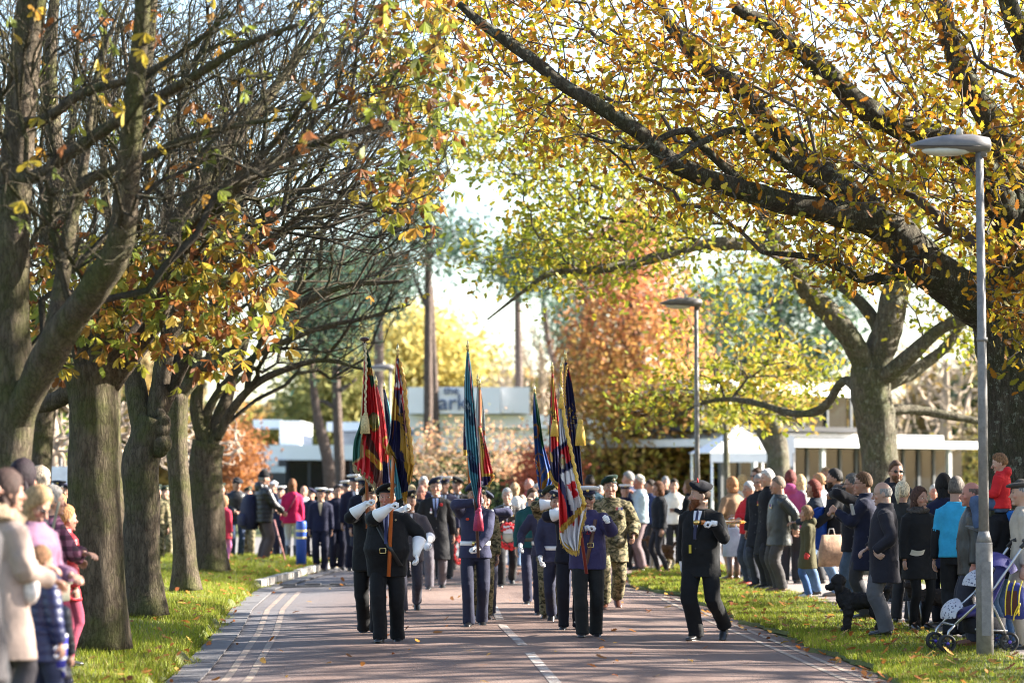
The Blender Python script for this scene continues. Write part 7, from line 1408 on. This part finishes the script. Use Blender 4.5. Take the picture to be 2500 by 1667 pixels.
# ================================================================ lamps, buildings, background trees
METAL = stone((.17, .16, .155), 14., .35, .55, .25); LAMPG = stone((.15, .135, .13), 9., .22, .45, .1)
def lamp(px, py, D, label, hpx, rot=0., z=0.):
    b = W(px, py, D); b[2] = z; root = empty('street_lamp', b, rot, label, 'street lamp', 'grey street lamps along the avenue')
    m = MB(); m.tube([[0, 0, 0], [0, 0, .95], [0, 0, 1.12], [0, 0, 1.13]], [.082, .080, .079, .078], 14); m.tube([[0, 0, 1.12], [0, 0, 1.24]], [.078, .049], 14); m.build('column_base', METAL, root)
    d = MB(); d.box((-.045, -.09, .25), (.045, -.078, .95)); d.build('access_door', METAL, root, smooth=False)
    m = MB(); h = hpx; m.tube([[0, 0, 1.22], [.0, 0, 2.4], [-.01, 0, h-.06]], [.050, .046, .038], 12); m.tube([[0, 0, 3.05], [0, 0, 3.09]], [.054, .054], 12); m.build('pole', METAL, root)
    m = MB(); rings = []
    for x, hw, zl, zh in ((.095, .06, -.045, .06), (.08, .095, -.06, .085), (-.08, .12, -.06, .118), (-.30, .122, -.055, .112), (-.50, .10, -.04, .078), (-.62, .06, -.018, .042), (-.68, .02, .0, .012)):
        a = np.arange(16)*2*PI/16; rings.append(np.stack([np.full(16, x), hw*np.cos(a), np.where(np.sin(a) > 0, zh*np.sin(a), -zl*np.sin(a)*1.0)+h], 1))
    v, f = loft(rings); m.add(v, f); m.tube([[.02, 0, h-.10], [.02, 0, h+.02]], [.045, .045], 12); hd = m.build('lamp_head', LAMPG, root)
    m = MB(); m.ell((-.33, 0, h-.045), (.24, .10, .055), 0, 16, 8); m.build('lens', plain((.5, .48, .42), .15), hd)
    m = MB(); m.tube([[-.20, 0, h+.10], [-.20, 0, h+.155], [-.20, 0, h+.18]], [.035, .033, .015], 10); m.build('photocell', plain((.5, .47, .42), .4), hd)
    m = MB(); m.tube([[.05, -.088, h-.01], [-.1, -.118, h-.012], [-.3, -.127, h-.012], [-.5, -.105, h-.01], [-.62, -.06, h]], .006, 5); m.build('seam', plain((.06, .05, .05), .8), hd)
    return root
WHITEP = plain((.87, .88, .89), .5, var=.04, scale=1.); DARKW = plain((.02, .024, .035), .35, var=.3, scale=.5); GLASS = None
def glass_mat():
    m, nt, b = nodes_of('window_glass'); b.inputs['Base Color'].default_value = (.010, .014, .018, 1); b.inputs['Roughness'].default_value = .12; b.inputs['Specular IOR Level'].default_value = .3
    t = N(nt, 'ShaderNodeBsdfTransparent'); t.inputs[0].default_value = (.34, .46, .54, 1); mx = N(nt, 'ShaderNodeMixShader'); mx.inputs[0].default_value = .35; L(nt, b.outputs[0], mx.inputs[1]); L(nt, t.outputs[0], mx.inputs[2]); L(nt, mx.outputs[0], nt.nodes['Material Output'].inputs[0]); return m
def blocks(root, name, mat, items, T=None):
    for lo, hi in items:
        m = MB(); m.box(lo, hi); m.build(name, mat, root, smooth=False)
def px_x(px, D): return (px-CX)/FPX*D
def px_z(py, D): return W(CX, py, D)[2]
def buildings():
    G_ = glass_mat()
    # --- arts centre behind the parade
    D = 104.; b = np.array([px_x(800, D), D, 0]); root = empty('arts_building', b, 0, 'long low white building with stacked boxes and a lettered fascia behind the parade', 'building')
    X = lambda p, dd=0: px_x(p, D+dd)-b[0]
    Z = lambda p, dd=0: px_z(p, D+dd)
    def bx(name, mat, x0, x1, y0, y1, d0, d1):
        m = MB(); m.box((X(x0), d0, max(-.02, Z(y1))), (X(x1), d1, Z(y0))); return m.build(name, mat, root, smooth=False)
    bx('roof_fascia', WHITEP, 560, 1010, 1086, 1122, 0, 16); bx('roof_fascia', WHITEP, 785, 1010, 1026, 1048, 3, 16)
    bx('upper_wall', plain((.5, .52, .56), .6), 800, 1006, 1050, 1085, 4, 15)
    bx('vent_box', WHITEP, 672, 725, 1024, 1084, 2, 8); bx('vent_box', WHITEP, 600, 668, 1020, 1040, 3, 6)
    w = bx('upper_wall', WHITEP, 1000, 1222, 949, 1012, -2, 7); bx('upper_wall', plain((.80, .80, .80), .5, var=.02), 1223, 1292, 948, 1011, -1.6, 6)
    bx('roof_fascia', WHITEP, 985, 1490, 1014, 1046, -1, 15); bx('roof_fascia', WHITEP, 1012, 1496, 1048, 1103, -.6, 15)
    bx('side_wall', DARKW, 560, 1490, 1126, 1200, 3, 15); bx('side_wall', DARKW, 605, 700, 1122, 1260, -.2, 2.9); bx('side_wall', DARKW, 420, 520, 1095, 1260, 2, 12)
    for x0, x1 in ((520, 604), (702, 1010), (1012, 1490)):
        n = max(1, int((x1-x0)/46)); e = (x1-x0)/n
        for i in range(n):
            m = MB(); m.box((X(x0+i*e)+.04, .5, -.0), (X(x0+(i+1)*e)-.04, .54, Z(1124))); g = m.build('window', G_, root, smooth=False)
            m = MB(); m.box((X(x0+i*e)-.05, .42, 0), (X(x0+i*e)+.05, .60, Z(1123))); m.build('mullion', DARKW, root, smooth=False)
    for i, (x, wd, zc, c) in enumerate(((650, .5, 1130, (.7, .75, .78)), (665, .55, 1146, (.6, .66, .68)))):
        m = MB(); m.box((X(x)-wd, -.3, Z(zc)-.12), (X(x)+wd, -.22, Z(zc)+.12)); m.build('notice_panel', plain(c), root, smooth=False)
    s = 1.9
    fb = plain((.05, .10, .22), .5)
    text_mesh('ark', .86, .03, 'lettering', fb, w, Matrix.Translation((X(1074), -2.06, Z(1003))) @ Matrix.Rotation(PI/2, 4, 'X'))
    text_mesh('the', .46, .03, 'lettering', fb, w, Matrix.Translation((X(1086), -2.06, Z(966))) @ Matrix.Rotation(PI/2, 4, 'X'))
    # --- glazed pavilion on the right
    p0 = np.array([px_x(1760, 84), 84., 0]); p1 = np.array([px_x(2350, 92), 92., 0]); ang = math.atan2(p1[1]-p0[1], p1[0]-p0[0]); Lg = np.linalg.norm(p1-p0)
    pv = empty('glass_pavilion', p0, ang, 'flat roofed glass pavilion with white fascia and slim columns beyond the right hand crowd', 'building')
    def pb(name, mat, lo, hi):
        m = MB(); m.box(lo, hi); return m.build(name, mat, pv, smooth=False)
    pb('roof_fascia', plain((.62, .62, .62), .6, var=.06, scale=.8), (-.6, -.9, 2.74), (Lg, 6, 2.98)); pb('roof_slab', plain((.42, .42, .42)), (.5, .2, 2.985), (Lg-.8, 6, 3.2)); pb('roof_slab', DARKW, (-.2, -.2, 3.26), (Lg*.55, 5, 3.42))
    pb('roof_fascia', WHITEP, (.3, 1, 4.5), (Lg*.66, 7, 4.95))
    for i in range(7): pb('mullion', plain((.12, .13, .14)), (.6+i*Lg*.1-.03, 1.4, 3.43), (.6+i*Lg*.1+.03, 1.5, 4.5))
    m = MB(); m.box((.4, 1.5, 3.43), (Lg*.64, 1.54, 4.5)); m.build('window', G_, pv, smooth=False)
    for x in (1.6, 3.4): 
        m = MB(); m.tube([[x, 1.2, 3.6], [x, 1.2, 4.3]], .10, 8); m.build('hanging_lamp', WHITEP, pv)
    nb = 15
    for i in range(nb):
        x = i*Lg/nb
        m = MB(); m.box((x+.05, .0, .1), (x+Lg/nb-.05, .04, 2.7)); m.build('window', G_, pv, smooth=False)
        pb('mullion', plain((.05, .055, .06)), (x-.05, -.05, 0), (x+.05, .09, 2.71))
        if i % 4 == 1: pb('column', plain((.4, .4, .4)), (x-.06, -.75, 0), (x+.08, -.6, 2.715))
    pb('back_wall', plain((.012, .014, .014), .8, var=.5, scale=.7), (0, 5.5, 0), (Lg-.5, 5.7, 2.7)); pb('end_wall', plain((.02, .024, .026), .8), (Lg-.5, .3, 0), (Lg-.35, 5.7, 2.7)); pb('counter', plain((.3, .25, .2), .8), (2, 2.5, 0), (Lg*.5, 3.2, 1.1))
    # umbrellas / marquee
    for (cx, cy, D2, wpx, lab) in ((1800, 1104, 80, 95, 'white pyramid marquee roof standing before the pavilion'),):
        b = np.array([px_x(cx, D2), D2, 0]); u = empty('marquee', b, .2, lab, 'marquee'); hw = wpx/FPX*D2; zz = px_z(1106, D2); zt = px_z(1036, D2)
        n = 9; m = MB(); v = []; 
        for i in range(n):
            t = i/(n-1); k = hw*(1-t)**1.25+.03; h = zz+(zt-zz)*t; v += [[-k, -k, h], [k, -k, h], [k, k, h], [-k, k, h]]
        f = [(i*4+j, i*4+(j+1) % 4, (i+1)*4+(j+1) % 4, (i+1)*4+j) for i in range(n-1) for j in range(4)]; m.add(v, f); m.box((-hw, -hw, zz-.28), (hw, -hw+.02, zz)); m.box((hw-.02, -hw+.03, zz-.28), (hw, hw, zz)); m.build('canopy', plain((.8, .8, .8), .6, var=.03), u, smooth=False)
        for sx in (-1, 1):
            for sy in (-1, 1): m = MB(); m.tube([[sx*(hw-.06), sy*(hw-.06), 0], [sx*(hw-.06), sy*(hw-.06), zz]], .035, 6); m.build('pole', WHITEP, u)
    # roadside signs
    b = W(1938, 1300, 70); b[2] = 0; s_ = empty('park_sign', b, .15, 'white rounded sign board on a post before the pavilion', 'sign'); m = MB(); m.tube([[0, 0, 0], [0, 0, 2.4]], .04, 8); m.build('post', METAL, s_)
    m = MB(); a = np.linspace(0, 2*PI, 25)[:-1]; pr = np.stack([.16*np.sign(np.cos(a))*np.abs(np.cos(a))**.5, 0*a, 2.45+.42*np.sign(np.sin(a))*np.abs(np.sin(a))**.5], 1); m.add(*loft([pr-[.12, .03, 0], pr-[.12, -.03, 0]])); m.build('board', plain((.8, .8, .8), .5, var=.03), s_, smooth=False)
    b = W(146, 1300, 60); b[2] = 0; s_ = empty('notice_board', b, -.1, 'pale blank board on posts far behind the left hand trees', 'sign')
    m = MB(); m.box((-.28, -.02, 1.45), (.30, .02, 2.0)); m.build('board', plain((.65, .72, .78), .5), s_, smooth=False); m = MB(); m.tube([[0, .04, 0], [0, .04, 2.2]], .035, 8); m.build('post', METAL, s_)
    # bollard
    b = G(735, 1377, .15); s_ = empty('bollard', b, 0, 'blue bollard with two pale bands at the corner of the left verge', 'bollard')
    m = MB(); m.tube([[0, 0, -.1], [0, 0, .75], [0, 0, .80]], [.093, .098, .088], 20); m.build('post', plain((.03, .09, .42), .4, var=.1), s_)
    for zq in (.62, .49): m = MB(); m.tube([[0, 0, zq-.02], [0, 0, zq+.02]], [.1, .1], 20, caps=False); m.build('reflective_band', plain((.62, .52, .25), .3), s_)

def bg_trees():
    r = np.random.RandomState(55)
    # swamp cypress
    def foliage_tree(name, label, seed, px, D, trunk_top, tr, poly, n, dd, pal, per, size, spread, bf=.3, hang=.3, tmpl=OAKS, barkm=BARK_P, r0=.012, group=None, clump=.35, colfn=None, zt=0., bendx=0., leaves=True, limbs=None, twig=None, cat='tree', mid=None, sag=0.):
        b = np.array([px_x(px, D), D, -.03]); T = Tree(name, label, seed, b, group, cat); top = W(*trunk_top, D)
        pts = [b]+([W(*m_, D) for m_ in mid] if mid else [(b+top)/2+[bendx, 0, 0]])+[top]; T.limb(pts, tr, n=24)
        if limbs:
            for lm, rr in limbs: T.limb([W(x, y, D) for x, y in lm], rr, T.near(W(*lm[0], D)))
        p = cloud(T.r, poly, n, D-dd, D+dd, clump, seed) if poly else None
        if p is not None:
            tips, dirs = T.grow(p, bf, .9, sag, .1); T.build(barkm, twig or barkm, r0, 2.4, .12, 3, 10, .06)
            if leaves: T.leaves(tips, dirs, per, size, tmpl, pal, spread, hang, colfn=colfn)
        else: T.build(barkm, barkm, r0)
        return T
    ORG = [(.46, .21, .08), (.50, .26, .09), (.38, .15, .07), (.50, .31, .10), (.36, .16, .08), (.42, .28, .09)]
    def cyp(p, c, r):
        z = np.clip((p[:, 2]-1)/7, 0, 1)[:, None]; return c*(np.array([[1, 1.45, .9]])*(1-z)+np.array([[.95, .8, .9]])*z)
    foliage_tree('swamp_cypress', 'tall rust orange conifer rising between the bearers and the lamp post', 61, 1560, 88, (1540, 480), [.5, .35, .12], [(1540, 470), (1610, 560), (1660, 700), (1740, 900), (1770, 1100), (1740, 1190), (1440, 1190), (1370, 1100), (1370, 900), (1400, 740), (1450, 600)], 1300, 3.0, ORG, 14, .22, .38, .5, .5, colfn=cyp, clump=.5, sag=-.03)
    # golden yellow tree
    YP = [(.52, .42, .12), (.48, .38, .11), (.56, .47, .16), (.44, .37, .12), (.42, .38, .13)]
    foliage_tree('golden_tree', 'rounded pale golden tree behind the arts building left of centre', 62, 1030, 135, (1020, 860), [.35, .25, .1], [(860, 830), (960, 785), (1060, 795), (1130, 850), (1200, 900), (1210, 960), (1120, 1060), (850, 1060), (790, 960), (810, 880)], 700, 5, YP, 26, .42, .8, clump=.6)
    foliage_tree('golden_tree', 'yellow green tree filling the gap behind the left flags', 63, 860, 128, (860, 900), [.35, .25, .1], [(760, 880), (860, 850), (920, 900), (930, 1040), (760, 1080), (700, 1000)], 350, 4, [(.30, .29, .10), (.26, .26, .09), (.36, .31, .11)], 24, .42, .8, clump=.4)
    # bare pale poplars
    def bare(label, seed, px, D, poly, n, top): 
        return foliage_tree('bare_tree', label, seed, px, D, top, [.35, .25, .08], poly, n, 4, None, 0, 0, 0, .45, barkm=TWIG_T, r0=.022, leaves=False, clump=.3, group=None)
    bare('hazy bare beige tree behind the arts building right of centre', 64, 1330, 130, [(1180, 900), (1250, 830), (1310, 770), (1400, 800), (1450, 860), (1460, 1060), (1180, 1060)], 900, (1320, 840))
    bare('small bare beige tree at the left flank of the pale poplars', 65, 1230, 125, [(1150, 940), (1220, 880), (1280, 900), (1280, 1060), (1150, 1060)], 350, (1225, 930))
    bare('bare pale tree leaning behind the right hand oak', 66, 2300, 100, [(2150, 820), (2380, 780), (2600, 850), (2600, 1100), (2150, 1100)], 700, (2310, 880))
    bare('bare tangled tree seen low between the left trunks', 67, 130, 62, [(-100, 900), (180, 960), (300, 980), (600, 1000), (600, 1140), (-100, 1160)], 700, (130, 1000))
    # small rosy shrub tree before the arts building
    foliage_tree('ornamental_tree', 'small spreading tree with sparse rosy leaves between the flags', 68, 1185, 80, (1150, 1130), [.14, .1, .05], [(1000, 1070), (1100, 1030), (1230, 1020), (1300, 1060), (1280, 1130), (1180, 1170), (1020, 1170), (980, 1110)], 420, 2, [(.55, .28, .15), (.45, .25, .13), (.5, .33, .2), (.28, .26, .12)], 4, .13, .25, .35, barkm=TWIG_T, r0=.008, clump=.2)
    # pines
    PN = [(.045, .085, .06), (.06, .10, .065), (.035, .07, .055), (.08, .115, .06)]
    pines = [('pine trunk with a fork reaching high left of centre', 1045, 100, (1046, 560), [(900, 500), (1000, 470), (1130, 520), (1190, 600), (1120, 660), (1000, 640), (920, 660), (850, 600)], [.21, .17, .13], None, [((1047, 760), (1020, 700), (1005, 660)), ]),
             ('slender second pine stem close beside the forked pine', 1073, 102, (1052, 700), None, [.17, .15, .1], None, None),
             ('tall thin pine left of the flags, crown caught in bare twigs', 925, 112, (925, 640), [(820, 640), (930, 600), (1000, 660), (990, 760), (900, 760), (840, 720)], [.3, .24, .15], None, None),
             ('leaning dark pine trunk rising behind the naval officers', 810, 84, (760, 900), [(700, 700), (840, 680), (900, 760), (860, 850), (760, 870), (700, 800)], [.2, .18, .1], [(800, 1130), (775, 1020)], None),
             ('straight slim pine with dead side branches behind the left crowd', 835, 92, (815, 780), [(740, 640), (830, 600), (880, 680), (850, 760), (760, 740)], [.2, .17, .1], None, [((822, 960), (850, 940), (870, 925)), ((822, 1000), (790, 980), (770, 985)), ((826, 900), (850, 890), (866, 870))]),
             ('tall bare stemmed pine right of the centre flags', 1272, 108, (1262, 640), [(1180, 620), (1260, 560), (1340, 600), (1340, 680), (1260, 700), (1200, 680)], [.2, .17, .1], None, [((1268, 760), (1253, 700), (1240, 670))]),
             ('curving thin pine stem above the right hand flags', 1375, 112, (1325, 720), [(1290, 620), (1400, 560), (1480, 640), (1440, 720), (1330, 700)], [.18, .15, .08], [(1368, 950), (1340, 840)], [((1328, 730), (1305, 690), (1290, 660)), ((1328, 730), (1345, 690), (1355, 660))]),
             ('dark pine tufts behind the orange conifer at its left shoulder', 1400, 118, (1390, 830), [(1330, 740), (1480, 700), (1500, 820), (1440, 880), (1350, 860)], [.2, .16, .08], None, None),
             ('broad blue green pine behind the mid distance oak', 1900, 105, (1900, 700), [(1660, 760), (1780, 660), (1980, 640), (2100, 720), (2080, 880), (1950, 1000), (1780, 960), (1680, 880)], [.4, .3, .15], None, None),
             ('reddish pine trunk standing between the orange conifer and the oak', 1780, 95, (1730, 780), [(1640, 720), (1800, 700), (1840, 820), (1700, 860)], [.3, .26, .18], [(1760, 1000), (1745, 900)], None)]
    for i, (lab, px, D, top, poly, tr, mid, limbs) in enumerate(pines):
        area = 0 if not poly else 1
        foliage_tree('pine_tree', lab, 80+i, px, D, top, tr, poly, (620 if i == 8 else 170), 3.0, PN, 16, .30, .45, .35, .0, LFL, mid=mid, limbs=limbs and [(l, [.1, .07, .04]) for l in limbs], clump=.45, r0=.012)
    # trunks of mid trees on the right
    foliage_tree('plane_tree', 'mottled grey trunk with twin stems in front of the pavilion', 95, 1893, 66, (1870, 1000), [.34, .30, .24, .2], [(1780, 940), (1900, 860), (2000, 940), (1960, 1010), (1820, 1020)], 120, 2, [(.4, .34, .06), (.46, .3, .06)], 8, .18, .3, barkm=BARK_G, limbs=[(((1890, 1100), (1850, 1030), (1835, 960)), [.2, .15, .1])], mid=[(1900, 1150), (1895, 1070)])
    foliage_tree('young_tree', 'thin straight young trunk beside the marquee', 96, 1777, 72, (1770, 1000), [.10, .09, .06], [(1720, 960), (1800, 940), (1830, 1010), (1740, 1030)], 80, 1.5, [(.4, .34, .06), (.3, .3, .06)], 7, .16, .3, barkm=BARK_G)
    # shrubs
    for i, (lab, px, D, poly, pal) in enumerate((('dark green evergreen shrub below the arts building', 1180, 92, [(1000, 1130), (1100, 1110), (1400, 1120), (1490, 1150), (1480, 1215), (1000, 1215)], [(.05, .09, .03), (.08, .12, .04), (.1, .12, .04)]),
                                                ('rust coloured shrub behind the furthest chestnut', 545, 80, [(500, 1070), (600, 1040), (630, 1120), (600, 1180), (520, 1180)], [(.36, .15, .05), (.28, .12, .05)]),
                                                ('low yellow green hedge bush behind the leftmost trunks', 120, 66, [(60, 1090), (180, 1070), (200, 1150), (60, 1160)], [(.2, .26, .05), (.16, .22, .05)]),
                                                ('olive hedge behind the glass pavilion at the right edge', 2420, 98, [(2330, 1000), (2500, 960), (2620, 1000), (2620, 1200), (2330, 1200)], [(.25, .22, .06), (.18, .18, .05), (.3, .22, .06)]),
                                                ('coral red flowering bush low behind the centre marchers', 1345, 86, [(1255, 1110), (1300, 1095), (1400, 1100), (1415, 1200), (1260, 1200)], [(.6, .16, .08), (.5, .14, .08)]))):
        foliage_tree('shrub', lab, 100+i, px, D, ((poly[0][0]+poly[2][0])/2, poly[1][1]+20), [.05, .04, .03], poly, 170, 1.6, pal, 22, .16, .32, clump=.6, cat='shrub')
    # far wood: one mass nobody could count
    R2 = np.random.RandomState(5); n = 90000
    x = R2.uniform(-75, 75, n); k = x/175*FPX+CX
    top = 9.5+2.5*np.sin(x*.16+1)+1.6*np.sin(x*.43)+1.2*np.sin(x*1.1+2)-4.2*np.exp(-((x+1.5)/9.)**2)-1.5*np.exp(-((x-9)/7.)**2)
    y = R2.uniform(160, 185, n); z = top*R2.beta(1.6, 1.1, n)*(y/172); ok = snoise(np.stack([x/3., y/6., z/2.6], 1), 1.3, 4, 3) > -.55
    x, y, z = x[ok], y[ok], z[ok]; n = len(x); P = np.stack([x, y, z], 1)
    t = snoise(np.stack([x/7., y/9., z/8.], 1), 1.2, 6, 2)
    pal = np.array([(.15, .16, .05), (.30, .27, .07), (.36, .24, .08), (.26, .20, .10), (.10, .13, .06)]); kk = np.clip(((t+1)*2.5).astype(int), 0, 4); c = pal[kk]*R2.uniform(.7, 1.3, (n, 1))
    d = unit_rows(R2.normal(size=(n, 3))); o = leafmesh('distant_wood', P, d, unit_rows(R2.normal(size=(n, 3))), R2.uniform(.5, 1.1, n), OAKS, c, .3, r=R2); tag(o, 'distant mixed autumn woodland closing the view', 'woodland', kind='stuff')
lamp(2405, 1611, 25.1, 'nearest grey street lamp with mossy column beside the pushchair', 4.93, .02)
lamp(1703, 1398, 48.0, 'middle street lamp rising behind the bearded man in the beret', 4.93, .03)
lamp(952, 1310, 77.5, 'furthest pale street lamp between the left hand flags', 4.98, .05)
if 'bg' not in SKIP: buildings(); bg_trees()
